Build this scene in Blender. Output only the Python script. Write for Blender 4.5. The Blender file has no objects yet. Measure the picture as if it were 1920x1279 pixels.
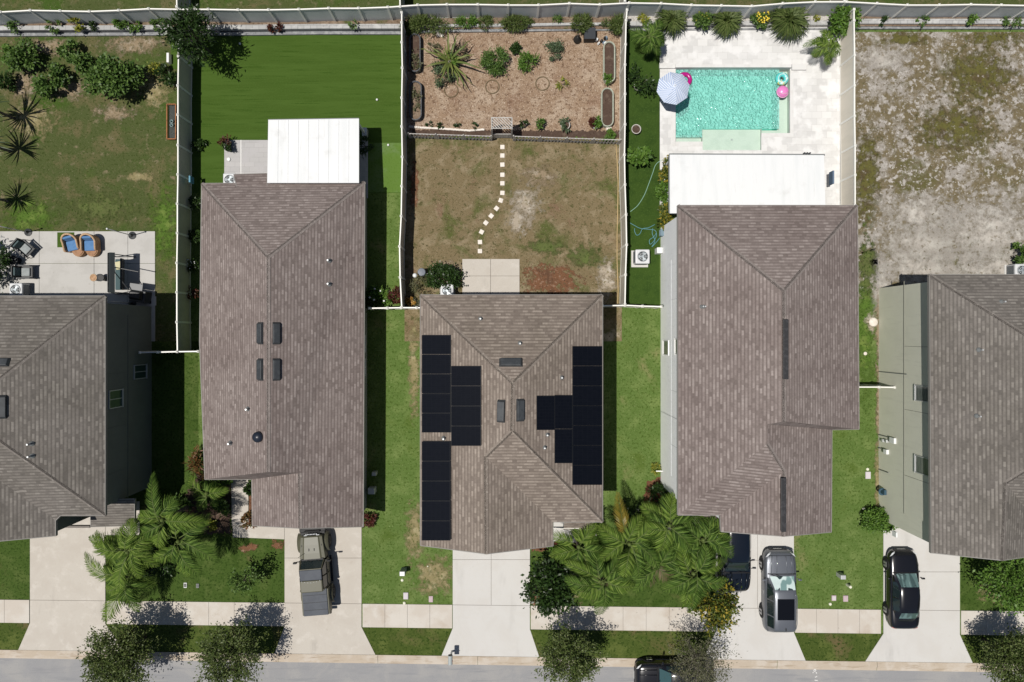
import bpy, math, random
from mathutils import Vector, Matrix
R = math.radians
SC = bpy.context.scene
COL = SC.collection
H = 42.7
AX, AY, S = 945.0, 628.0, 30.0

def P(px, py, z=0.0):
    k = (1 - z / H) / S
    return Vector(((px - AX) * k, (AY - py) * k, z))

# ---------------------------------------------------------------- materials
def nd(nt, t, **kw):
    n = nt.nodes.new(t)
    for k, v in kw.items():
        setattr(n, k, v)
    return n

def new_mat(name):
    m = bpy.data.materials.new(name); m.use_nodes = True
    nt = m.node_tree
    b = nt.nodes['Principled BSDF']
    return m, nt, b

def c4(c):
    return (c[0], c[1], c[2], 1.0)

def noise_fac(nt, co, scale, lo, hi, detail=3.0, rough=0.6, dist=0.0):
    if isinstance(scale, tuple):
        mp = nd(nt, 'ShaderNodeMapping'); mp.inputs['Scale'].default_value = scale
        nt.links.new(co, mp.inputs['Vector']); co = mp.outputs[0]; scale = 1.0
    n = nd(nt, 'ShaderNodeTexNoise')
    n.inputs['Scale'].default_value = scale; n.inputs['Detail'].default_value = detail
    n.inputs['Roughness'].default_value = rough; n.inputs['Distortion'].default_value = dist
    nt.links.new(co, n.inputs['Vector'])
    mr = nd(nt, 'ShaderNodeMapRange'); mr.interpolation_type = 'SMOOTHSTEP'
    mr.inputs['From Min'].default_value = lo; mr.inputs['From Max'].default_value = hi
    nt.links.new(n.outputs['Fac'], mr.inputs['Value'])
    return mr.outputs[0], n.outputs['Fac']

def mixc(nt, fac, a, b, blend='MIX'):
    m = nd(nt, 'ShaderNodeMix', data_type='RGBA', blend_type=blend)
    if isinstance(fac, float): m.inputs[0].default_value = fac
    else: nt.links.new(fac, m.inputs[0])
    for i, v in ((6, a), (7, b)):
        if isinstance(v, (tuple, list)): m.inputs[i].default_value = c4(v)
        else: nt.links.new(v, m.inputs[i])
    return m.outputs[2]

def M(name, base, layers=(), rough=0.75, spec=0.25, metal=0.0, bump=None, coat=0.0):
    """layers: (colour, scale, lo, hi[, detail[, dist]])"""
    m, nt, b = new_mat(name)
    b.inputs['Roughness'].default_value = rough
    b.inputs['Specular IOR Level'].default_value = spec
    b.inputs['Metallic'].default_value = metal
    b.inputs['Coat Weight'].default_value = coat
    b.inputs['Coat Roughness'].default_value = 0.03
    b.inputs['Base Color'].default_value = c4(base)
    if layers or bump:
        tc = nd(nt, 'ShaderNodeNewGeometry'); co = tc.outputs['Position']
        cur = base
        for L in layers:
            col, sc, lo, hi = L[:4]
            f, _ = noise_fac(nt, co, sc, lo, hi, L[4] if len(L) > 4 else 3.0, 0.62, L[5] if len(L) > 5 else 0.0)
            cur = mixc(nt, f, cur, col)
        if layers: nt.links.new(cur, b.inputs['Base Color'])
        if bump:
            _, h = noise_fac(nt, co, bump[0], 0, 1, 4.0, 0.7)
            bp = nd(nt, 'ShaderNodeBump'); bp.inputs['Strength'].default_value = bump[1]
            bp.inputs['Distance'].default_value = bump[2] if len(bump) > 2 else 0.05
            nt.links.new(h, bp.inputs['Height']); nt.links.new(bp.outputs[0], b.inputs['Normal'])
    return m

def SOFT(name, base, layers, edge=.35, rough=.95):
    """ground whose cover thins out raggedly towards the rim of its sheet (UV 0..1 from the middle)"""
    m = M(name, base, layers, rough, .1, bump=(12, .9, .06)); nt = m.node_tree; b = nt.nodes['Principled BSDF']
    uv = nd(nt, 'ShaderNodeUVMap').outputs[0]; ln = nd(nt, 'ShaderNodeVectorMath', operation='LENGTH'); nt.links.new(uv, ln.inputs[0])
    co = nd(nt, 'ShaderNodeNewGeometry').outputs['Position']
    n1 = nd(nt, 'ShaderNodeTexNoise'); n1.inputs['Scale'].default_value = 2.1; n1.inputs['Detail'].default_value = 8; n1.inputs['Roughness'].default_value = .72; nt.links.new(co, n1.inputs['Vector'])
    ma = nd(nt, 'ShaderNodeMath', operation='MULTIPLY_ADD'); ma.inputs[1].default_value = 3.4; nt.links.new(n1.outputs['Fac'], ma.inputs[0]); nt.links.new(ln.outputs['Value'], ma.inputs[2])
    mr = nd(nt, 'ShaderNodeMapRange'); mr.inputs['From Min'].default_value = 2.28 - edge; mr.inputs['From Max'].default_value = 2.28 + edge * .9; mr.inputs['To Min'].default_value = 1; mr.inputs['To Max'].default_value = 0
    nt.links.new(ma.outputs[0], mr.inputs['Value']); nt.links.new(mr.outputs[0], b.inputs['Alpha'])
    return m

def LEAF(name, cols, rough=0.5, trans=0.25, spec=.3):
    m, nt, b = new_mat(name)
    g = nd(nt, 'ShaderNodeNewGeometry')
    r = nd(nt, 'ShaderNodeValToRGB')
    while len(r.color_ramp.elements) < len(cols): r.color_ramp.elements.new(0.5)
    for i, c in enumerate(cols):
        r.color_ramp.elements[i].position = i / max(1, len(cols) - 1)
        r.color_ramp.elements[i].color = c4(c)
    nt.links.new(g.outputs['Random Per Island'], r.inputs[0])
    nt.links.new(r.outputs[0], b.inputs['Base Color'])
    b.inputs['Roughness'].default_value = rough; b.inputs['Specular IOR Level'].default_value = spec
    t = nd(nt, 'ShaderNodeBsdfTranslucent'); nt.links.new(r.outputs[0], t.inputs[0])
    mx = nd(nt, 'ShaderNodeMixShader'); mx.inputs[0].default_value = trans
    nt.links.new(b.outputs[0], mx.inputs[1]); nt.links.new(t.outputs[0], mx.inputs[2])
    nt.links.new(mx.outputs[0], nt.nodes['Material Output'].inputs[0])
    return m

def BRICK(name, c1, c2, mortar, w, h, ms=0.01, offset=0.5, bias=0.0, uv=False, layers=(), rough=0.85, spec=0.15, smooth=0.1):
    m, nt, b = new_mat(name)
    if uv: co = nd(nt, 'ShaderNodeUVMap').outputs[0]
    else: co = nd(nt, 'ShaderNodeNewGeometry').outputs['Position']
    t = nd(nt, 'ShaderNodeTexBrick', offset=offset)
    t.inputs['Color1'].default_value = c4(c1); t.inputs['Color2'].default_value = c4(c2); t.inputs['Mortar'].default_value = c4(mortar)
    t.inputs['Scale'].default_value = 1.0; t.inputs['Mortar Size'].default_value = ms; t.inputs['Mortar Smooth'].default_value = smooth
    t.inputs['Bias'].default_value = bias; t.inputs['Brick Width'].default_value = w; t.inputs['Row Height'].default_value = h
    nt.links.new(co, t.inputs['Vector'])
    cur = t.outputs['Color']
    gp = nd(nt, 'ShaderNodeNewGeometry').outputs['Position']
    for L in layers:
        f, _ = noise_fac(nt, gp, L[1], L[2], L[3], L[4] if len(L) > 4 else 3.0)
        cur = mixc(nt, f, cur, L[0], L[5] if len(L) > 5 else 'MIX')
    nt.links.new(cur, b.inputs['Base Color'])
    b.inputs['Roughness'].default_value = rough; b.inputs['Specular IOR Level'].default_value = spec
    return m

def SHINGLE(name, dark, mid, light, tint):
    """two brick layouts mixed so that tabs of different length and tone alternate"""
    m, nt, b = new_mat(name)
    co = nd(nt, 'ShaderNodeUVMap').outputs[0]
    def br(w, off, freq, row=0.165):
        t = nd(nt, 'ShaderNodeTexBrick', offset=off, offset_frequency=freq)
        t.inputs['Color1'].default_value = (0, 0, 0, 1); t.inputs['Color2'].default_value = (1, 1, 1, 1); t.inputs['Mortar'].default_value = (.2, .2, .2, 1)
        t.inputs['Scale'].default_value = 1.0; t.inputs['Mortar Size'].default_value = 0.0; t.inputs['Bias'].default_value = 0.0
        t.inputs['Brick Width'].default_value = w; t.inputs['Row Height'].default_value = row
        nt.links.new(co, t.inputs['Vector'])
        return t.outputs['Color']
    r = nd(nt, 'ShaderNodeValToRGB'); r.color_ramp.interpolation = 'LINEAR'
    for k, (p_, c_) in enumerate(((.0, dark), (.35, mid), (.65, mid), (1.0, light))):
        if k > 1: r.color_ramp.elements.new(p_)
        r.color_ramp.elements[k].position = p_; r.color_ramp.elements[k].color = c4(c_)
    nt.links.new(br(.26, .43, 2, .18), r.inputs[0]); a = r.outputs[0]
    c = mixc(nt, br(.90, .29, 3, .36), dark, mid)
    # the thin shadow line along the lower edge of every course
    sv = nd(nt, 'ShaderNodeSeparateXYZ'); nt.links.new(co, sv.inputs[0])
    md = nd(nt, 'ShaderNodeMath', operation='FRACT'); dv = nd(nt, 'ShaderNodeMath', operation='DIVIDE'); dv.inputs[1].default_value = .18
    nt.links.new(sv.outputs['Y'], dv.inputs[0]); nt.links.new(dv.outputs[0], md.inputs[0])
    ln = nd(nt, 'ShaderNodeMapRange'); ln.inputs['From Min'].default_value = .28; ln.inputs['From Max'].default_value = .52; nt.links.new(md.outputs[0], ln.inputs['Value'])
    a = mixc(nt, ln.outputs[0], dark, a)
    gp = nd(nt, 'ShaderNodeNewGeometry').outputs['Position']
    cur = mixc(nt, 0.10, a, c)
    f, _ = noise_fac(nt, gp, 0.35, 0.35, 0.7, 4.0)
    cur = mixc(nt, f, cur, tint, 'MULTIPLY')
    f, _ = noise_fac(nt, gp, 9.0, 0.3, 0.7, 2.0)
    cur = mixc(nt, f, cur, (0.86, 0.86, 0.86), 'MULTIPLY')
    nt.links.new(cur, b.inputs['Base Color'])
    b.inputs['Roughness'].default_value = 0.9; b.inputs['Specular IOR Level'].default_value = 0.15
    return m

# ---------------------------------------------------------------- mesh builder
class MB:
    def __init__(s): s.v = []; s.f = []; s.uv = []; s.mi = []
    def add(s, pts, faces, uv=None, mi=0):
        o = len(s.v); s.v += [tuple(p) for p in pts]
        for k, f in enumerate(faces):
            s.f.append([i + o for i in f]); s.uv.append(uv[k] if uv else None); s.mi.append(mi)
        return s
    def poly(s, pts, uv=None, mi=0): return s.add(pts, [list(range(len(pts)))], [uv] if uv else None, mi)
    def box(s, c, d, rz=0.0, mi=0, rx=0.0, ry=0.0, taper=1.0):
        c = Vector(c); hx, hy, hz = d[0] / 2, d[1] / 2, d[2] / 2
        m = Matrix.Rotation(rz, 3, 'Z') @ Matrix.Rotation(ry, 3, 'Y') @ Matrix.Rotation(rx, 3, 'X')
        pts = []
        for z in (-hz, hz):
            t = taper if z > 0 else 1.0
            for x, y in ((-hx, -hy), (hx, -hy), (hx, hy), (-hx, hy)): pts.append(c + m @ Vector((x * t, y * t, z)))
        return s.add(pts, [[3, 2, 1, 0], [4, 5, 6, 7], [0, 1, 5, 4], [1, 2, 6, 5], [2, 3, 7, 6], [3, 0, 4, 7]], None, mi)
    def prism(s, pts, z0, z1, mi=0):
        n = len(pts)
        a = sum(pts[i][0] * pts[(i + 1) % n][1] - pts[(i + 1) % n][0] * pts[i][1] for i in range(n))
        if a < 0: pts = pts[::-1]
        v = [(p[0], p[1], z0) for p in pts] + [(p[0], p[1], z1) for p in pts]
        f = [list(range(n))[::-1], [i + n for i in range(n)]] + [[i, (i + 1) % n, n + (i + 1) % n, n + i] for i in range(n)]
        return s.add(v, f, None, mi)
    def tube(s, pts, r, n=6, mi=0, cap=True):
        pts = [Vector(p) for p in pts]; k = len(pts)
        rs = r if isinstance(r, (list, tuple)) else [r] * k
        o = []; prev = None
        for i, p in enumerate(pts):
            d = (pts[min(i + 1, k - 1)] - pts[max(i - 1, 0)])
            d = d.normalized() if d.length > 1e-9 else Vector((0, 0, 1))
            u = prev if prev is not None else (Vector((1, 0, 0)) if abs(d.x) < 0.8 else Vector((0, 1, 0)))
            u = (u - d * u.dot(d)).normalized(); prev = u; w = d.cross(u)
            for j in range(n):
                a = 2 * math.pi * j / n
                o.append(p + (u * math.cos(a) + w * math.sin(a)) * rs[i])
        f = [[i * n + j, i * n + (j + 1) % n, (i + 1) * n + (j + 1) % n, (i + 1) * n + j] for i in range(k - 1) for j in range(n)]
        if cap: f += [list(range(n))[::-1], [(k - 1) * n + j for j in range(n)]]
        return s.add(o, f, None, mi)
    def lathe(s, c, prof, n=16, mi=0, close=False):
        c = Vector(c); o = []
        for r, z in prof:
            for j in range(n):
                a = 2 * math.pi * j / n; o.append(c + Vector((r * math.cos(a), r * math.sin(a), z)))
        k = len(prof)
        f = [[i * n + j, i * n + (j + 1) % n, (i + 1) * n + (j + 1) % n, (i + 1) * n + j] for i in range(k - 1) for j in range(n)]
        if close: f += [list(range(n))[::-1], [(k - 1) * n + j for j in range(n)]]
        return s.add(o, f, None, mi)
    def cyl(s, c, r, h, n=16, mi=0): return s.lathe(c, [(r, 0), (r, h)], n, mi, True)
    def wheelx(s, c, r, w, n=20, mi=0):
        c = Vector(c); o = []
        for x, q in ((-w / 2, r * .93), (-w / 2 + .03, r), (w / 2 - .03, r), (w / 2, r * .93)):
            for j in range(n):
                a = 2 * math.pi * j / n; o.append(c + Vector((x, q * math.cos(a), q * math.sin(a))))
        f = [[i * n + j, i * n + (j + 1) % n, (i + 1) * n + (j + 1) % n, (i + 1) * n + j] for i in range(3) for j in range(n)]
        f += [list(range(n))[::-1], [3 * n + j for j in range(n)]]
        return s.add(o, f, None, mi)
    def torus(s, c, r, q, n=24, m=8, mi=0, flat=1.0):
        c = Vector(c); o = []
        for i in range(n):
            a = 2 * math.pi * i / n
            for j in range(m):
                b = 2 * math.pi * j / m
                o.append(c + Vector(((r + q * math.cos(b)) * math.cos(a), (r + q * math.cos(b)) * math.sin(a), q * math.sin(b) * flat)))
        f = [[i * m + j, ((i + 1) % n) * m + j, ((i + 1) % n) * m + (j + 1) % m, i * m + (j + 1) % m] for i in range(n) for j in range(m)]
        return s.add(o, f, None, mi)
    def ball(s, c, r, n=12, m=8, mi=0, zs=1.0):
        return s.lathe(c, [(max(1e-4, r * math.sin(math.pi * i / m)), -r * zs * math.cos(math.pi * i / m)) for i in range(m + 1)], n, mi)
    def leaf(s, p, d, nrm, l, w, mi=0):
        """a diamond leaf from p along d"""
        d = d.normalized(); sd = d.cross(nrm)
        sd = sd.normalized() if sd.length > 1e-6 else Vector((1, 0, 0))
        q = p + d * (l * .45)
        return s.add([p, q + sd * (w / 2), p + d * l, q - sd * (w / 2)], [[0, 1, 2, 3]], None, mi)
    def build(s, name, mats, parent=None, smooth=False, world=False, bevel=0.0, subsurf=0, bseg=2):
        me = bpy.data.meshes.new(name)
        me.from_pydata(s.v, [], s.f)
        for m in (mats if isinstance(mats, (list, tuple)) else [mats]): me.materials.append(m)
        if any(s.mi): me.polygons.foreach_set('material_index', s.mi)
        if any(u is not None for u in s.uv):
            ul = me.uv_layers.new(name='UVMap')
            for p, u in zip(me.polygons, s.uv):
                if u is None: continue
                for li, q in zip(p.loop_indices, u): ul.data[li].uv = q
        if smooth: me.polygons.foreach_set('use_smooth', [True] * len(me.polygons))
        me.update()
        o = bpy.data.objects.new(name, me); COL.objects.link(o)
        if parent is not None:
            o.parent = parent
            if world: o.location = -parent_origin(parent)
        if bevel:
            b = o.modifiers.new('bevel', 'BEVEL'); b.width = bevel; b.segments = bseg; b.limit_method = 'ANGLE'; b.angle_limit = R(30)
        if subsurf:
            b = o.modifiers.new('sub', 'SUBSURF'); b.levels = subsurf; b.render_levels = subsurf
        return o

def parent_origin(o):
    v = Vector((0, 0, 0))
    while o is not None:
        v += Vector(o.location); o = o.parent
    return v

def tag(o, label=None, cat=None, group=None, kind=None):
    if label: o['label'] = label
    if cat: o['category'] = cat
    if group: o['group'] = group
    if kind: o['kind'] = kind
    return o

def thing(name, label, cat, loc=(0, 0, 0), rz=0.0, group=None):
    o = bpy.data.objects.new(name, None); COL.objects.link(o)
    o.location = loc; o.rotation_euler = (0, 0, rz); o.empty_display_size = 0.2
    return tag(o, label, cat, group)

def struct(name, mb, m, label, cat=None, **kw):
    return tag(mb.build(name, m, **kw), label, cat or name.replace('_', ' '), None, 'structure')

def children(o): return [c for c in bpy.data.objects if c.parent is o]

def copy_tree(o, parent=None, loc=None, rz=None, label=None, scale=None):
    c = o.copy(); COL.objects.link(c)
    if parent is not None: c.parent = parent
    for ch in children(o): copy_tree(ch, c)
    if loc is not None: c.location = loc
    if rz is not None: c.rotation_euler = (0, 0, rz)
    if label: c['label'] = label
    if scale: c.scale = (scale,) * 3 if isinstance(scale, (int, float)) else scale
    return c
# ================================================================ materials
m_lawn = M('lawn grass', (.080, .128, .030), [((.122, .170, .050), .9, .44, .66, 5), ((.190, .180, .080), .30, .60, .74, 6, .4), ((.068, .108, .020), .45, .56, .70, 5), ((.045, .078, .012), 7, .50, .66, 4), ((.175, .215, .085), 10, .58, .74, 3)], .9, .1, bump=(12, .8, .05))
m_lawn2 = M('vignetted front lawn', (.044, .076, .014), [((.068, .098, .024), .9, .46, .66, 6, .3), ((.100, .092, .036), .34, .58, .72, 7, .5), ((.030, .058, .008), .5, .54, .70, 5), ((.022, .044, .006), 7, .50, .64, 4), ((.095, .130, .038), 10, .60, .76, 3)], .9, .1, bump=(12, .8, .05))  # darker copy of the lawn; lens vignetting put into the grass colour
m_verge = M('verge grass', (.052, .076, .015), [((.085, .108, .026), .9, .45, .66, 5), ((.115, .088, .042), .36, .53, .70, 6, .5), ((.026, .048, .007), 6, .50, .64, 4), ((.115, .135, .042), 10, .60, .74, 3)], .9, .1, bump=(12, .9, .06))
m_yard = M('patchy yard grass', (.064, .080, .026), [((.112, .100, .046), .8, .47, .66, 7, .5), ((.046, .082, .014), .30, .50, .68, 7, .4), ((.165, .140, .082), 1.9, .57, .70, 7), ((.038, .054, .012), 7, .52, .66, 4), ((.200, .180, .110), 11, .60, .76, 3)], .95, .1, bump=(14, .9, .06))
m_dry = M('dry back lawn', (.165, .128, .070), [((.225, .180, .112), 1.1, .48, .64, 6, .6), ((.080, .092, .028), .50, .50, .66, 7, .6), ((.165, .105, .066), .42, .58, .72, 6, .6), ((.085, .078, .032), 2.4, .54, .68, 6), ((.360, .300, .225), .24, .62, .72, 9, .6), ((.060, .054, .022), 8, .54, .68, 4), ((.300, .250, .165), 12, .58, .74, 3)], .95, .1, bump=(14, .9, .06))
m_mulch = M('pale wood mulch', (.280, .196, .132), [((.370, .285, .208), .9, .45, .64, 6, .4), ((.215, .135, .090), .55, .54, .70, 6, .5), ((.330, .255, .200), .28, .52, .70, 6), ((.155, .098, .062), 4.5, .52, .64, 5, .3), ((.100, .060, .038), (11, 15, 8), .54, .66, 4), ((.60, .50, .40), (15, 9, 8), .56, .70, 4)], .95, .1, bump=(18, 1.0, .06))
m_redmulch = M('red mulch', (.130, .062, .034), [((.20, .11, .065), 4, .5, .65, 5), ((.05, .025, .014), 12, .52, .66, 4)], .95, .1, bump=(16, 1, .06))
m_soil = M('dark soil', (.075, .050, .038), [((.12, .088, .066), 3, .5, .65, 5), ((.035, .022, .016), 12, .55, .68, 3)], .95, .1, bump=(16, .8, .04))
m_sand = M('sandy bare lot', (.150, .122, .070), [((.300, .275, .245), .75, .46, .60, 10, .15), ((.100, .092, .036), .33, .52, .66, 9, .2), ((.380, .355, .325), 2.3, .53, .61, 8, .15), ((.120, .098, .060), 3.4, .53, .62, 7, .1), ((.47, .445, .41), 5.5, .57, .66, 6), ((.070, .066, .028), 5.0, .60, .69, 5), ((.065, .054, .036), 11, .60, .72, 3)], .95, .1, bump=(7, 1, .09))
m_palesand = M('pale sand', (.43, .385, .33), [((.36, .32, .28), 2, .45, .65, 6), ((.16, .13, .07), 2.4, .63, .70, 5), ((.29, .26, .22), 9, .55, .7, 3)], .95, .1, bump=(9, .7, .05))
m_turf = M('artificial turf', (.041, .078, .009), [((.048, .089, .012), (.25, 2.6, 1), .42, .62, 4), ((.030, .064, .005), (.35, 9, 1), .54, .66, 3), ((.050, .094, .014), 14, .5, .7, 2)], .85, .15, bump=(30, .5, .03))
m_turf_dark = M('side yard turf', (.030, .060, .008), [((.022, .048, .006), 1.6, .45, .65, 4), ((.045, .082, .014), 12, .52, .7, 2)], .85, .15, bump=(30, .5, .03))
m_putt = M('putting green turf', (.085, .150, .028), [((.105, .165, .055), .8, .45, .65, 3), ((.07, .13, .02), 9, .5, .7, 2)], .9, .1)
m_conc = M('driveway concrete', (.43, .400, .355), [((.34, .315, .28), (.9, .25, 1), .56, .74, 6), ((.30, .28, .255), .9, .68, .78, 7), ((.405, .372, .328), .5, .42, .66, 6, .5), ((.47, .44, .395), 1.3, .5, .7, 5), ((.37, .335, .29), 3.5, .62, .76, 6), ((.41, .37, .32), 14, .55, .75, 2)], .85, .2, bump=(40, .15, .01))
m_conc2 = M('new white concrete', (.48, .470, .45), [((.41, .40, .38), (.9, .22, 1), .55, .74, 6), ((.36, .35, .33), .9, .68, .78, 7), ((.46, .445, .42), .5, .42, .66, 6, .5), ((.43, .41, .38), 3.5, .62, .76, 6), ((.47, .45, .42), 14, .55, .75, 2)], .85, .2, bump=(40, .15, .01))
m_walk = M('sidewalk concrete', (.44, .400, .350), [((.48, .45, .405), .7, .42, .62, 6), ((.40, .350, .295), .45, .55, .68, 5), ((.36, .32, .275), 5, .62, .76, 6)], .85, .2, bump=(40, .15, .01))
m_kerb = M('kerb concrete', (.40, .34, .27), [((.45, .40, .34), .8, .45, .62, 6), ((.33, .27, .205), (.8, 5, 1), .52, .66, 5), ((.30, .26, .21), 6, .62, .76, 6)], .85, .2)
m_road = M('old asphalt', (.235, .235, .24), [((.27, .265, .26), .5, .42, .62, 6, .6), ((.21, .212, .22), (.3, 3, 1), .52, .68, 5), ((.17, .17, .175), 22, .58, .72, 3), ((.31, .305, .295), 28, .62, .76, 2)], .9, .2, bump=(40, .4, .01))
m_joint = M('slab joint', (.16, .14, .12))  # dark sheet under the slabs, seen in their joints
m_paver = BRICK('white travertine paver', (.60, .595, .58), (.49, .485, .475), (.45, .44, .425), .62, .41, .008, layers=[((.63, .625, .615), 1.2, .45, .65, 4)])
m_paver2 = BRICK('grey patio paver', (.40, .39, .385), (.35, .345, .34), (.29, .28, .28), .60, .30, .008, layers=[((.38, .37, .37), 1.2, .45, .65, 4)])
m_coping = M('white coping', (.58, .575, .56), [((.54, .53, .51), 2, .45, .65, 4)], .7, .3)
m_rock = M('white stone gravel', (.46, .44, .41), [((.30, .28, .25), 9, .5, .62, 3), ((.58, .56, .54), 14, .55, .68, 2)], .9, .2, bump=(14, 1, .06))
m_bed = M('back bed mulch', (.185, .135, .095), [((.25, .19, .14), 2, .48, .64, 5), ((.10, .07, .048), 9, .52, .66, 4), ((.07, .08, .025), .9, .58, .7, 5)], .95, .1, bump=(16, 1, .06))

# ================================================================ ground
def quad(x0, y0, x1, y1): return [P(x0, y0), P(x1, y0), P(x1, y1), P(x0, y1)]
def ragged(poly, amp, step=2.2, seed=1):
    rnd = random.Random(seed); out = []
    for a, c in zip(poly, poly[1:] + poly[:1]):
        a, c = Vector((a[0], a[1], 0)), Vector((c[0], c[1], 0)); d = c - a; n = max(1, int(d.length / (step / S))); nn = Vector((-d.y, d.x, 0)).normalized() if d.length else d
        for i in range(n): out.append(a + d * (i / n) + nn * (rnd.gauss(0, amp / S) if i else 0))
    return out
def sheet(name, poly, z, m, label, cat=None, rag=0):
    if rag: poly = ragged(poly, rag)
    b = MB(); b.poly([(p[0], p[1], z) for p in poly][::-1]); return struct(name, b, m, label, cat)

# one big ground sheet with the pool's hole left open
b = MB(); B = 260.0
hx0, hy0 = P(1264, 284)[:2]; hx1, hy1 = P(1483, 125)[:2]
for q in ([(-B, -B), (B, -B), (B, hy0), (-B, hy0)], [(-B, hy1), (B, hy1), (B, B), (-B, B)], [(-B, hy0), (hx0, hy0), (hx0, hy1), (-B, hy1)], [(hx1, hy0), (B, hy0), (B, hy1), (hx1, hy1)]):
    b.poly([(x, y, 0.0) for x, y in q])
struct('ground', b, m_lawn, 'green grassy ground under the whole neighbourhood')

def yl(x, a, c): return a + (c - a) * x / 1920.0
SWT = lambda x: yl(x, 1124, 1146)
SWB = lambda x: yl(x, 1167, 1191)
KT = lambda x: yl(x, 1218, 1244)
KB = lambda x: yl(x, 1234, 1261)

sheet('dry_field', [P(-500, -400), P(2400, -400), P(2400, 34), P(960, 34), P(-500, 44)], .004, m_yard, 'dry grass strip behind the long back fence', 'field')
sheet('back_lawn', quad(-300, 62, 357, 700), .004, m_yard, 'patchy green and bare back lawn behind the left end house', 'lawn')
sheet('artificial_turf', [P(358, 62), P(758, 62), P(758, 362), P(358, 362)], .004, m_turf, 'mown-looking artificial turf around the white patio cover', 'turf')
sheet('putting_green', [P(676, 268), P(757.5, 268), P(757.5, 361), P(676, 361)], .008, m_putt, 'paler green putting turf beside the white patio cover', 'turf')
sheet('dry_lawn', quad(758.5, 259, 1166, 640), .004, m_dry, 'dry brown back lawn crossed by stepping stones', 'lawn')
sheet('mulch_garden', quad(758.5, 58, 1166, 250), .004, m_mulch, 'garden bed of pale brown wood mulch', 'garden bed')
sheet('soil_strip', [P(772, 243), P(1162, 246), P(1162, 259), P(772, 256)], .008, m_soil, 'strip of dark soil along the grey picket fence', 'soil', rag=1.2)
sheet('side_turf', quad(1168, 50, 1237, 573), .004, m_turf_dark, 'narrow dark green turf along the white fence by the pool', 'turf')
sheet('sandy_lot', quad(1574.5, 60, 2300, 560), .004, m_sand, 'bare grey sandy lot with sparse dry weeds', 'bare ground')
sheet('mulch_strip', [P(1212, 905), P(1240, 892), P(1262, 950), P(1240, 990), P(1200, 985)], .008, m_redmulch, 'red mulch bed at the corner of the pool house', 'mulch', rag=1.5)
sheet('porch_bed', [P(996, 1022), P(1040, 1018), P(1085, 1018), P(1085, 1030), P(996, 1034)], .008, m_redmulch, 'mulch edge in front of the porch of the solar panel house', 'mulch', rag=1.5)
sheet('walk_bed', [P(466.5, 905), P(478, 905), P(478, 984), P(466.5, 984)], .008, m_redmulch, 'mulch bed between the paved walk and the garage', 'mulch')
sheet('plant_bed', [P(372, 890), P(433, 890), P(433, 1000), P(385, 1002), P(330, 960)], .008, m_soil, 'dark planting bed left of the paved walk', 'bed', rag=2)
PZ = [.010]
def patch(name, px, py, rx, ry, m, label, rot=0.0):
    PZ[0] += .0008; b = MB(); c = P(px, py); n = 28; rx, ry = rx / S * 1.25, ry / S * 1.25
    ca, sa = math.cos(R(rot)), math.sin(R(rot))
    pts = [(c.x, c.y, PZ[0])]; uv = [(0, 0)]
    for i in range(n):
        a = 2 * math.pi * i / n; x, y = math.cos(a) * rx, math.sin(a) * ry
        pts.append((c.x + x * ca - y * sa, c.y + x * sa + y * ca, PZ[0])); uv.append((math.cos(a) * 1.25, math.sin(a) * 1.25))
    f = [[0, 1 + i, 1 + (i + 1) % n] for i in range(n)]
    b.add(pts, f, [[uv[k] for k in q] for q in f]); return struct(name, b, m, label, name.replace('_', ' '))
s_pale = SOFT('bare pale soil', (.34, .29, .225), [((.42, .38, .32), 2.2, .48, .64, 6), ((.20, .165, .10), 3.2, .54, .66, 6), ((.14, .12, .06), 8, .55, .68, 4)])
s_tan = SOFT('bare tan soil', (.245, .19, .125), [((.31, .26, .195), 2.2, .48, .64, 6), ((.12, .10, .05), 3.2, .52, .66, 6), ((.09, .08, .03), 8, .55, .68, 4)])
s_red = SOFT('red brown soil', (.150, .074, .040), [((.25, .165, .115), 5, .52, .66, 6), ((.10, .054, .032), 1.2, .5, .66, 5), ((.06, .032, .02), 11, .55, .68, 4)], .12)
s_green = SOFT('greener grass', (.090, .106, .036), [((.10, .125, .038), 1.4, .48, .64, 6), ((.030, .055, .009), 7, .52, .66, 4)])
s_lush = SOFT('lush grass', (.075, .130, .022), [((.125, .175, .04), 1.4, .48, .64, 6), ((.035, .07, .009), 7, .52, .66, 4)])
s_olive = SOFT('olive weeds', (.105, .098, .030), [((.085, .065, .032), 1.4, .48, .64, 6), ((.30, .275, .24), 3.5, .60, .68, 6), ((.05, .05, .016), 6, .55, .66, 4)])
s_straw = SOFT('straw lawn', (.22, .185, .095), [((.30, .26, .15), 2, .48, .64, 6), ((.10, .11, .035), 5, .54, .66, 5)])
s_white = SOFT('white sand', (.40, .37, .33), [((.47, .445, .40), 1.5, .46, .62, 6), ((.24, .21, .165), 3.2, .57, .67, 7), ((.12, .10, .055), 4.5, .62, .69, 5)], .6)
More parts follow.
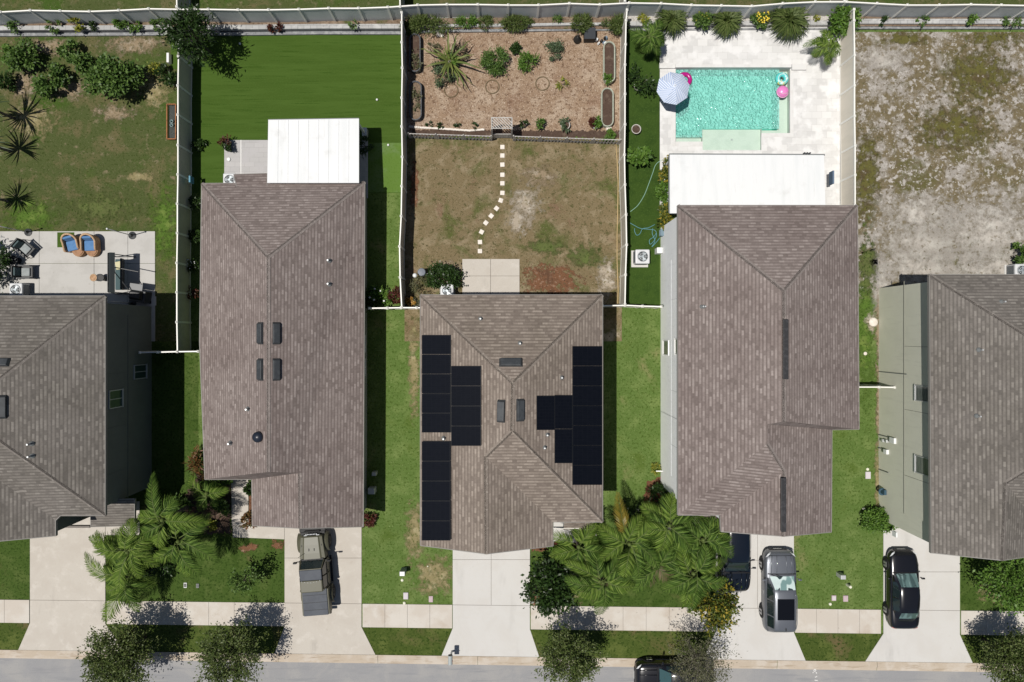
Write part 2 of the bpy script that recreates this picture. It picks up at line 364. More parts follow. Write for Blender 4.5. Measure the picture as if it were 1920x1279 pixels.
for a in (('bare_patch', 985, 382, 34, 42, s_pale, 'pale bare patch beside the bend of the stepping stones'), ('bare_patch', 972, 415, 26, 30, s_pale, 'pale bare patch right of the tilted stepping stones'), ('bare_patch', 1032, 525, 80, 46, s_red, 'red brown bare patch beside the back patio slab'),
    ('bare_patch', 840, 505, 34, 20, s_tan, 'tan bare patch above the dark bushy shrub'), ('bare_patch', 1138, 520, 22, 46, s_pale, 'pale bare strip at the right end of the dry lawn'), ('grass_patch', 1095, 480, 42, 26, s_green, 'greener patch near the right end of the dry lawn'), ('grass_patch', 1025, 462, 46, 20, s_green, 'greener patch in the middle of the dry lawn'), ('bare_patch', 776, 350, 12, 60, s_red, 'reddish soil along the shaded fence'), ('bare_patch', 1010, 330, 40, 22, s_tan, 'tan patch near the picket fence'),
    ('bare_patch', 250, 84, 70, 22, s_tan, 'tan bare patch at the top of the left yard'), ('bare_patch', 130, 168, 46, 26, s_tan, 'tan bare patch between the left yard shrubs'), ('bare_patch', 48, 160, 36, 34, s_tan, 'tan bare patch near the left edge shrubs'), ('bare_patch', 215, 212, 44, 18, s_tan, 'tan bare patch below the largest shrub'), ('bare_patch', 290, 170, 34, 44, s_straw, 'straw patch near the rusty rack'), ('bare_patch', 60, 225, 50, 40, s_straw, 'straw patch by the spiky yuccas'), ('bare_patch', 90, 90, 60, 20, s_tan, 'tan patch behind the open shrub'), ('grass_patch', 55, 405, 60, 40, s_lush, 'lush grass at the left end of the patio'), ('grass_patch', 308, 420, 36, 90, s_lush, 'lush grass beside the right end of the patio'), ('grass_patch', 190, 390, 90, 36, s_green, 'green grass above the patio'), ('bare_patch', 262, 330, 34, 14, s_straw, 'thin straw patch in the left yard'), 
    ('bare_patch', 465, 1026, 24, 13, s_red, 'worn brown patch in the lawn of the low house'), ('bare_patch', 522, 1021, 18, 14, s_red, 'worn brown corner of the lawn by the pickup truck'), ('straw_patch', 778, 1000, 22, 70, s_straw, 'dry straw strip beside the solar panel house corner'), ('straw_patch', 815, 1080, 46, 46, s_straw, 'dry straw patch by the empty white driveway'), ('straw_patch', 776, 690, 12, 110, s_straw, 'dry straw edge under the solar panel house eave'), ('bare_patch', 1003, 1118, 12, 18, s_red, 'brown corner of lawn under the dark round tree'), ('straw_patch', 1100, 1090, 40, 40, s_straw, 'straw coloured lawn under the palms'), ('bare_patch', 1870, 1110, 40, 26, s_straw, 'straw patch on the lawn at the right edge'),
    ('weed_patch', 1835, 140, 84, 60, s_olive, 'olive weed patch in the middle of the sandy lot'), ('weed_patch', 1790, 240, 90, 50, s_olive, 'brown weed patch lower in the sandy lot'), ('weed_patch', 1625, 330, 32, 120, s_olive, 'brown weedy strip along the tan fence'), ('weed_patch', 1700, 72, 46, 18, s_olive, 'olive weeds at the top of the sandy lot'), ('weed_patch', 1860, 74, 70, 16, s_olive, 'olive weeds at the upper right of the sandy lot'), ('sand_patch', 1740, 460, 110, 60, s_white, 'pale sand in the lower part of the sandy lot'), ('sand_patch', 1860, 440, 110, 80, s_white, 'pale sand at the right of the sandy lot'), ('sand_patch', 1720, 400, 76, 40, s_white, 'pale sand sweep across the sandy lot'), ('sand_patch', 1740, 505, 130, 40, s_white, 'pale sand along the back of the right end house'), ('sand_patch', 1880, 505, 120, 40, s_white, 'pale sand by the right edge air conditioner'), ('sand_patch', 1652, 545, 26, 60, s_white, 'pale sand at the corner of the sage wall'), ('sand_patch', 1650, 110, 60, 26, s_white, 'pale sand near the tan fence top'),
    ('grass_strip', 1622, 610, 22, 180, s_lush, 'bright grass strip between two right hand houses'), ('grass_strip', 1624, 500, 22, 60, s_green, 'thin grass beside the pool house corner'), ('dirt_strip', 1647, 620, 9, 90, s_tan, 'sandy dirt along the foot of the sage wall, upper part'), ('dirt_strip', 1647, 760, 7, 110, s_tan, 'sandy dirt along the foot of the sage wall, middle part'), ('dirt_strip', 1644, 900, 6, 80, s_straw, 'dry edge along the foot of the sage wall, lower part'), ('dirt_strip', 1632, 605, 14, 22, s_pale, 'small dirt heap between two right hand houses')):
    patch(*a)
# bed behind the retaining walls
sheet('back_bed', [P(-300, 43), P(760, 38), P(1166, 33), P(1166, 57), P(760, 57), P(-300, 57)], .20, m_bed, 'brown planting bed along the back fence', 'planting bed')
sheet('stone_bed', [P(1170, 33), P(1602, 33), P(1602, 52), P(1170, 52)], .20, m_rock, 'white stone bed behind the pool', 'planting bed')
sheet('weed_bed', [P(1603, 33), P(2300, 35), P(2300, 52), P(1603, 52)], .20, m_bed, 'weedy bed along the fence of the sandy lot', 'planting bed')

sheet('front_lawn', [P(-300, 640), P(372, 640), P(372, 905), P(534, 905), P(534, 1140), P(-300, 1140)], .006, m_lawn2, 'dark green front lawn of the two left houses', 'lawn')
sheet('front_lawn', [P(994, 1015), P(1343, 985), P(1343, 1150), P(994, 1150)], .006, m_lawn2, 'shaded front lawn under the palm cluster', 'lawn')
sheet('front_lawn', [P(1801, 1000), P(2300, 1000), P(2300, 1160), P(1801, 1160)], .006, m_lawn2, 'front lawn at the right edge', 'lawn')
# street, kerb, sidewalk
b = MB(); b.poly([(p[0], p[1], .004) for p in (P(-900, KB(-900)), P(-900, 1560), P(2800, 1560), P(2800, KB(2800)))])
struct('street', b, m_road, 'old grey asphalt street along the bottom')
b = MB()
for x in range(-600, 2600, 187):
    x1 = x + 186.4
    t0, t1, b0, b1 = P(x, KT(x)), P(x1, KT(x1)), P(x, KB(x)), P(x1, KB(x1))
    mid0, mid1 = t0.lerp(b0, .45), t1.lerp(b1, .45)
    prof = [(t0, t1, .045), (mid0, mid1, .085), (t0.lerp(b0, .75), t1.lerp(b1, .75), .022), (b0, b1, .006)]
    for (a0, a1, z0), (c0, c1, z1) in zip(prof, prof[1:]):
        b.poly([(a0[0], a0[1], z0), (c0[0], c0[1], z1), (c1[0], c1[1], z1), (a1[0], a1[1], z0)])
struct('kerb', b, m_kerb, 'tan concrete gutter kerb between verge and street')
DRV = [(57, 200), (536, 679), (849, 994), (1342, 1489), (1652, 1800)]
segs = [(-600, 56)] + [(DRV[i][1] + .8, DRV[i + 1][0] - .8) for i in range(4)] + [(1801, 2600)]
b = MB()
for a, c in segs:
    n = max(1, round((c - a) / 46))
    for i in range(n):
        x0 = a + (c - a) * i / n + .25; x1 = a + (c - a) * (i + 1) / n - .25
        b.prism([P(x0, SWT(x0)), P(x1, SWT(x1)), P(x1, SWB(x1)), P(x0, SWB(x0))], -.05, .05)
for a, c in segs: b.poly([(p[0], p[1], .02) for p in (P(a + .3, SWT(a) + .4), P(c - .3, SWT(c) + .4), P(c - .3, SWB(c) - .4), P(a + .3, SWB(a) - .4))], None, 1)
struct('sidewalk', b, [m_walk, m_joint], 'pale tan concrete sidewalk slabs between lawns and verge')
b = MB()
b.poly([(p[0], p[1], .012) for p in (P(-600, SWB(-600)), P(-600, KT(-600)), P(2600, KT(2600)), P(2600, SWB(2600)))])
struct('verge', b, m_verge, 'grass verge between sidewalk and kerb')

b = MB()
for x0, y0, x1, y1 in ((1524, 1262, 1528, 1252), (1528, 1252, 1531, 1263), (1525, 1259, 1531, 1259), (1528, 1270, 1532, 1268), (1527, 1275, 1533, 1276)):
    a, c = P(x0, y0), P(x1, y1); d = (c - a); b.box(((a.x + c.x) / 2, (a.y + c.y) / 2, .009), (d.length, .05, .004), math.atan2(d.y, d.x))
struct('paint_mark', b, m_coping, 'faint white spray mark on the street asphalt', 'marking')
def driveway(i, x0, x1, ytop, label, m, ap, joints=(), xm=None, extra=None):
    b = MB(); g = .35
    ys = [ytop] + list(joints) + [SWT((x0 + x1) / 2)]
    for a, c in zip(ys, ys[1:]):
        last = c == ys[-1]
        cx = [(x0, x1)] if xm is None else [(x0, xm), (xm, x1)]
        for u, w in cx:
            u += g if u != x0 else 0; w -= g if w != x1 else 0
            b.prism([P(u, a + g), P(w, a + g), P(w, (SWT(w) if last else c) - g), P(u, (SWT(u) if last else c) - g)], -.05, .04)
    cx = [(x0, x1)]
    b.prism([P(x0, SWT(x0) + g), P(x1, SWT(x1) + g), P(x1, SWB(x1)), P(ap[1], KT(ap[1]) - .3), P(ap[0], KT(ap[0]) - .3), P(x0, SWB(x0))], -.05, .04)
    if extra:
        for q in extra: b.prism([P(*p) for p in q], -.05, .038)
    b.poly([(p[0], p[1], .02) for p in (P(x0 + .2, ytop), P(x1 - .2, ytop), P(x1 - .2, SWB(x1)), P(x0 + .2, SWB(x0)))], None, 1)
    return struct('driveway', b, [m, m_joint], label, 'driveway')
driveway(0, 57, 198, 930, 'clean driveway of the left end house beside the palms', m_conc, (35, 236), extra=[[(198.6, 940), (262, 940), (262, 1003), (198.6, 1003)]])
driveway(1, 534, 678, 950, 'tan driveway with the green pickup truck on it', m_conc, (515, 704), (1046, ), extra=[[(437, 986), (533.4, 988), (533.4, 1011), (437, 1007)], [(434, 880), (466, 880), (466, 985.4), (435, 985.4)]])
driveway(2, 849, 993.5, 960, 'empty white driveway of the solar panel house', m_conc2, (828, 1011), (1049, ), 921)
driveway(3, 1342, 1488, 950, 'pale driveway with the silver and navy cars', m_conc2, (1318, 1510), (1050, ), 1420)
driveway(4, 1656, 1799, 930, 'pale driveway with the black sedan', m_conc2, (1622, 1823), (1072, ))
b = MB(); b.prism([P(1038, 975), P(1084, 975), P(1084, 1017), P(1038, 1017)], -.05, .06)
struct('porch_slab', b, m_conc2, 'small white porch slab in front of the solar panel house', 'porch slab')
b = MB()
for (x0, x1) in ((867, 919.5), (920.3, 974)):
    for (y0, y1) in ((486, 517.3), (518, 590)): b.prism(quad(x0, y0, x1, y1), -.05, .05)
b.poly([(p[0], p[1], .02) for p in quad(867.3, 486.3, 973.7, 580)], None, 1)
struct('patio_slab', b, [m_conc, m_joint], 'square concrete slab behind the solar panel house', 'patio slab')
b = MB()
for (x0, x1) in ((-120, 74), (74.6, 176.7), (177.4, 240), (240.6, 291)):
    for (y0, y1) in ((434, 494), (494.6, 640)): b.prism([P(x0, y0), P(x1, y0), P(x1, y1), P(x0, y1)], -.05, .04)
struct('patio', b, M('patio concrete', (.41, .40, .38), [((.37, .36, .34), .8, .45, .65, 6), ((.30, .285, .26), 5, .64, .74, 5)], .85, .2), 'pale concrete patio with garden furniture behind the left end house')
b = MB(); b.prism(quad(276, 556, 293, 573), -.05, .06)
struct('step_slab', b, m_conc2, 'small concrete pad at the corner of the left patio', 'slab')
b = MB(); b.prism(quad(421, 263, 690, 372), -.05, .04)
struct('paver_patio', b, m_paver2, 'grey paver patio beside and under the white patio cover', 'patio')
b = MB(); b.prism(quad(451.3, 263, 453.3, 330), .03, .046)
struct('paver_border', b, m_coping, 'thin white border line across the grey paver patio', 'border')

# pool deck, coping, shell, water
DZ = .05
b = MB()
for q in ((1237, 50, 1574, 126), (1237, 126, 1266.5, 402), (1480.5, 126, 1574, 402), (1266.5, 266, 1317, 402), (1317, 282, 1427, 402), (1427, 250, 1480.5, 402)):
    b.prism(quad(*q), -.08, DZ)
struct('pool_deck', b, m_paver, 'white stone paver deck around the swimming pool', 'deck')
b = MB()
for q in ((1257.5, 128.5, 1266.4, 275), (1266.6, 266.1, 1316.9, 275), (1480.6, 128.5, 1487, 257), (1427.1, 250.1, 1480.5, 257)):
    b.prism(quad(*q), 0, DZ + .015)
struct('pool_coping', b, m_coping, 'smooth white coping strips around the pool edge', 'coping')
b = MB()
for q in ((1236, 119, 1266, 129), (1484, 121, 1511, 132)): b.prism([P(x, y, .1) for x, y in ((q[0], q[1]), (q[2], q[1]), (q[2], q[3]), (q[0], q[3]))], DZ, .20)
b.prism([P(1266.2, 121, .3), P(1483.8, 121, .3), P(1483.8, 126.6, .3), P(1266.2, 126.6, .3)], -.6, .32)
struct('pool_wall', b, m_coping, 'raised white wall at the back edge of the pool', 'wall')
m_tile = M('dark blue waterline tile', (.02, .10, .17), [((.03, .16, .24), 14, .45, .6, 2)], .3, .5)
b = MB(); a = P(1266.6, 127.2); c = P(1480.4, 127.2)
b.box(((a.x + c.x) / 2, a.y + .012, -.02), (c.x - a.x, .03, .5))
struct('waterline_tile', b, m_tile, 'dark blue tile band under the back pool wall', 'tile')
m_shell = M('aqua pool plaster', (.26, .74, .63), [((.30, .77, .66), 1.4, .45, .65, 4)], .7, .2)
m_shelf = M('pale pool plaster', (.56, .60, .545), [((.52, .565, .51), 1.5, .45, .65, 4)], .7, .2)
def flr(b, q, z, mi=0): b.poly([(p[0], p[1], z) for p in quad(*q)][::-1], None, mi)
def wall(b, p, q, z0, z1, mi=0):
    b.poly([(p[0], p[1], z0), (q[0], q[1], z0), (q[0], q[1], z1), (p[0], p[1], z1)], None, mi)
b = MB()
flr(b, (1266, 126, 1462, 241), -1.3); flr(b, (1462, 126, 1481, 251), -.42, 1); flr(b, (1427, 241, 1462, 251), -.42, 1)
flr(b, (1266, 257, 1317, 267), -.32, 1); flr(b, (1266, 249, 1317, 257), -.55, 1); flr(b, (1266, 241, 1317, 249), -.85)
flr(b, (1317, 241, 1428, 283), -.24, 1)
for p, q, z0, z1, mi in (((1462, 126), (1462, 241), -1.3, -.42, 0), ((1462, 241), (1427, 241), -1.3, -.42, 0), ((1427, 241), (1317, 241), -1.3, -.24, 1), ((1317, 241), (1266, 241), -1.3, -.85, 0),
                    ((1266, 249), (1317, 249), -.85, -.55, 1), ((1266, 257), (1317, 257), -.55, -.32, 1), ((1266, 126), (1266, 267), -1.3, .0, 0), ((1481, 126), (1481, 251), -.5, .0, 1),
                    ((1266, 126), (1481, 126), -1.3, .0, 0), ((1266, 267), (1317, 267), -.5, .0, 1), ((1317, 241), (1317, 283), -.9, .0, 1), ((1317, 283), (1428, 283), -.5, .0, 1), ((1428, 241), (1428, 283), -.5, .0, 1), ((1428, 251), (1481, 251), -.5, .0, 1)):
    wall(b, P(*p), P(*q), z0, z1, mi)
struct('pool_shell', b, [m_shell, m_shelf], 'turquoise pool basin with pale shelf and steps', 'pool')
def water_mat():
    m, nt, bs = new_mat('pool water')
    geo = nd(nt, 'ShaderNodeNewGeometry'); co = geo.outputs['Position']
    _, w1 = noise_fac(nt, co, (1.0, 1.0, 1), 0, 1, 2.0)
    wv = nd(nt, 'ShaderNodeTexVoronoi', feature='SMOOTH_F1'); wv.inputs['Scale'].default_value = 8.5; wv.inputs['Smoothness'].default_value = .6
    ad = nd(nt, 'ShaderNodeVectorMath', operation='MULTIPLY_ADD'); ad.inputs[1].default_value = (.5, .5, .5)
    ns = nd(nt, 'ShaderNodeTexNoise'); ns.inputs['Scale'].default_value = 1.6; ns.inputs['Detail'].default_value = 3
    nt.links.new(co, ns.inputs['Vector']); nt.links.new(ns.outputs['Color'], ad.inputs[0]); nt.links.new(co, ad.inputs[2])
    nt.links.new(ad.outputs[0], wv.inputs['Vector'])
    bp = nd(nt, 'ShaderNodeBump'); bp.inputs['Strength'].default_value = 1.0; bp.inputs['Distance'].default_value = .20
    nt.links.new(wv.outputs['Distance'], bp.inputs['Height'])
    df = nd(nt, 'ShaderNodeBsdfDiffuse'); df.inputs[0].default_value = (.34, .79, .70, 1); nt.links.new(bp.outputs[0], df.inputs['Normal'])
    tr = nd(nt, 'ShaderNodeBsdfTransparent'); tr.inputs[0].default_value = (.72, .96, .90, 1)
    mx = nd(nt, 'ShaderNodeMixShader'); mx.inputs[0].default_value = .58
    nt.links.new(tr.outputs[0], mx.inputs[1]); nt.links.new(df.outputs[0], mx.inputs[2])
    gl = nd(nt, 'ShaderNodeBsdfGlossy'); gl.inputs['Roughness'].default_value = .08; nt.links.new(bp.outputs[0], gl.inputs['Normal'])
    m2 = nd(nt, 'ShaderNodeMixShader'); m2.inputs[0].default_value = .03
    nt.links.new(mx.outputs[0], m2.inputs[1]); nt.links.new(gl.outputs[0], m2.inputs[2])
    nt.links.new(m2.outputs[0], nt.nodes['Material Output'].inputs[0])
    nt.nodes.remove(bs)
    return m
def still_mat():
    m, nt, bs = new_mat('shallow pool water')
    tr = nd(nt, 'ShaderNodeBsdfTransparent'); tr.inputs[0].default_value = (.90, .97, .94, 1)
    gl = nd(nt, 'ShaderNodeBsdfGlossy'); gl.inputs['Roughness'].default_value = .05
    m2 = nd(nt, 'ShaderNodeMixShader'); m2.inputs[0].default_value = .03
    nt.links.new(tr.outputs[0], m2.inputs[1]); nt.links.new(gl.outputs[0], m2.inputs[2])
    nt.links.new(m2.outputs[0], nt.nodes['Material Output'].inputs[0]); nt.nodes.remove(bs)
    return m
b = MB()
flr(b, (1266, 126.4, 1462, 241), -.07); flr(b, (1266, 241, 1317, 257), -.07)
flr(b, (1462, 126.4, 1481, 251), -.07, 1); flr(b, (1427, 241, 1462, 251), -.07, 1); flr(b, (1317, 241, 1427, 283), -.07, 1); flr(b, (1266, 257, 1317, 267), -.07, 1)
struct('pool_water', b, [water_mat(), still_mat()], 'rippled turquoise water filling the swimming pool', 'water')
# ================================================================ houses
m_shA = SHINGLE('taupe shingles', (.152, .125, .115), (.226, .190, .177), (.305, .264, .247), (.84, .82, .82))
m_shB = SHINGLE('grey shingles', (.118, .107, .097), (.174, .158, .143), (.238, .219, .198), (.84, .84, .82))
m_shC = SHINGLE('warm shingles', (.156, .128, .109), (.230, .193, .164), (.312, .267, .228), (.84, .84, .82))
m_capA = M('taupe cap shingles', (.205, .178, .165), [((.180, .156, .144), (4, 4, 4), .5, .6, 2), ((.27, .235, .215), 6, .56, .66, 2)], .9, .15)
m_capB = M('grey cap shingles', (.160, .144, .130), [((.145, .130, .118), (4, 4, 4), .5, .6, 2), ((.225, .205, .185), 6, .56, .66, 2)], .9, .15)
m_capC = M('warm cap shingles', (.20, .170, .145), [((.180, .152, .130), (4, 4, 4), .5, .6, 2), ((.285, .25, .215), 6, .56, .66, 2)], .9, .15)
m_fascia = M('grey fascia', (.21, .20, .185), (), .6, .3)
m_fasciaw = M('white fascia', (.62, .62, .60), (), .6, .3)
def stucco(n, c, d=.9): return M(n, c, [(tuple(v * d for v in c), .7, .42, .68, 5), (tuple(v * .93 for v in c), (5, 5, .6), .52, .7, 4)], .9, .15, bump=(60, .3, .01))
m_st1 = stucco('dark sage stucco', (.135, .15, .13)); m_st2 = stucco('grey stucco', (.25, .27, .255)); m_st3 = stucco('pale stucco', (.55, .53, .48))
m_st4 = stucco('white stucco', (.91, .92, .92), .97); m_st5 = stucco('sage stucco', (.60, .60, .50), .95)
m_trim = M('white trim', (.72, .72, .70), (), .5, .3)
m_glass = M('window glass', (.030, .055, .050), (), .06, .6)
m_glassg = M('curtained window glass', (.16, .17, .16), [((.10, .115, .11), (1, 1, 9), .45, .6, 2)], .15, .5)
m_black = M('black metal', (.010, .010, .011), (), .45, .4)
m_vent = M('grey vent metal', (.034, .038, .042), [((.044, .049, .053), 3, .45, .6, 3)], .45, .4)
m_galv = M('galvanised pipe', (.45, .46, .46), (), .45, .4, .3)
m_whitem = M('white painted metal', (.66, .67, .66), [((.62, .635, .625), (3, .4, 1), .42, .64, 4)], .5, .35)
m_whitebright = M('bright white roof panel', (.64, .65, .65), [((.60, .615, .615), (2.2, .18, 1), .46, .70, 5), ((.54, .545, .535), (.9, .9, 1), .56, .80, 7), ((.50, .50, .48), (7, .5, 1), .64, .78, 4)], .45, .35)
m_greym = M('grey metal', (.17, .18, .18), (), .5, .4)
m_solar = None

def wpt(xw, px, y):
    """the point of the vertical wall x = xw that is seen at px"""
    k = (px - AX) / S
    z = H * (1 - xw / k)
    return z

def roof(parent, name, V, F, m, fasc, cap=None, caps=(), drop=.17):
    """V: {key: (px, py, z)}; F: lists of keys; a thick roof sheet with fascia and hip caps"""
    pts = {k: P(*v) for k, v in V.items()}
    ids = list(pts); b = MB()
    cnt = {}
    for f in F:
        q = [pts[k] for k in f]
        n = Vector((0, 0, 0))
        for i in range(len(q)):
            a, c = q[i], q[(i + 1) % len(q)]
            n += Vector(((a.y - c.y) * (a.z + c.z), (a.z - c.z) * (a.x + c.x), (a.x - c.x) * (a.y + c.y)))
        if n.z < 0: q = q[::-1]; f = f[::-1]; n = -n
        n.normalize()
        u = Vector((-n.y, n.x, 0)); u = u.normalized() if u.length > 1e-5 else Vector((1, 0, 0))
        w = n.cross(u)
        uv = [(p.dot(u) + 31.7, p.dot(w) + 11.3) for p in q]
        b.poly(q, uv)
        for i in range(len(f)):
            e = (f[i], f[(i + 1) % len(f)]); cnt[frozenset(e)] = cnt.get(frozenset(e), []) + [e]
    ro = b.build(name, m, parent, world=True)
    fb = MB()
    for e in cnt.values():
        if len(e) == 1:
            a, c = pts[e[0][0]], pts[e[0][1]]
            d = Vector((0, 0, drop)); t = Vector((0, 0, .004))
            out = (c - a).cross(Vector((0, 0, 1))).normalized() * .02
            fb.add([a - d + out, c - d + out, c + t + out, a + t + out, a - d - out, c - d - out, c + t - out, a + t - out], [[0, 1, 2, 3], [4, 7, 6, 5], [3, 2, 6, 7], [0, 4, 5, 1]])
    fb.build('fascia', fasc, parent, world=True)
    # soffit: the same outline just below
    sb = MB()
    for f in F: sb.poly([(pts[k].x, pts[k].y, pts[k].z - drop + .01) for k in f])
    sb.build('soffit', fasc, parent, world=True)
    if caps:
        for a, c in caps:
            cb = MB()
            a, c = pts[a], pts[c]; n = max(2, int((c - a).length / .20)); d = (c - a) / n
            sd = d.cross(Vector((0, 0, 1))).normalized()
            dn = Vector((0, 0, -.042))
            for i in range(n):
                o = a + d * i; e = o + d * 1.05; L = .105; up = Vector((0, 0, .010)); u2 = Vector((0, 0, .014))
                cb.add([o + sd * L + dn + up, o + up, o - sd * L + dn + up, e + sd * L + dn + u2, e + u2, e - sd * L + dn + u2], [[0, 1, 4, 3], [1, 2, 5, 4], [3, 4, 5], [0, 3, 4, 1]])
            cb.build('ridge_cap', cap, parent, world=True)
    return ro

def plane_z(V, f, x, y):
    a, c, d = (P(*V[k]) for k in f[:3]); n = (c - a).cross(d - a)
    return a.z - (n.x * (x - a.x) + n.y * (y - a.y)) / n.z, n.normalized() if n.z > 0 else (-n).normalized()

def on_roof(V, f, px, py):
    """point of the roof plane that lies on the line of sight through px, py, and the plane's normal"""
    z = 6.0
    for _ in range(12):
        p = P(px, py, z); z, n = plane_z(V, f, p.x, p.y)
    return P(px, py, z), n

def frame(n):
    u = Vector((-n.y, n.x, 0)).normalized(); w = n.cross(u); return u, w

def roof_box(parent, name, V, f, px, py, du, dw, h, m, z0=0.0, taper=1.0, bevel=0):
    """a box lying on the roof: du along the eave, dw up the slope, in metres"""
    p, n = on_roof(V, f, px, py); u, w = frame(n); b = MB()
    pts = []
    for hh, t in ((z0, 1), (z0 + h, taper)):
        for x, y in ((-1, -1), (1, -1), (1, 1), (-1, 1)): pts.append(p + u * (x * du / 2 * t) + w * (y * dw / 2 * t) + n * hh)
    b.add(pts, [[3, 2, 1, 0], [4, 5, 6, 7], [0, 1, 5, 4], [1, 2, 6, 5], [2, 3, 7, 6], [3, 0, 4, 7]])
    return b.build(name, m, parent, world=True, bevel=bevel)

def pipe(parent, V, f, px, py, r=.05, h=.35):
    p, n = on_roof(V, f, px, py); b = MB()
    b.cyl(p - Vector((0, 0, .1)), r, h + .1, 10)
    b.lathe(p + Vector((0, 0, .0)), [(r * 3.0, -.03), (r * 2.2, .05), (r * 1.1, .12)], 10, 1)
    return b.build('vent_pipe', [m_galv, m_greym], parent, world=True, smooth=False)

def turtle(parent, V, f, px, py, du, dw):
    o = roof_box(parent, 'roof_vent', V, f, px, py, du, dw, .16, m_vent, 0, .82, bevel=.02)
    return o

def walls(parent, pts, z1, m, z0=-.05):
    b = MB(); b.prism(pts, z0, z1); return b.build('wall', m, parent, world=True)

def rect_in(x0, y0, x1, y1, z, i=.35, il=None):
    a, c = P(x0, y1, z), P(x1, y0, z)
    return [(a.x + i, a.y + i), (c.x - i, a.y + i), (c.x - i, c.y - i), (a.x + i, c.y - i)]

def window_x(parent, x, y, z, w, h, side, glass=None, mull=True, frame=None):
    """a window in a wall at x = const facing side (+1 / -1)"""
    b = MB(); t = .05; s = side
    for yy, zz, dy, dz in ((0, h / 2, w + t, t), (0, -h / 2, w + t, t), (w / 2, 0, t, h), (-w / 2, 0, t, h)): b.box((x + s * .01, y + yy, z + zz), (.10, dy, dz))
    if mull: b.box((x + s * .012, y, z), (.06, .04, h))
    f = b.build('window', frame or m_trim, parent, world=True)
    g = MB(); g.box((x + s * .015, y, z), (.03, w, h)); g.build('pane', glass or m_glass, f, world=True)
    q = MB(); q.box((x + s * .03, y, z - h / 2 - .05), (.09, w + .1, .04)); q.build('sill', frame or m_trim, f, world=True)
    return f
def window_y(parent, x, y, z, w, h, side):
    b = MB(); t = .07; s = side
    for xx, zz, dx, dz in ((0, h / 2, w + t, t), (0, -h / 2, w + t, t), (w / 2, 0, t, h), (-w / 2, 0, t, h), (0, 0, .05, h)): b.box((x + xx, y + s * .03, z + zz), (dx, .10, dz))
    f = b.build('window', m_trim, parent, world=True)
    g = MB(); g.box((x, y + s * .015, z), (w, .03, h)); g.build('pane', m_glass, f, world=True)
    return f
def garage_door(parent, x, y, w, h, m):
    b = MB()
    for i in range(4):
        for j in range(4): b.box((x - w / 2 + w * (j + .5) / 4, y - .06, .08 + h * (i + .5) / 4), (w / 4 - .08, .06, h / 4 - .08))
    b.box((x, y - .03, .08 + h / 2), (w, .06, h))
    return b.build('garage_door', m, parent, world=True)
def door(parent, x, y, m):
    b = MB(); b.box((x, y - .03, 1.1), (.95, .06, 2.1)); d = b.build('door', m, parent, world=True)
    k = MB(); k.ball((x + .36, y - .10, 1.05), .045, 8, 6); k.build('handle', m_galv, d, world=True)

m_dark_door = M('dark front door', (.03, .03, .032), (), .4, .4)
m_gdoor = M('white garage door', (.62, .61, .58), (), .5, .3)

# ---- left end house, two storeys
h1 = thing('house', 'two storey house at the left edge with grey shingle roof and dark shaded side wall', 'house', P(-100, 790), 0, 'houses in a row along the street')
Z = 5.6
V1 = dict(a=(197, 555, Z), b=(197, 967, Z), E=(-80, 773, 8.2), W=(-400, 773, 8.2), c=(-500, 967, Z), d=(-500, 555, Z), R=(-65, 854, 7.15), T=(-65, 1021, 7.15), e=(104, 1005, Z), f=(104, 976, Z), g=(113, 967, Z))
F1 = [['a', 'b', 'E'], ['d', 'a', 'E', 'W'], ['b', 'g', 'f', 'R', 'E'], ['R', 'f', 'e', 'T'], ['E', 'R', 'W'], ['W', 'R', 'T', 'c'], ['d', 'W', 'c']]
roof(h1, 'roof', V1, F1, m_shB, m_fascia, m_capB, [('a', 'E'), ('b', 'E'), ('R', 'T')])
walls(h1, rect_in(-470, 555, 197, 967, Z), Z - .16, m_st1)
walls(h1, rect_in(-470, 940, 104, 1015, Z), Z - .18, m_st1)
x1w = P(197, 555, Z).x - .35
for px, py, z, w, h in ((263, 697, 1.4, .82, 1.35), (214, 748, 4.0, .98, 1.3)):
    window_x(h1, x1w, P(0, py, z).y, z, w, h, 1, frame=m_galv)
b = MB()
for y in (700, 800, 885): b.box((x1w + .004, P(0, y, 4).y, 4.05), (.014, .02, 2.7))
b.box((x1w + .006, P(0, 770, 2.75).y, 2.72), (.03, 11.2, .05))
b.build('stucco_joint', M('dark joint', (.10, .11, .10)), h1, world=True)
VP1 = dict(a=(170, 938, 3.7), b=(252, 936, 3.7), c=(252, 986, 2.9), d=(170, 988, 2.9))
roof(h1, 'porch_roof', VP1, [['a', 'b', 'c', 'd']], m_shB, m_fascia, None, ())
b = MB(); b.box(P(146, 987, 2.8), (1.5, .12, .22)); b.build('porch_beam', m_capB, h1, world=True)
for px in (174, 246):
    b = MB(); p = P(px, 982, 2.8); b.box((p.x, p.y, 1.35), (.2, .2, 2.7)); b.build('porch_post', m_st1, h1, world=True)
turtle(h1, V1, F1[1], 2, 680, .95, .45); turtle(h1, V1, F1[0], 4, 763, 1.25, .42)
for px, py, f in ((59, 832, 0), (60, 855, 0)): pipe(h1, V1, F1[f], px, py)
door(h1, P(150, 960).x, P(0, 955, 0).y - .2, m_dark_door)

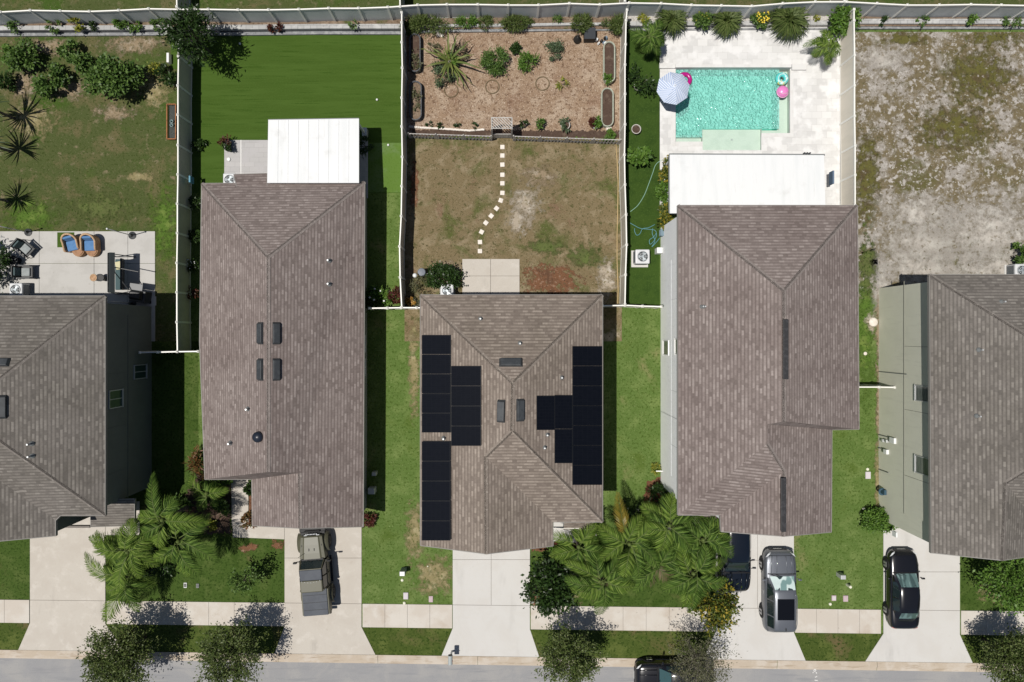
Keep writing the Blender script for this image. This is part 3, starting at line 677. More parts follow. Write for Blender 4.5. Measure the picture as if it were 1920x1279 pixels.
# ---- one storey house with the white patio cover
h2 = thing('house', 'low one storey house with taupe shingle roof and attached white patio cover', 'house', P(530, 660), 0, 'houses in a row along the street')
Z = 2.7
V2 = dict(a=(378, 344, Z), b=(684, 341, Z), c=(374, 640, Z), d=(384, 899, Z), r0=(503, 482, 5.3), r1=(503, 885, 5.3), g0=(562, 887, 4.33), g1=(563, 991, 4.33), e=(681, 988, Z), h=(472, 899, Z), i=(473, 986, Z))
F2 = [['a', 'b', 'r0'], ['a', 'r0', 'r1', 'd', 'c'], ['b', 'e', 'g1', 'g0', 'r1', 'r0'], ['g0', 'g1', 'i', 'h'], ['d', 'r1', 'g0', 'h']]
roof(h2, 'roof', V2, F2, m_shA, m_fascia, m_capA, [('a', 'r0'), ('b', 'r0'), ('r0', 'r1'), ('g0', 'g1')])
walls(h2, rect_in(380, 343, 682, 893, Z), Z - .16, m_st2); walls(h2, rect_in(475, 870, 681, 985, Z), Z - .20, m_st2)
VB = dict(a=(438, 327, 2.45), b=(501, 325, 2.45), c=(501, 352, 2.86), d=(444, 352, 2.86))
roof(h2, 'lean_to_roof', VB, [['a', 'b', 'c', 'd']], m_shA, m_fascia)
x2w = P(682, 500, Z).x - .35
for py in (645, 690): window_x(h2, x2w, P(0, py, 1.5).y, 1.5, 1.0, 1.4, 1)
for px in (489, 518):
    for py in (625, 693): turtle(h2, V2, F2[1] if px < 500 else ['b', 'r1', 'r0'], px, py, 1.25, .42)
p_, n_ = on_roof(V2, F2[1], 485, 819)
b = MB(); b.lathe(p_ + Vector((0, 0, -.1)), [(.30, 0), (.30, .28), (.22, .36), (.02, .40)], 20, 0, True); b.build('roof_dome', M('dark dome', (.012, .016, .026), (), .3, .5), h2, world=True, smooth=True)
for px, py, f in ((617, 489, 2), (617, 533, 2), (465, 767, 1), (432, 831, 1)): pipe(h2, V2, F2[f] if f == 1 else ['b', 'r1', 'r0'], px, py)
# patio cover
b = MB(); q = [P(503, 225, 2.75), P(673, 222.5, 2.75), P(673, 343, 3.05), P(501, 343, 3.05)]
t = Vector((0, 0, .12)); b.add([p - t for p in q] + q, [[0, 1, 2, 3], [7, 6, 5, 4], [0, 4, 5, 1], [1, 5, 6, 2], [2, 6, 7, 3], [3, 7, 4, 0]])
pc = b.build('patio_cover', m_whitebright, h2, world=True)
b = MB()
for i in range(1, 9):
    b.tube([P(503 + 170 * i / 9, 225.5 - 2 * i / 9, 2.765), P(501.5 + 171 * i / 9, 343, 3.058)], .007, 5)
b.build('seam', m_whitebright, pc, world=True)
for px, py in ((508, 229), (668, 227), (590, 228)):
    b = MB(); p = P(px, py, 2.7); b.box((p.x, p.y, 1.32), (.12, .12, 2.62)); b.build('post', m_whitem, pc, world=True)
b = MB(); p, q2 = P(503, 225, 2.66), P(673, 222.5, 2.66); b.tube([p, q2], .05, 6); b.build('gutter', m_greym, pc, world=True)
garage_door(h2, P(606, 0).x - .25, P(0, 985, Z).y + .35, 4.6, 2.15, m_gdoor)
door(h2, P(448, 0, 0).x, P(0, 893, Z).y + .35, m_dark_door)

# ---- the solar panel house, two storeys
h3 = thing('house', 'two storey house with brown shingle roof carrying black solar panels', 'house', P(955, 780), 0, 'houses in a row along the street')
Z = 5.5
V3 = dict(a=(788, 553, Z), b=(1130, 553, Z), c=(1130, 979, Z), d=(1037, 979, Z), e=(1037, 1024, Z), f=(788, 1023, Z), B=(962, 719, 7.58), A=(960, 808, 7.58), R=(911, 856, 7.02), T=(912, 1039, 7.02))
F3 = [['a', 'b', 'B'], ['b', 'c', 'A', 'B'], ['A', 'c', 'd', 'R'], ['a', 'B', 'A', 'R', 'T', 'f'], ['R', 'd', 'e', 'T']]
roof(h3, 'roof', V3, F3, m_shC, m_fascia, m_capC, [('a', 'B'), ('b', 'B'), ('c', 'A'), ('R', 'A'), ('B', 'A'), ('R', 'T')])
walls(h3, rect_in(788, 553, 1130, 979, Z), Z - .16, m_st3); walls(h3, rect_in(788, 940, 1037, 1024, Z), Z - .19, m_st3)
VP3 = dict(a=(1057, 979, 3.1), b=(1114, 979, 3.1), c=(1114, 993, 2.7), d=(1057, 993, 2.7))
roof(h3, 'porch_roof', VP3, [['a', 'b', 'c', 'd']], m_shC, m_fascia)
b = MB(); p = P(1110, 992, 1.3); b.box((p.x, p.y, 1.3), (.18, .18, 2.6)); b.build('porch_post', m_st3, h3, world=True)
b = MB(); p = P(1039, 988, 2.0); b.box(P(1062, 989.5, 2.72), (1.6, .1, .12)); b.build('porch_beam', m_st3, h3, world=True)
garage_door(h3, P(921, 0).x, P(0, 1023, Z).y + .35, 4.6, 2.15, m_gdoor)
door(h3, P(1060, 0, 0).x, P(0, 979, Z).y + .35, m_dark_door)
turtle(h3, V3, F3[0], 958, 680, 1.25, .48); turtle(h3, V3, F3[3], 940, 771, 1.2, .45); turtle(h3, V3, F3[1], 975, 769, 1.2, .45)
for px, py, f in ((901, 598, 0), (975, 644, 0), (1053, 708, 1), (832, 822, 3), (1026, 815, 1), (1021, 839, 1)): pipe(h3, V3, F3[f], px, py, .045, .3)
# solar panels
def solar_mat():
    m, nt, bs = new_mat('solar cells')
    uv = nd(nt, 'ShaderNodeUVMap').outputs[0]
    t = nd(nt, 'ShaderNodeTexBrick', offset=0.0)
    t.inputs['Color1'].default_value = (.0032, .0038, .0060, 1); t.inputs['Color2'].default_value = (.0042, .0048, .0072, 1); t.inputs['Mortar'].default_value = (.0065, .0072, .010, 1)
    t.inputs['Scale'].default_value = 1; t.inputs['Mortar Size'].default_value = .004; t.inputs['Brick Width'].default_value = .1667; t.inputs['Row Height'].default_value = .1
    nt.links.new(uv, t.inputs['Vector']); nt.links.new(t.outputs[0], bs.inputs['Base Color'])
    bs.inputs['Roughness'].default_value = .22; bs.inputs['Specular IOR Level'].default_value = .3
    return m
m_solar = solar_mat(); m_sframe = M('black panel frame', (.012, .013, .015), (), .4, .4)
def panel(f, x0, y0, x1, y1):
    cs = []
    for px, py in ((x0, y1), (x1, y1), (x1, y0), (x0, y0)):
        p, n = on_roof(V3, F3[f], px, py); cs.append(p + n * .10)
    b = MB(); d = n * -.04
    b.add([c + d for c in cs] + cs, [[3, 2, 1, 0], [0, 1, 5, 4], [1, 2, 6, 5], [2, 3, 7, 6], [3, 0, 4, 7]], None, 1)
    ctr = sum(cs, Vector()) / 4; ins = [c.lerp(ctr, .025) for c in cs]
    b.add(cs + ins, [[0, 1, 5, 4], [1, 2, 6, 5], [2, 3, 7, 6], [3, 0, 4, 7]], None, 1)
    b.add(ins, [[0, 1, 2, 3]], [[(0, 0), (1, 0), (1, 1), (0, 1)]], 0)
    b.build('solar_panel', [m_solar, m_sframe], h3, world=True)
def pcol(f, x0, x1, y0, y1, n, sl=0):
    for i in range(n):
        a = y0 + (y1 - y0) * i / n; c = y0 + (y1 - y0) * (i + 1) / n
        panel(f, x0, a + .35, x1, c - .35)
pcol(3, 792.5, 846.5, 628, 811, 5); pcol(3, 847.5, 903, 686, 836, 4); pcol(3, 792.5, 846, 827, 1013, 5)
pcol(1, 1072, 1127, 649, 909, 7)
panel(1, 1005, 742, 1038, 806); panel(1, 1038.7, 741, 1071.3, 803.6); panel(1, 1038.7, 804.6, 1071.3, 868)

# ---- the pool house
h4 = thing('house', 'two storey white walled house with taupe shingle roof in front of the pool', 'house', P(1440, 700), 0, 'houses in a row along the street')
Z = 5.6
V4 = dict(a=(1271, 385, Z), b=(1608, 385, Z), c=(1611, 805, Z), d=(1560, 806, Z), e=(1559, 998, Z), r0=(1471, 545, 7.67), r1=(1471, 790, 7.67), q=(1439, 796, 7.36), A=(1439, 832, 7.36), R=(1471, 884, 6.88), T=(1469, 1006, 6.88), f=(1350, 966, Z), g=(1352, 997, Z), h=(1271, 966, Z))
F4 = [['a', 'b', 'r0'], ['b', 'c', 'r1', 'r0'], ['c', 'd', 'q', 'r1'], ['a', 'r0', 'r1', 'q', 'A', 'h'], ['q', 'd', 'e', 'T', 'R', 'A'], ['A', 'R', 'f', 'h'], ['R', 'T', 'g', 'f']]
roof(h4, 'roof', V4, F4, m_shA, m_fascia, m_capA, [('a', 'r0'), ('b', 'r0'), ('r0', 'r1'), ('A', 'R'), ('R', 'T')])
W4 = rect_in(1271, 385, 1609, 805, Z); walls(h4, W4, Z - .16, m_st4)
walls(h4, rect_in(1271, 780, 1560, 962, Z), Z - .18, m_st4); walls(h4, rect_in(1352, 900, 1559, 998, Z), Z - .21, m_st4)
VP4 = dict(a=(1254, 948, 3.4), b=(1352, 948, 3.4), c=(1352, 1002, 2.7), d=(1254, 1002, 2.7))
roof(h4, 'porch_roof', VP4, [['a', 'b', 'c', 'd']], m_shA, m_fasciaw)
b = MB(); p = P(1258, 998, 2.7); b.box((p.x, p.y, 1.3), (.25, .25, 2.6)); b.build('porch_post', m_st4, h4, world=True)
x4w = W4[0][0]
window_x(h4, x4w, P(0, 652, 1.4).y, 1.5, .85, 1.3, -1, m_glassg, False); window_x(h4, x4w, P(0, 650, 4).y, 4.3, .85, 1.1, -1, m_glassg, False)
b = MB()
for y in (560, 735, 840): b.box((x4w - .004, P(0, y, 4).y, 3.9), (.014, .02, 2.6))
b.box((x4w - .006, P(0, 690, 2.75).y, 2.72), (.016, 12.6, .02)); b.build('stucco_joint', M('pale joint', (.62, .64, .65)), h4, world=True)
def ridge_vent(h, x0, y0, x1, y1, z):
    a, c = P(x0, y0, z), P(x1, y1, z); b = MB(); d = (c - a).length
    b.box((a + c) / 2 + Vector((0, 0, .10)), (.27, d, .12)); b.build('ridge_vent', M('black ridge vent', (.022, .022, .024), [((.035, .035, .038), 5, .5, .62, 2)], .5, .3), h, world=True, bevel=.02)
ridge_vent(h4, 1471.5, 599, 1471.5, 711, 7.67); ridge_vent(h4, 1468, 895, 1467, 996, 6.9)
for px, py, f in ((1316, 575, 3), (1320, 575, 3)): pipe(h4, V4, F4[f], px, py, .04, .3)
garage_door(h4, P(1432, 0).x, P(0, 998, Z).y + .35, 4.6, 2.15, m_gdoor)
b = MB(); q = [P(1256, 290, 2.7), P(1545, 291, 2.7), P(1548, 400, 3.0), P(1256, 400, 3.0)]
t = Vector((0, 0, .12)); b.add([p - t for p in q] + q, [[0, 1, 2, 3], [7, 6, 5, 4], [0, 4, 5, 1], [1, 5, 6, 2], [2, 6, 7, 3], [3, 7, 4, 0]])
pc4 = b.build('patio_cover', m_whitebright, h4, world=True)
b = MB()
for i in range(1, 15):
    b.tube([P(1256 + 289 * i / 15, 290.6, 2.713), P(1256 + 292 * i / 15, 400, 3.008)], .008, 5)
b.build('seam', m_whitebright, pc4, world=True)
for px in (1262, 1400, 1539):
    b = MB(); p = P(px, 296, 2.6); b.box((p.x, p.y, 1.3), (.12, .12, 2.55)); b.build('post', m_whitem, pc4, world=True)
b = MB(); b.tube([P(1255, 289.6, 2.62), P(1546, 290.6, 2.62)], .06, 6); b.build('gutter', m_greym, pc4, world=True)
b = MB(); b.box(P(1254.6, 345, 2.62), (.07, 3.4, .14)); b.build('gutter', m_greym, pc4, world=True)

# ---- right end house
h5 = thing('house', 'two storey house at the right edge with grey roof and sunlit sage side wall', 'house', P(1910, 780), 0, 'houses in a row along the street')
Z = 5.7
V5 = dict(a=(1743, 515, Z), b=(2090, 515, Z), c=(2090, 1000, Z), E=(1975, 660, 7.8), A=(1975, 850, 7.8), R=(1886, 905, 6.97), T=(1880, 1051, 6.97), d=(1955, 1000, Z), e=(1955, 1040, Z), f=(1746, 1037, Z))
F5 = [['a', 'b', 'E'], ['b', 'c', 'A', 'E'], ['a', 'E', 'A', 'R', 'T', 'f'], ['A', 'R', 'd', 'c'], ['R', 'T', 'e', 'd']]
roof(h5, 'roof', V5, F5, m_shB, m_fascia, m_capB, [('a', 'E'), ('R', 'T'), ('R', 'A')])
W5 = rect_in(1743, 515, 2090, 1000, Z); walls(h5, W5, Z - .16, m_st5); walls(h5, rect_in(1745, 960, 1955, 1037, Z), Z - .19, m_st5)
x5w = W5[0][0]
window_x(h5, x5w, P(0, 738, 4.5).y, 4.55, .85, 1.3, -1, m_glassg, False, m_galv); window_x(h5, x5w, P(0, 873, 4.5).y, 4.55, .95, 1.3, -1, m_glassg, False, m_galv)
b = MB()
for y in (650, 772, 899): b.box((x5w - .004, P(0, y, 4).y, 4.1), (.014, .02, 2.6))
b.box((x5w - .006, P(0, 745, 2.75).y, 2.75), (.03, 13.6, .04)); b.build('stucco_joint', M('grey joint', (.19, .19, .16)), h5, world=True)
for px, py in ((1878, 566), (1836, 656), (1832, 780), ): pipe(h5, V5, F5[2] if py > 600 else F5[0], px, py, .045, .3)
def wallbox(px, py, z, d, m, name='utility_box', h=h5, xw=x5w, s=-1):
    b = MB(); b.box((xw + s * d[0] / 2, P(0, py, z).y, z), d); return b.build(name, m, h, world=True, bevel=.01)
wallbox(0, 826, 1.7, (.14, .34, .5), m_whitem); wallbox(0, 827, 1.0, (.12, .18, .22), m_galv, 'meter'); wallbox(0, 826, .6, (.12, .18, .22), m_galv, 'meter')
wallbox(0, 847, 1.0, (.16, .28, .35), m_whitem)
for py, z0, z1 in ((815, .1, 1.9), (839, .0, .9), (880, .1, 1.2), (697, .2, 3.1)):
    b = MB(); b.tube([(x5w - .05, P(0, py, z0).y, z0), (x5w - .05, P(0, py, z0).y, z1)], .025, 6); b.build('conduit', m_greym, h5, world=True)
b = MB(); b.box((x5w - .06, P(0, 995, 1.2).y, 1.9), (.1, .3, .4)); b.build('wall_lamp', m_whitem, h5, world=True)
# pipe stub and tap on the white wall
b = MB(); p = (x4w - .25, P(0, 886, .9).y, .6); b.box((x4w - .2, P(0, 884, .6).y, .5), (.4, .06, .06)); b.build('spigot', m_trim, h4, world=True)
# ================================================================ fences and walls
m_vinyl = M('cream vinyl fence panel', (.46, .43, .37), [((.41, .385, .33), (2, 2, .5), .45, .65, 4)], .55, .3)
m_vinylg = M('grey vinyl panel', (.56, .585, .59), [((.50, .525, .53), (1.5, 1.5, .5), .42, .65, 4)], .55, .3)  # cool grey panels for the long back fence
m_vpost = M('white vinyl post', (.74, .73, .68), (), .45, .35)
def fence(label, tops, h=1.85, m=None, group=None, skip_post=(), name='vinyl_fence', p=.12):
    pts = [P(x, y, h) for x, y in tops]
    f = thing(name, label, 'fence', (pts[0].x, pts[0].y, 0), 0, group)
    pm = None
    for i, q in enumerate(pts):
        b = MB(); b.box((q.x, q.y, h / 2), (p, p, h)); b.add([(q.x - p * .62, q.y - p * .62, h), (q.x + p * .62, q.y - p * .62, h), (q.x + p * .62, q.y + p * .62, h), (q.x - p * .62, q.y + p * .62, h), (q.x, q.y, h + .09)], [[0, 1, 4], [1, 2, 4], [2, 3, 4], [3, 0, 4], [3, 2, 1, 0]])
        b.build('post', m_vpost, f, world=True)
    for a, c in zip(pts, pts[1:]):
        d = c - a; L = d.length - p; mid = (a + c) / 2; rz = math.atan2(d.y, d.x)
        b = MB(); b.box((mid.x, mid.y, h / 2 + .02), (L, .035, h - .18), rz)
        n = max(1, int(L / .18)); u = Vector((math.cos(rz), math.sin(rz), 0)); w = Vector((-u.y, u.x, 0))
        for z in (.10, h - .09): b.box((mid.x, mid.y, z), (L, .05 if z < 1 else .07, .12), rz, 1)
        b.build('fence_panel', [m or m_vinyl, m_vpost], f, world=True)
    return f
G = 'vinyl fence runs around the back yards'
fence('long vinyl fence along the back of all the yards', [(-55, 25), (0, 22), (56, 19), (112, 20), (167, 21), (222, 19), (278, 16), (334, 17), (390, 17), (446, 18), (503, 18), (560, 17), (616, 15), (672, 15), (727, 13), (783, 9), (838, 8), (896, 8), (953, 9), (1010, 9), (1068, 6), (1125, 8), (1180, 5), (1240, 6), (1297, 9), (1353, 10), (1410, 11), (1468, 6), (1529, 3), (1588, 3), (1645, 6), (1702, 9), (1762, 9), (1821, 8), (1878, 9), (1935, 10), (1990, 10)], m=m_vinylg, group=G)
fence('vinyl fence beside the patchy back lawn, one face in shade', [(334, 29), (334, 48), (334, 105), (333, 160), (333, 215), (333, 272), (333, 327), (332, 382), (332, 437), (331, 493), (331, 548), (331, 604), (332, 659)], group=G)
fence('vinyl fence between the artificial turf and the mulch garden', [(753, 23), (753, 42), (753, 79), (754, 127), (753, 183), (753, 237), (754, 294), (753, 349), (752, 405), (749, 462), (750, 520), (753, 576)], group=G)
fence('vinyl fence between the mulch garden and the pool yard', [(1176, 18), (1174, 38), (1173, 83), (1172, 121), (1172, 176), (1172, 233), (1171, 290), (1172, 346), (1174, 402), (1175, 459), (1173, 515), (1172, 571)], group=G)
fence('sunlit beige fence between the pool deck and the sandy lot', [(1602, 17), (1602, 38), (1603, 103), (1603, 160), (1603, 217), (1604, 273), (1604, 328), (1604, 385), (1604, 440)], group=G, m=M('tan vinyl panel', (.66, .61, .52), [((.62, .575, .49), (2, 2, .5), .45, .65, 4)], .6, .3))
GC = 'short vinyl fences across the gaps between houses'
fence('short cross fence beside the left end house wall', [(262, 661), (295, 660.5), (332, 659.5), (371, 659)], group=GC)
fence('short cross fence between the low house and the solar panel house', [(692, 578), (726, 577.5), (752, 577), (781, 577), (792, 577)], group=GC)
fence('short cross fence between the solar panel house and the pool house', [(1130, 573.5), (1172, 572.5), (1205, 574), (1240, 575)], group=GC)
fence('short cross fence ending at the sage side wall', [(1606, 726), (1649, 726), (1678, 726.5)], group=GC)
GB = 'vinyl fence stubs of the yards behind'
for x, l in ((331, 'fence stub behind the back fence above the shaded tree corner'), (750, 'fence stub behind the back fence above the mulch garden corner'), (1172, 'fence stub behind the back fence above the pool yard'), (1584, 'fence stub behind the back fence above the tan fence corner')):
    fence(l, [(x, 12 if x < 900 else 1), (x - 1, -30), (x - 1, -85)], group=GB)

m_block = BRICK('grey retaining block', (.37, .37, .365), (.31, .31, .305), (.20, .20, .20), .40, .30, .012, layers=[((.42, .42, .41), 2, .5, .68, 4)])
m_block2 = M('dark retaining block', (.20, .205, .21), [((.28, .285, .285), 3, .45, .62, 4), ((.12, .125, .13), 7, .55, .68, 3)], .9, .15)
def retaining(label, pts, cap=8.5, stepw=6):
    a = thing('retaining_wall', label, 'wall', P(*pts[0]), 0, 'block retaining walls along the back of the yards')
    b = MB(); c = MB(); d = MB()
    for (x0, y0), (x1, y1) in zip(pts, pts[1:]):
        b.prism([P(x0, y0), P(x1, y1), P(x1, y1 + cap), P(x0, y0 + cap)], -.05, .34)
        d.prism([P(x0, y0 + cap + 2.6), P(x1, y1 + cap + 2.6), P(x1, y1 + cap + stepw + 2), P(x0, y0 + cap + stepw + 2)], -.05, .14)
        c.prism([P(x0, y0 + cap + .05), P(x1, y1 + cap + .05), P(x1, y1 + cap + 2.5), P(x0, y0 + cap + 2.5)], -.05, .03)
    b.build('cap_course', m_block, a, world=True); d.build('lower_course', m_block2, a, world=True); c.build('gap', M('dark gap', (.03, .035, .04)), a, world=True)
retaining('pale block retaining wall behind the patchy back lawn', [(-100, 53), (0, 53), (110, 52.5), (220, 52), (322, 51)])
retaining('pale block retaining wall behind the artificial turf', [(362, 51), (480, 51), (600, 49.5), (754, 49.5)])
retaining('grey block edging behind the mulch garden', [(765, 52), (830, 50), (960, 49), (1080, 47), (1166, 47)], 5, 5)
retaining('pale block retaining wall behind the sandy lot', [(1603, 40), (1700, 40), (1820, 40), (1930, 40), (2000, 40)], 9, 5)
retaining('low white wall behind the pool deck', [(1178, 45), (1340, 44), (1500, 43), (1590, 44)], 8, 4)

# garden picket fence with lattice arbor
m_wood = M('weathered grey wood', (.40, .385, .36), [((.31, .295, .275), (3, 3, 1), .45, .65, 5), ((.50, .48, .45), (8, 8, 2), .55, .7, 3)], .9, .1)
def picket(label, x0, y0, x1, y1, h=.95):
    a, c = P(x0, y0, h), P(x1, y1, h); d = c - a; L = d.length; u = d.normalized(); rz = math.atan2(d.y, d.x)
    f = thing('picket_fence', label, 'fence', (a.x, a.y, 0), 0, 'grey picket fences across the garden')
    nb = max(1, round(L / 1.8))
    for i in range(nb + 1):
        q = a + d * (i / nb); b = MB(); b.box((q.x, q.y, h / 2 + .02), (.09, .09, h + .06), rz); b.ball((q.x, q.y, h + .07), .05, 8, 6); b.build('post', m_wood, f, world=True)
    for i in range(nb):
        b = MB(); s = a + d * (i / nb); l = L / nb; n = int(l / .19); w = Vector((u.y, -u.x, 0))
        for z in (.22, h - .08): 
            q = s + u * (l / 2); b.box((q.x, q.y, z), (l - .1, .04, .08), rz)
        for j in range(n):
            q = s + u * (l * (j + .5) / n) + w * .035; b.box((q.x, q.y, h / 2), (.085, .022, h - .02), rz)
        b.build('picket_panel', m_wood, f, world=True)
picket('grey picket fence left of the lattice arbor', 765, 250, 921, 255)
picket('grey picket fence right of the lattice arbor', 963, 255, 1164, 262)
ar = thing('garden_arbor', 'weathered wooden arbor with lattice roof at the garden entrance', 'arbor', P(941, 249))
ha = 2.0
cs = [P(922, 221, ha), P(959, 221, ha), P(960, 241, ha), P(922, 241, ha)]
for q in cs:
    b = MB(); b.box((q.x, q.y, ha / 2), (.09, .09, ha)); b.build('post', m_wood, ar, world=True)
def lattice(o, u, v, nu, nv, name, par, t=.026, n=Vector((0, 0, 1)), both=True):
    b = MB(); U, Vv = u.length, v.length; ud, vd = u.normalized(), v.normalized()
    def strip(p, q, off):
        d = (q - p); l = d.length; d.normalize(); s = d.cross(n).normalized() * t / 1.0; k = n * off; e = n * .012
        b.add([p - s + k, p + s + k, q + s + k, q - s + k, p - s + k + e, p + s + k + e, q + s + k + e, q - s + k + e], [[3, 2, 1, 0], [4, 5, 6, 7], [0, 1, 5, 4], [1, 2, 6, 5], [2, 3, 7, 6], [3, 0, 4, 7]])
    step = .15 if both else .17; m = int((U + Vv) / step)
    for i in range(1, m):
        s_ = i * step
        a0 = min(s_, U); b0 = s_ - a0; b1 = min(s_, Vv); a1 = s_ - b1
        if abs(a0 - a1) + abs(b0 - b1) > .1:
            strip(o + ud * a0 + vd * b0, o + ud * a1 + vd * b1, 0)
            if both: strip(o + ud * (U - a0) + vd * b0, o + ud * (U - a1) + vd * b1, .014)
    for p, q in ((o, o + u), (o + u, o + u + v), (o + u + v, o + v), (o + v, o)): strip(p, q, .028)
    return b.build(name, m_wood, par, world=True)
lattice(cs[3], cs[2] - cs[3], cs[0] - cs[3], 0, 0, 'lattice_roof', ar, both=False)
for i, j in ((0, 3), (1, 2)):
    o_ = Vector((cs[j].x, cs[j].y, .1)); lattice(o_, cs[i] - cs[j], Vector((0, 0, ha - .2)), 0, 0, 'side_lattice', ar, n=Vector((1, 0, 0)))
b = MB(); b.box(((cs[2].x + cs[3].x) / 2, cs[2].y, .5), (1.1, .04, .75)); b.build('gate_panel', m_wood, ar, world=True)
# ================================================================ vehicles
def paint(n, c, rough=.28, metal=.3, coat=1.0, spec=.5):
    return M(n, c, (), rough, spec, metal, None, coat)
m_tyre = M('tyre rubber', (.018, .018, .018), (), .85, .2)
m_rim = M('alloy rim', (.50, .50, .51), (), .35, .5, .6)
m_carglass = M('car glass', (.012, .020, .021), (), .04, .8)
m_windsh = M('windscreen glass', (.10, .165, .165), [((.05, .085, .088), (3.2, .6, 1), .45, .55, 1), ((.17, .25, .25), (5, .8, 1), .58, .66, 1)], .06, .8)  # teal tone and streaks paint sky reflection and lit interior into the glass
m_head = M('headlight lens', (.62, .64, .66), (), .1, .7)
m_tail = M('tail light', (.28, .02, .015), (), .2, .6)
m_plast = M('black trim plastic', (.016, .016, .017), (), .6, .3)
m_chrome = M('chrome trim', (.6, .6, .6), (), .2, .5, .9)

def wheels(t, xs, ys, r, w, rim=m_rim):
    for x in xs:
        for y in ys:
            b = MB(); b.wheelx((0, 0, 0), r, w, 24); o = b.build('wheel', m_tyre, t, smooth=False, bevel=.02); o.location = (x, y, r)
            s = 1 if x > 0 else -1
            b = MB(); b.wheelx((s * (w / 2 - .015), 0, 0), r * .64, .05, 20)
            b.wheelx((s * (w / 2 + .02), 0, 0), r * .14, .03, 10)
            d = MB()
            for k in range(10):
                a = 2 * math.pi * k / 10; d.box((s * (w / 2 + .012), math.cos(a) * r * .36, math.sin(a) * r * .36), (.02, .05, r * .52), 0, 0, -a + math.pi / 2 + math.pi / 2)
            b.build('tyre_wall', M('wheel hub dark', (.06, .06, .06)) if 'wheel hub dark' not in bpy.data.materials else bpy.data.materials['wheel hub dark'], o); d.build('rim', rim, o)

def lerp_st(st, y):
    for a, c in zip(st, st[1:]):
        if a[0] >= y >= c[0]:
            f = (a[0] - y) / (a[0] - c[0]) if a[0] != c[0] else 0
            return [u + (v - u) * f for u, v in zip(a, c)]
    return list(st[0] if y > st[0][0] else st[-1])

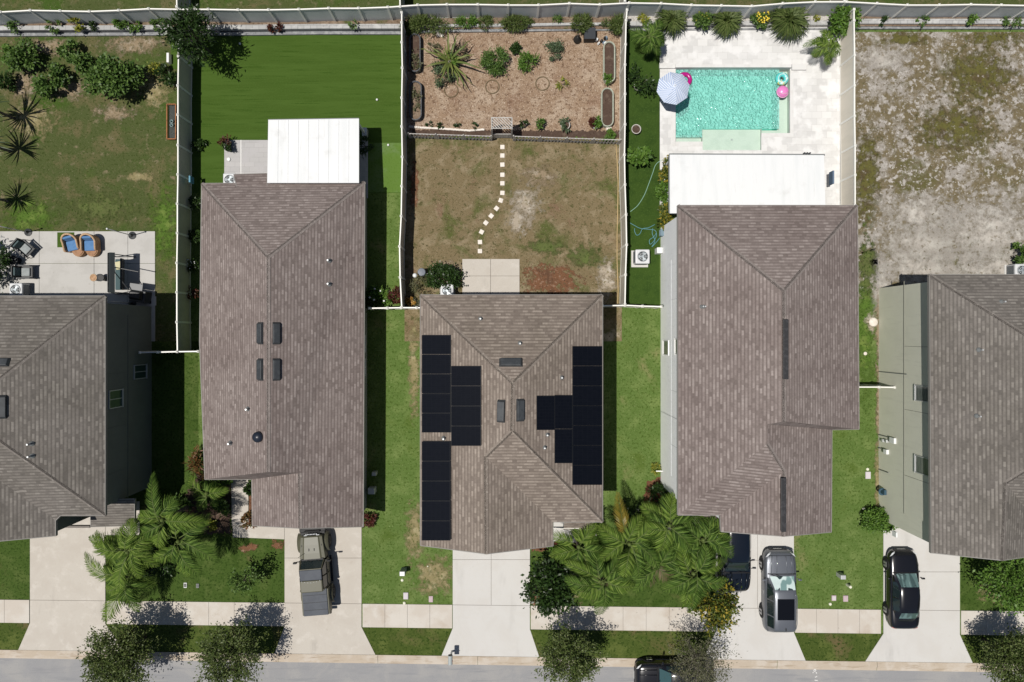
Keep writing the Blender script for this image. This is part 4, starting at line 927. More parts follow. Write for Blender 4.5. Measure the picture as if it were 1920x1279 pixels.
def car(name, label, cat, loc, rz, L, W, Ht, pm, suv=False, group=None, sunroof=False, rails=False, glass=None):
    t = thing(name, label, cat, loc, rz, group)
    hw = W / 2
    if suv:
        body = [(.5, .60, .62), (.49, .76, .84), (.455, .90, .98), (.40, .97, 1.03), (.30, 1, 1.06), (.20, 1, 1.08), (.05, 1, 1.09), (-.15, 1, 1.10), (-.35, 1, 1.11), (-.44, .97, 1.10), (-.48, .90, 1.02), (-.497, .80, .82), (-.5, .72, .6)]
        cab = [(.215, 1.07, .70, .86), (.19, 1.12, .70, .88), (.085, Ht - .12, .66, .90), (.04, Ht - .03, .67, .91), (-.05, Ht, .68, .92), (-.28, Ht - .01, .67, .91), (-.40, Ht - .05, .65, .90), (-.435, Ht - .12, .63, .89), (-.472, Ht - .50, .62, .87), (-.487, 1.08, .62, .85)]
    else:
        body = [(.5, .58, .55), (.488, .74, .68), (.455, .88, .76), (.40, .96, .82), (.30, .99, .88), (.20, 1, .92), (.05, 1, .95), (-.15, 1, .97), (-.30, 1, .99), (-.40, .97, .99), (-.455, .91, .97), (-.485, .82, .88), (-.497, .74, .72), (-.5, .68, .55)]
        cab = [(.235, .90, .66, .84), (.215, .94, .66, .86), (.10, Ht - .11, .63, .88), (.05, Ht - .03, .64, .89), (-.04, Ht, .65, .90), (-.16, Ht - .02, .64, .90), (-.235, Ht - .07, .61, .88), (-.34, 1.06, .60, .84), (-.385, .98, .60, .82)]
    zb = .24 if not suv else .30
    b = MB(); n = None
    sec = []
    for yf, wf, zt in body:
        w = hw * wf; y = L * yf
        half = [(0, zt + .045), (.45 * w, zt + .035), (.78 * w, zt + .005), (.93 * w, zt - .055), (.985 * w, zt - .17), (w, zt - .30 if zt > .75 else zt * .6), (w * .985, .46), (w * .96, zb + .06), (w * .88, zb)]
        ring = [(x, y, z) for x, z in half] + [(-x, y, z) for x, z in half[:0:-1]]
        sec.append(ring)
    n = len(sec[0])
    pts = [p for r in sec for p in r]
    f = [[i * n + j, (i + 1) * n + j, (i + 1) * n + (j + 1) % n, i * n + (j + 1) % n] for i in range(len(sec) - 1) for j in range(n)]
    f += [list(range(n)), [(len(sec) - 1) * n + j for j in range(n)][::-1]]
    b.add(pts, f); b.build('body', pm, t, smooth=True, subsurf=1)
    # cabin shell
    def csec(y):
        yf, zr, wr, wb = lerp_st(cab, y / L)
        zb_ = lerp_st(body, y / L)[2] - .03
        return zr, wr * hw, wb * hw, zb_
    b = MB(); sec = []
    for yf, zr, wr, wb in cab:
        y = L * yf; zb_ = lerp_st(body, yf)[2] - .04; wr *= hw; wb *= hw
        zr = max(zr, zb_ + .06)
        half = [(0, zr + .02), (wr * .6, zr + .012), (wr * .92, zr - .02), (wr, zr - .06 if zr - .06 > zb_ + .02 else zb_ + .02), (wr + (wb - wr) * .5, (zr - .06 + zb_) / 2), (wb, zb_), (wb * .95, zb_ - .06)]
        sec.append([(x, y, z) for x, z in half] + [(-x, y, z) for x, z in half[:0:-1]])
    n = len(sec[0]); pts = [p for r in sec for p in r]
    f = [[i * n + j, (i + 1) * n + j, (i + 1) * n + (j + 1) % n, i * n + (j + 1) % n] for i in range(len(sec) - 1) for j in range(n)]
    f += [list(range(n)), [(len(sec) - 1) * n + j for j in range(n)][::-1]]
    b.add(pts, f); b.build('cabin', pm, t, smooth=True)
    def screen(nm, y0, y1, u0, u1, m, off=.022):
        b = MB(); k = 6; rows = 4; g = []
        for i in range(rows + 1):
            y = L * (y0 + (y1 - y0) * i / rows); zr, wr, wb, zb_ = csec(y)
            uu = u0 + (u1 - u0) * i / rows
            for j in range(k + 1):
                s = -1 + 2 * j / k; g.append((s * uu * wr, y, zr + .02 - .03 * s * s * uu + off * .8))
        b.add(g, [[i * (k + 1) + j, i * (k + 1) + j + 1, (i + 1) * (k + 1) + j + 1, (i + 1) * (k + 1) + j] for i in range(rows) for j in range(k)])
        return b.build(nm, m, t, smooth=True)
    if suv:
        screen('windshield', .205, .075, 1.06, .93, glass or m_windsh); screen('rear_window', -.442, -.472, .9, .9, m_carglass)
        ys = [(.12, -.06), (-.075, -.25), (-.265, -.40)]
    else:
        screen('windshield', .225, .085, 1.05, .93, glass or m_windsh); screen('rear_window', -.245, -.335, .93, .93, m_windsh)
        ys = [(.125, -.06), (-.075, -.235)]
    for s in (-1, 1):
        for y0, y1 in ys:
            b = MB(); g = []
            for i in range(5):
                y = L * (y0 + (y1 - y0) * i / 4); zr, wr, wb, zb_ = csec(y)
                zt = max(zr - .09, zb_ + .08)
                for v in (.06, .5, .97): g.append((s * (wb + (wr - wb) * v + .014), y, zb_ + .03 + (zt - zb_ - .03) * v))
            b.add(g, [[i * 3 + j, i * 3 + j + 1, (i + 1) * 3 + j + 1, (i + 1) * 3 + j] for i in range(4) for j in range(2)])
            b.build('side_window', m_carglass, t, smooth=True)
    yw = (L * .305, -L * .285); r = .36 if suv else .33
    for s in (-1, 1):
        for y in yw:
            b = MB(); b.wheelx((s * (hw - .13), y, r), r + .05, .27, 24); b.build('wheel_arch', m_plast, t)
    wheels(t, (-hw + .11, hw - .11), yw, r, .25)
    zt = 1.14 if suv else .98
    for s in (-1, 1):
        b = MB(); b.box((s * (hw + .10), L * .165, zt), (.20, .10, .13)); b.box((s * (hw - .02), L * .175, zt - .05), (.12, .05, .05)); b.build('mirror', pm, t, bevel=.03)
        b = MB(); q = [(s * hw * .58, L * .487, body[1][2] - .04), (s * hw * .80, L * .468, body[2][2] - .06), (s * hw * .955, L * .425, body[2][2] - .05), (s * hw * .86, L * .438, body[2][2] + .012), (s * hw * .66, L * .470, body[2][2] - .03)]
        b.poly([(x, y + .012, z + .03) for x, y, z in q]); b.build('headlight', m_head, t)
        b = MB(); b.box((s * hw * .70, -L * .478, .78 if not suv else .92), (.26, .06, .14), s * .25); b.build('tail_light', m_tail, t, bevel=.02)
        b = MB(); b.box((s * (hw + .004), -.05, .80), (.02, .2, .03)); b.build('door_handle', m_chrome if suv else pm, t)
    def bz(yf, u):
        q = lerp_st(body, yf); w_ = hw * q[1]; return (u * w_, L * yf, q[2] + (.036 if abs(u) < .6 else .012))
    b = MB()
    for s in (-1, 1): b.tube([bz(y, s * .80) for y in (.45, .38, .30, .235)], .009, 4)
    b.tube([bz(.452, u) for u in (-.8, -.4, 0, .4, .8)], .009, 4); b.build('panel_gap', m_plast, t)
    b = MB(); b.tube([bz(.232, u) for u in (-.85, -.45, 0, .45, .85)], .03, 5); b.build('cowl', m_plast, t)
    b = MB(); b.box((0, L * .497, .50), (hw * 1.1, .05, .22)); b.build('grille', m_plast, t, bevel=.02)
    b = MB(); b.box((0, L * .502, .42), (.5, .02, .12)); b.box((0, -L * .503, .62), (.5, .02, .12)); b.build('number_plate', m_whitem, t)
    for k in (.10, .40):
        b = MB(); y0 = L * .222; b.tube([(-hw * k - .3, y0 + .03, (1.115 if suv else .955)), (-hw * k + .12, y0 - .10, (1.20 if suv else 1.02))], .012, 5); b.build('wiper', m_plast, t)
    if suv:
        b = MB()
        for k in (.30, .62):
            for s in (-1, 1):
                b.tube([(s * hw * k * .92, L * .455, 1.03), (s * hw * k, L * .36, 1.085), (s * hw * k * 1.05, L * .235, 1.13)], .022, 5)
        b.build('hood_crease', pm, t, smooth=True)
        b = MB(); b.box((0, -L * .40, Ht + .02), (.05, .16, .05)); b.build('antenna_fin', m_plast, t, bevel=.01)
    if sunroof:
        b = MB(); b.box((0, -L * .155, Ht + .017), (hw * 1.02, L * .255, .02)); b.build('sunroof', M('sunroof glass', (.004, .004, .005), (), .06, .6), t, bevel=.03)
    if rails:
        for s in (-1, 1):
            b = MB(); b.tube([(s * hw * .66, L * .02, Ht - .03), (s * hw * .67, L * -.03, Ht + .04), (s * hw * .67, -L * .33, Ht + .01), (s * hw * .64, -L * .40, Ht - .08)], .022, 6); b.build('roof_rail', m_chrome, t)
    return t

p_silver = paint('silver paint', (.135, .145, .165), .38, .45, .4)
p_black = paint('black paint', (.006, .006, .008), .25, .0, .5)
p_navy = paint('navy paint', (.004, .006, .010), .2, .0)
G = 'cars parked on the driveways and street'
car('parked_car', 'silver sport utility car with a black sunroof on the driveway', 'car', (16.9, -15.7, .04), 0, 4.95, 1.98, 1.72, p_silver, True, G, True, True, M('windscreen with painted reflection', (.62, .74, .72), [((.20, .32, .31), (1.7, .7, 1), .52, .57, 1, .3), ((.03, .05, .05), (2.2, 1.2, 1), .62, .65, 1)], .06, .8))  # windscreen reflection painted as pale glass colour with dark patches
car('parked_car', 'black sedan parked alone on the driveway by the sage walled house', 'car', (24.55, -15.65, .04), 0, 4.8, 1.84, 1.46, p_black, False, G)
car('parked_car', 'dark navy car half hidden under the palms and garage eave', 'car', (14.15, -13.35, .04), math.pi, 4.85, 1.92, 1.62, p_navy, True, G, False, False, m_carglass)
car('parked_car', 'black car parked on the street under the sparse tree', 'car', (10.45, -21.0, .01), math.pi / 2, 4.8, 1.85, 1.55, p_black, True, G, False, False, M('street car windscreen', (.035, .075, .08), (), .08, .8))

# olive pickup with soft grey roof panel and bed cover
def pickup(loc, rz):
    t = thing('pickup_truck', 'olive green pickup truck with grey roof panel and grey bed cover', 'pickup truck', loc, rz)
    olive = paint('olive paint', (.080, .078, .052), .45, .0, .0, .35); dark = M('dark grey bed cover', (.055, .062, .076), [((.064, .072, .086), 2, .45, .6, 3)], .6, .25)
    def bx(n, c, d, m, bev=.03, tp=1.0, rx=0, seg=2):
        b = MB(); b.box(c, d, 0, 0, rx, 0, tp); return b.build(n, m, t, bevel=bev, bseg=seg)
    bx('chassis', (0, -.1, .55), (1.5, 5.0, .34), m_plast)
    # hood: tapered towards the grille with a raised centre
    b = MB(); st = [(2.02, .60, 1.02), (1.95, .66, 1.10), (1.5, .71, 1.15), (1.0, .76, 1.18), (.66, .79, 1.19)]
    sec = []
    for y, w, z in st:
        h = [(0, z + .05), (w * .62, z + .05), (w * .74, z), (w * .97, z - .03), (w, z - .08), (w, .62)]
        sec.append([(x, y, zz) for x, zz in h] + [(-x, y, zz) for x, zz in h[::-1]])
    n = len(sec[0]); f = [[i * n + j, (i + 1) * n + j, (i + 1) * n + j + 1, i * n + j + 1] for i in range(len(sec) - 1) for j in range(n - 1)] + [list(range(n)), [(len(sec) - 1) * n + j for j in range(n)][::-1]]
    b.add([p for r in sec for p in r], f); b.build('hood', olive, t, bevel=.02)
    for s in (-1, 1):
        bx('hood_vent', (s * .16, 1.22, 1.225), (.05, .16, .02), m_plast, .005)
        bx('hood_latch', (s * .60, 1.45, 1.12), (.05, .12, .05), m_plast, .01)
        # front fender flares
        b = MB(); prof = []
        for k in range(9):
            a = math.pi * k / 8; prof.append((1.48 + .60 * math.cos(a), .50 + .46 * math.sin(a)))
        v = [(s * .62, y, z) for y, z in prof] + [(s * .95, y, z - .03) for y, z in prof] + [(s * .95, y, z - .11) for y, z in prof]
        b.add(v, [[i, i + 1, 10 + i, 9 + i] for i in range(8)] + [[9 + i, 10 + i, 19 + i, 18 + i] for i in range(8)]); b.build('fender_flare', olive, t, smooth=True)
        b = MB(); prof = []
        for k in range(9):
            a = math.pi * k / 8; prof.append((-1.72 + .56 * math.cos(a), .50 + .46 * math.sin(a)))
        v = [(s * .80, y, z) for y, z in prof] + [(s * .96, y, z - .03) for y, z in prof] + [(s * .96, y, z - .11) for y, z in prof]
        b.add(v, [[i, i + 1, 10 + i, 9 + i] for i in range(8)] + [[9 + i, 10 + i, 19 + i, 18 + i] for i in range(8)]); b.build('fender_flare', olive, t, smooth=True)
        bx('headlight', (s * .38, 2.03, .92), (.20, .06, .20), m_head, .05)
        bx('mirror', (s * 1.03, .52, 1.32), (.22, .10, .20), m_plast, .03); bx('mirror_arm', (s * .86, .55, 1.24), (.18, .05, .05), m_plast, .01)
        bx('door', (s * .80, .15, .88), (.08, .82, .62), olive, .02); bx('door', (s * .80, -.68, .88), (.08, .74, .62), olive, .02)
        bx('door_handle', (s * .85, -.15, 1.08), (.04, .16, .04), m_plast, .01); bx('door_handle', (s * .85, -.95, 1.08), (.04, .14, .04), m_plast, .01)
        b = MB(); b.add([(s * .80, .52, 1.21), (s * .80, -.24, 1.21), (s * .70, -.22, 1.72), (s * .70, .20, 1.72)], [[0, 1, 2, 3]]); b.build('side_window', m_carglass, t)
        b = MB(); b.add([(s * .80, -.32, 1.21), (s * .80, -1.0, 1.21), (s * .70, -.98, 1.72), (s * .70, -.30, 1.72)], [[0, 1, 2, 3]]); b.build('side_window', m_carglass, t)
        bx('bed_side', (s * .78, -1.95, .98), (.10, 1.56, .58), olive, .03)
        bx('side_step', (s * .90, -.28, .42), (.14, 1.7, .06), m_plast, .02)
        bx('tail_light', (s * .74, -2.73, 1.0), (.14, .06, .24), m_tail, .02)
    bx('grille', (0, 2.04, .90), (.54, .05, .30), m_plast)
    bx('front_bumper', (0, 2.30, .66), (1.62, .30, .20), m_plast, .06, 1, 0, 3); bx('winch_guard', (0, 2.24, .86), (1.0, .10, .14), m_plast, .05)
    for s in (-1, 1): bx('tow_hook', (s * .36, 2.45, .76), (.06, .10, .05), m_galv, .015)
    b = MB()
    for k in range(8): b.box((-.32 + k * .09, 2.10, 1.02), (.05, .05, .04))
    b.build('light_bar', m_head, t)
    bx('cowl', (0, .62, 1.20), (1.36, .14, .06), m_plast)
    b = MB(); b.add([(-.66, .58, 1.22), (.66, .58, 1.22), (.61, .22, 1.74), (-.61, .22, 1.74)], [[0, 1, 2, 3]]); b.build('windshield', m_carglass, t)
    b = MB()
    for s in (-1, 1): b.tube([(s * .70, .60, 1.2), (s * .65, .21, 1.76)], .035, 6)
    b.tube([(-.65, .21, 1.76), (.65, .21, 1.76)], .035, 6); b.build('windshield_frame', olive, t)
    b = MB()
    for s in (-.3, .25): b.tube([(s, .60, 1.225), (s + .3, .52, 1.33)], .012, 5)
    b.build('wiper', m_plast, t)
    bx('cabin', (0, -.30, 1.12), (1.50, 1.62, .20), olive, .02); bx('cabin_frame', (0, -1.06, 1.45), (1.46, .12, .62), olive, .03)
    bx('roof_panel', (0, -.13, 1.79), (1.34, .64, .07), dark, .05, .97, 0, 3)
    bx('hard_top', (0, -.80, 1.80), (1.38, .72, .10), olive, .05, .96, 0, 3)
    b = MB()
    for k in range(7): b.ball((-.54 + k * .18, -.46 - .10 * (1 - (k - 3) ** 2 / 9), 1.855), .022, 6, 4)
    b.build('roof_studs', m_head, t)
    bx('bed_front', (0, -1.17, 1.0), (1.5, .06, .6), olive); bx('tailgate', (0, -2.72, .98), (1.50, .07, .56), olive)
    bx('bed_cover', (0, -1.95, 1.29), (1.50, 1.60, .07), dark, .03)
    b = MB()
    for k in (-1.5, -1.95, -2.4): b.box((0, k, 1.328), (1.44, .02, .012))
    b.build('cover_seam', m_plast, t)
    bx('rear_bumper', (0, -2.86, .62), (1.5, .18, .18), m_plast, .04)
    wheels(t, (-.80, .80), (1.48, -1.72), .41, .28, M('dark alloy', (.05, .05, .05), (), .4, .4))
    b = MB(); b.wheelx((.0, 0, 0), .01, .01, 6)
    b.tube([(-.6, .95, 1.19), (-.62, 1.0, 1.9)], .012, 5); b.build('antenna', m_plast, t)
    return t
pickup((-11.58, -14.25, .04), R(4.5))
# ================================================================ vegetation
l_oak = LEAF('oak leaves', [(.040, .064, .014), (.066, .098, .022), (.098, .130, .036), (.145, .170, .062)])
l_grey = LEAF('greyish sparse leaves', [(.060, .070, .025), (.10, .105, .050), (.16, .155, .095)])
l_dark = LEAF('dark glossy leaves', [(.012, .026, .006), (.022, .046, .010), (.045, .085, .020)], .35)
l_mid = LEAF('mid green leaves', [(.034, .074, .012), (.070, .130, .024), (.125, .200, .046)])
l_bright = LEAF('bright green leaves', [(.045, .100, .012), (.080, .160, .022), (.13, .22, .04)])
l_yell = LEAF('yellow green leaves', [(.10, .14, .02), (.22, .24, .03), (.36, .32, .05)])
l_crot = LEAF('green and yellow leaves', [(.030, .050, .008), (.060, .090, .015), (.11, .13, .02), (.36, .27, .03)])
l_red = LEAF('dark red leaves', [(.045, .012, .010), (.10, .022, .016), (.06, .04, .015)])
l_rust = LEAF('rusty leaves', [(.13, .05, .018), (.17, .09, .03), (.06, .07, .02)])
l_grass = LEAF('ornamental grass', [(.040, .065, .012), (.070, .105, .022), (.12, .15, .045)], .6)
l_palm = LEAF('palm leaflets', [(.018, .042, .006), (.052, .100, .016), (.090, .155, .026), (.165, .245, .055)], .65, .3, .12)
l_palmb = LEAF('light palm leaflets', [(.030, .062, .008), (.085, .145, .020), (.130, .200, .032), (.220, .290, .070)], .65, .3, .12)
l_palmy = LEAF('yellowing palm leaflets', [(.15, .13, .02), (.26, .19, .03), (.12, .13, .02)], .4, .3)
l_palmbr = LEAF('dry palm leaflets', [(.16, .12, .065), (.10, .085, .04), (.06, .08, .02)], .6, .2)
l_agave = LEAF('agave blades', [(.085, .120, .030), (.15, .17, .045)], .45, .1)
l_blue = LEAF('grey green leaves', [(.050, .080, .040), (.075, .11, .055), (.10, .14, .07)])
m_bark = M('grey bark', (.085, .075, .060), [((.05, .044, .035), (6, 6, 2), .48, .62, 4), ((.13, .12, .10), 9, .58, .7, 3)], .9, .1)
m_twig = M('pale twig', (.20, .185, .145), (), .9, .1)
m_rach = M('palm stalk', (.085, .115, .030), (), .5, .3)
m_ptrunk = M('palm trunk', (.17, .15, .125), [((.10, .085, .07), (1, 1, 12), .48, .6, 3)], .9, .1)

def rv(rnd): 
    while True:
        v = Vector((rnd.uniform(-1, 1), rnd.uniform(-1, 1), rnd.uniform(-1, 1)))
        if .05 < v.length < 1: return v.normalized()

def leafcloud(b, c, r, n, l, w, rnd, k=14, spread=.34, low=-.25, tilt=.55):
    """leaves in k clumps scattered through an ellipsoid of radii r"""
    c = Vector(c); cl = []
    for i in range(k):
        d = rv(rnd)
        while d.z < low: d = rv(rnd)
        q = rnd.uniform(.45, .95) ** .7
        cl.append((Vector((d.x * r[0], d.y * r[1], d.z * r[2])) * q, d, rnd.uniform(.65, 1.25)))
    for i in range(n):
        p, d, s = cl[rnd.randrange(k)]
        g = Vector((rnd.gauss(0, spread * .55) * r[0], rnd.gauss(0, spread * .55) * r[1], rnd.gauss(0, spread * .5) * r[2])) * s
        q = c + p + g
        out = (p + g); out = out.normalized() if out.length > 1e-4 else Vector((0, 0, 1))
        dr = (out * .7 + rv(rnd) * .9 + Vector((0, 0, -.15))).normalized()
        nr = (Vector((0, 0, 1)) + rv(rnd) * tilt * 1.4).normalized()
        f = rnd.uniform(.65, 1.3)
        b.leaf(q, dr, nr, l * f * 1.05, w * f * 1.25)
    return cl

def bush(name, label, cat, px, py, r, h, lm, n=500, l=.14, w=.07, seed=1, group=None, k=10, stem=True, z0=0.0, extra=None, tilt=.55, ry=None):
    """px, py: where the middle of the crown shows; r in metres"""
    rnd = random.Random(seed * 77 + int(px) + int(py) * 3)
    zc = z0 + h * .55; p = P(px, py, zc); t = thing(name, label, cat, (p.x, p.y, z0), 0, group)
    b = MB(); leafcloud(b, (p.x, p.y, zc), (r, ry or r, h * .5), int(n * 1.5), l, w, rnd, k, tilt=tilt); b.build('foliage', lm, t, world=True)
    s = MB()
    for i in range(5):
        a = rnd.uniform(0, 6.28); q = rnd.uniform(.2, .7) * r
        s.tube([(p.x + .04 * math.cos(a), p.y + .04 * math.sin(a), z0 - .02), (p.x + q * .4 * math.cos(a), p.y + q * .4 * math.sin(a), z0 + h * .35), (p.x + q * math.cos(a), p.y + q * math.sin(a), z0 + h * .7)], [.025, .018, .006], 5)
    s.build('stem', m_bark, t, world=True)
    if extra:
        for nm, m, cnt, sz in extra:
            e = MB()
            for i in range(cnt):
                d = rv(rnd); d.z = abs(d.z) * .6 + .5
                e.ball((p.x + d.x * r * .8, p.y + d.y * r * .8, zc + h * .5 * d.z), sz, 6, 4)
            e.build(nm, m, t, world=True)
    return t

def grassclump(name, label, px, py, r, h, m, n=260, seed=1, group=None, z0=0.0, w=.022, cat='ornamental grass'):
    rnd = random.Random(seed * 31 + int(px)); p = P(px, py, z0 + h * .5); t = thing(name, label, cat, (p.x, p.y, z0), 0, group)
    b = MB()
    for i in range(n):
        a = rnd.uniform(0, 6.283); q = r * rnd.uniform(.25, 1.15); hh = h * rnd.uniform(.7, 1.1); s = Vector((math.cos(a), math.sin(a), 0)); sd = Vector((-s.y, s.x, 0)) * w * rnd.uniform(.7, 1.6)
        o = Vector((p.x, p.y, z0)) + s * rnd.uniform(0, .2) * r
        c = [o, o + s * q * .45 + Vector((0, 0, hh * .85)), o + s * q * .8 + Vector((0, 0, hh * .9)), o + s * q * 1.05 + Vector((0, 0, hh * rnd.uniform(.25, .65)))]
        f = [1, 1, .8, .15]
        v = []
        for x, k in zip(c, f): v += [x - sd * k, x + sd * k]
        b.add(v, [[0, 1, 3, 2], [2, 3, 5, 4], [4, 5, 7, 6]])
    b.build('blades', m, t, world=True)
    s = MB(); s.lathe((p.x, p.y, z0), [(r * .22, -.02), (r * .15, h * .2), (.01, h * .3)], 8); s.build('crown_base', m_twig, t, world=True)
    return t

def tree(name, label, px, py, zc, r, h, lm, n, l, w, seed, group=None, k=40, limbs=26, twig=m_bark, trunk_r=.09, basepx=None, shell=(.55, 1.0), spread=.085, rz=None, twigs=3):
    """px, py: where the crown's middle (height zc) shows"""
    rnd = random.Random(seed); c = P(px, py, zc); rz = rz or r * .75
    t = thing(name, label, 'tree', (c.x, c.y, 0), 0, group)
    tr = MB(); z1 = zc - rz * .55
    tr.tube([(c.x + .02, c.y, -.05), (c.x, c.y + .03, z1 * .5), (c.x + .03, c.y, z1), (c.x, c.y, zc)], [trunk_r, trunk_r * .8, trunk_r * .6, trunk_r * .3], 8)
    b = MB()
    for i in range(limbs):
        d = rv(rnd)
        while d.z < -.15: d = rv(rnd)
        q = rnd.uniform(*shell) * (1.12 if rnd.random() < .2 else 1); e = c + Vector((d.x * r * q, d.y * r * q, d.z * rz * q))
        s = Vector((c.x, c.y, z1 + rnd.uniform(0, .5) * (zc - z1)))
        m = s.lerp(e, .5) + Vector((0, 0, .12 * r)) + rv(rnd) * .1 * r
        tr.tube([s, m, e], [trunk_r * .30, trunk_r * .14, .004], 5, cap=False)
        pts = [m.lerp(e, u) for u in (.2, .4, .6, .8, 1.0)]
        for tw in range(twigs):
            o = pts[rnd.randrange(1, 5)]; dd = (rv(rnd) + d * .8).normalized() * r * rnd.uniform(.15, .36)
            tr.tube([o, o + dd], [.006, .002], 4, cap=False)
            pts += [o + dd * .5, o + dd]
        for j in range(n // limbs):
            o = pts[rnd.randrange(len(pts))]
            g = Vector((rnd.gauss(0, spread), rnd.gauss(0, spread), rnd.gauss(0, spread))) * r
            dr = (d + rv(rnd) * 1.1).normalized(); nr = (Vector((0, 0, 1)) + rv(rnd) * .9).normalized(); f = rnd.uniform(.6, 1.3)
            b.leaf(o + g, dr, nr, l * f, w * f)
    tr.build('trunk', twig, t, world=True, smooth=True)
    b.build('crown', lm, t, world=True)
    return t

def frond_mesh(b, rb, o, az, L, rise, droop, wid, rnd, n=34, lw=.035, dz0=0.0):
    """a feather frond: arched stalk in rb, leaflets in b"""
    pts = []; d = Vector((math.cos(az), math.sin(az), 0)); N = 9; curve = rnd.uniform(-.75, .75); side = Vector((-d.y, d.x, 0))
    for i in range(N):
        u = i / (N - 1)
        pts.append(Vector(o) + d * (L * u * (1 - .10 * u)) + side * (curve * L * u * u * .5) + Vector((0, 0, rise * math.sin(min(1, u * 1.5) * 1.57) - droop * u * u)))
    rb.tube(pts, [.030 * (1 - .85 * i / (N - 1)) for i in range(N)], 5)
    for i in range(n):
        u = .14 + .86 * (i + .5) / n; k = u * (N - 1); a = int(k); a = min(a, N - 2); f = k - a
        p = pts[a].lerp(pts[a + 1], f); tg = (pts[a + 1] - pts[a]).normalized(); sd = tg.cross(Vector((0, 0, 1))).normalized()
        ll = wid * math.sin(math.pi * (.12 + .84 * u) ** .8) * rnd.uniform(.85, 1.1) + .08
        for s in (-1, 1):
            dr = (sd * s * .85 + tg * (.55 + .5 * u) + Vector((0, 0, rnd.uniform(-.05, .28)))).normalized()
            q1 = p + dr * ll * .42 + Vector((0, 0, .02)); q3 = p + dr * ll * .75 + tg * ll * .06 + Vector((0, 0, -.12 * ll)); q2 = p + dr * ll * .98 + tg * ll * .14 + Vector((0, 0, -.36 * ll * rnd.uniform(.6, 1.4)))
            wv = tg * lw * .5
            b.add([p - wv * .5, p + wv * .5, q1 + wv, q1 - wv, q3 + wv * .7, q3 - wv * .7, q2], [[0, 1, 2, 3], [3, 2, 4, 5], [5, 4, 6]])

def palm(label, px, py, z, fr, seed, base=None, group='feather palms in the front yards', lm=None, nf=0, L=2.4, name='palm_tree', trunk_r=.11, wid=.55, odd=None):
    """fr: list of (azimuth deg in the picture, length m[, material]) ; crown heart shows at px, py at height z"""
    rnd = random.Random(seed); c = P(px, py, z); t = thing(name, label, 'palm tree', (c.x, c.y, 0), 0, group)
    tr = MB(); tr.tube([(c.x, c.y, -.05), (c.x + .05, c.y, z * .5), (c.x, c.y, z - .2), (c.x, c.y, z)], [trunk_r * 1.25, trunk_r, trunk_r * .9, trunk_r * .6], 10); tr.build('trunk', m_ptrunk, t, world=True, smooth=True)
    cm = MB(); cm.ball((c.x, c.y, z), trunk_r * 1.2, 8, 6, 0, 1.6); cm.build('crownshaft', m_rach, t, world=True, smooth=True)
    fl = list(fr)
    if L == 2.4: fl += [(rnd.uniform(0, 360), Lx * rnd.uniform(.5, .75)) for Lx in [q[1] for q in fr][:4]]
    for i in range(nf): fl.append((360 * i / nf + rnd.uniform(-18, 18), L * rnd.uniform(.8, 1.1)))
    for f in fl:
        b, rb = MB(), MB(); Lf = f[1]
        frond_mesh(b, rb, (c.x + rnd.uniform(-.22, .22) * (L / 2.4), c.y + rnd.uniform(-.22, .22) * (L / 2.4), z + rnd.uniform(-.3, .15)), R(f[0] + rnd.uniform(-9, 9)), Lf * rnd.uniform(.95, 1.18), rnd.uniform(.15, .95) * (Lf / 2.4), rnd.uniform(.5, 1.6) * (Lf / 2.4), wid * rnd.uniform(.95, 1.35), rnd, n=max(14, int(Lf * 14.5)), lw=.064)
        o = rb.build('stalk', m_rach, None, smooth=True)
        g = b.build('frond', f[2] if len(f) > 2 else (lm or rnd.choice([l_palm, l_palm, l_palmb])), t, world=True)
        o.parent = g
    return t

# ---- front yard palms
palm('tall palm beside the left driveway, nearest the house', 305, 975, 3.6, [(100, 2.7), (150, 1.6), (20, 2.6, l_palmb), (-25, 2.0), (200, 2.0), (255, 2.0), (60, 1.3)], 3)
palm('palm over the left driveway, its fronds reaching the concrete', 240, 1035, 3.4, [(155, 3.1), (195, 2.7), (172, 2.2), (120, 1.7), (180, 1.6), (250, 2.3), (295, 2.0), (340, 1.9), (40, 1.9), (85, 1.7)], 4, lm=l_palmb)
palm('palm leaning over the lawn right of the driveway palms', 335, 1015, 3.2, [(-10, 2.3), (-45, 2.2), (-80, 2.0), (35, 1.9), (110, 1.4), (170, 1.6), (225, 2.2)], 5)
palm('low palm near the sidewalk by the left driveway', 232, 1085, 2.4, [(168, 2.9, l_palmb), (150, 2.0), (215, 1.9), (255, 2.3), (285, 2.0), (320, 1.8), (0, 1.9), (40, 1.7), (100, 1.6), (135, 1.3)], 6)
palm('palm in the narrow planting bed beside the paved walk', 388, 925, 1.8, [(10, 1.5, l_palmb), (-35, 1.2), (150, 1.2), (190, 1.3), (60, .9), (250, 1.2)], 7, wid=.40)
palm('palm with drooping fronds next to the white porch slab', 1085, 1025, 3.0, [(75, 1.7, l_palmb), (140, 1.6, l_palmb), (180, 1.7, l_palmb), (215, 1.7), (-20, 1.7), (-60, 1.8), (-110, 1.6), (30, 1.8)], 8)
palm('palm with a yellowing frond at the top of the cluster', 1180, 1020, 3.6, [(115, 2.6, l_palmy), (80, 2.0), (40, 2.0), (5, 2.1), (-30, 2.0), (-70, 1.9), (-110, 1.9), (160, 2.0), (200, 1.9)], 9)
palm('star shaped palm above the sidewalk', 1130, 1092, 3.4, [(-95, 2.2), (-60, 1.9), (-130, 1.9), (-20, 1.9), (20, 2.2), (60, 2.0), (110, 1.9), (150, 2.2), (185, 2.2), (-155, 1.7)], 10)
palm('palm in the middle of the cluster with some dry fronds', 1228, 1060, 3.0, [(-60, 1.7, l_palmbr), (-100, 1.4, l_palmbr), (-20, 1.9), (20, 1.8), (70, 2.0), (120, 1.9), (160, 1.7), (200, 1.8), (-140, 1.9)], 11)
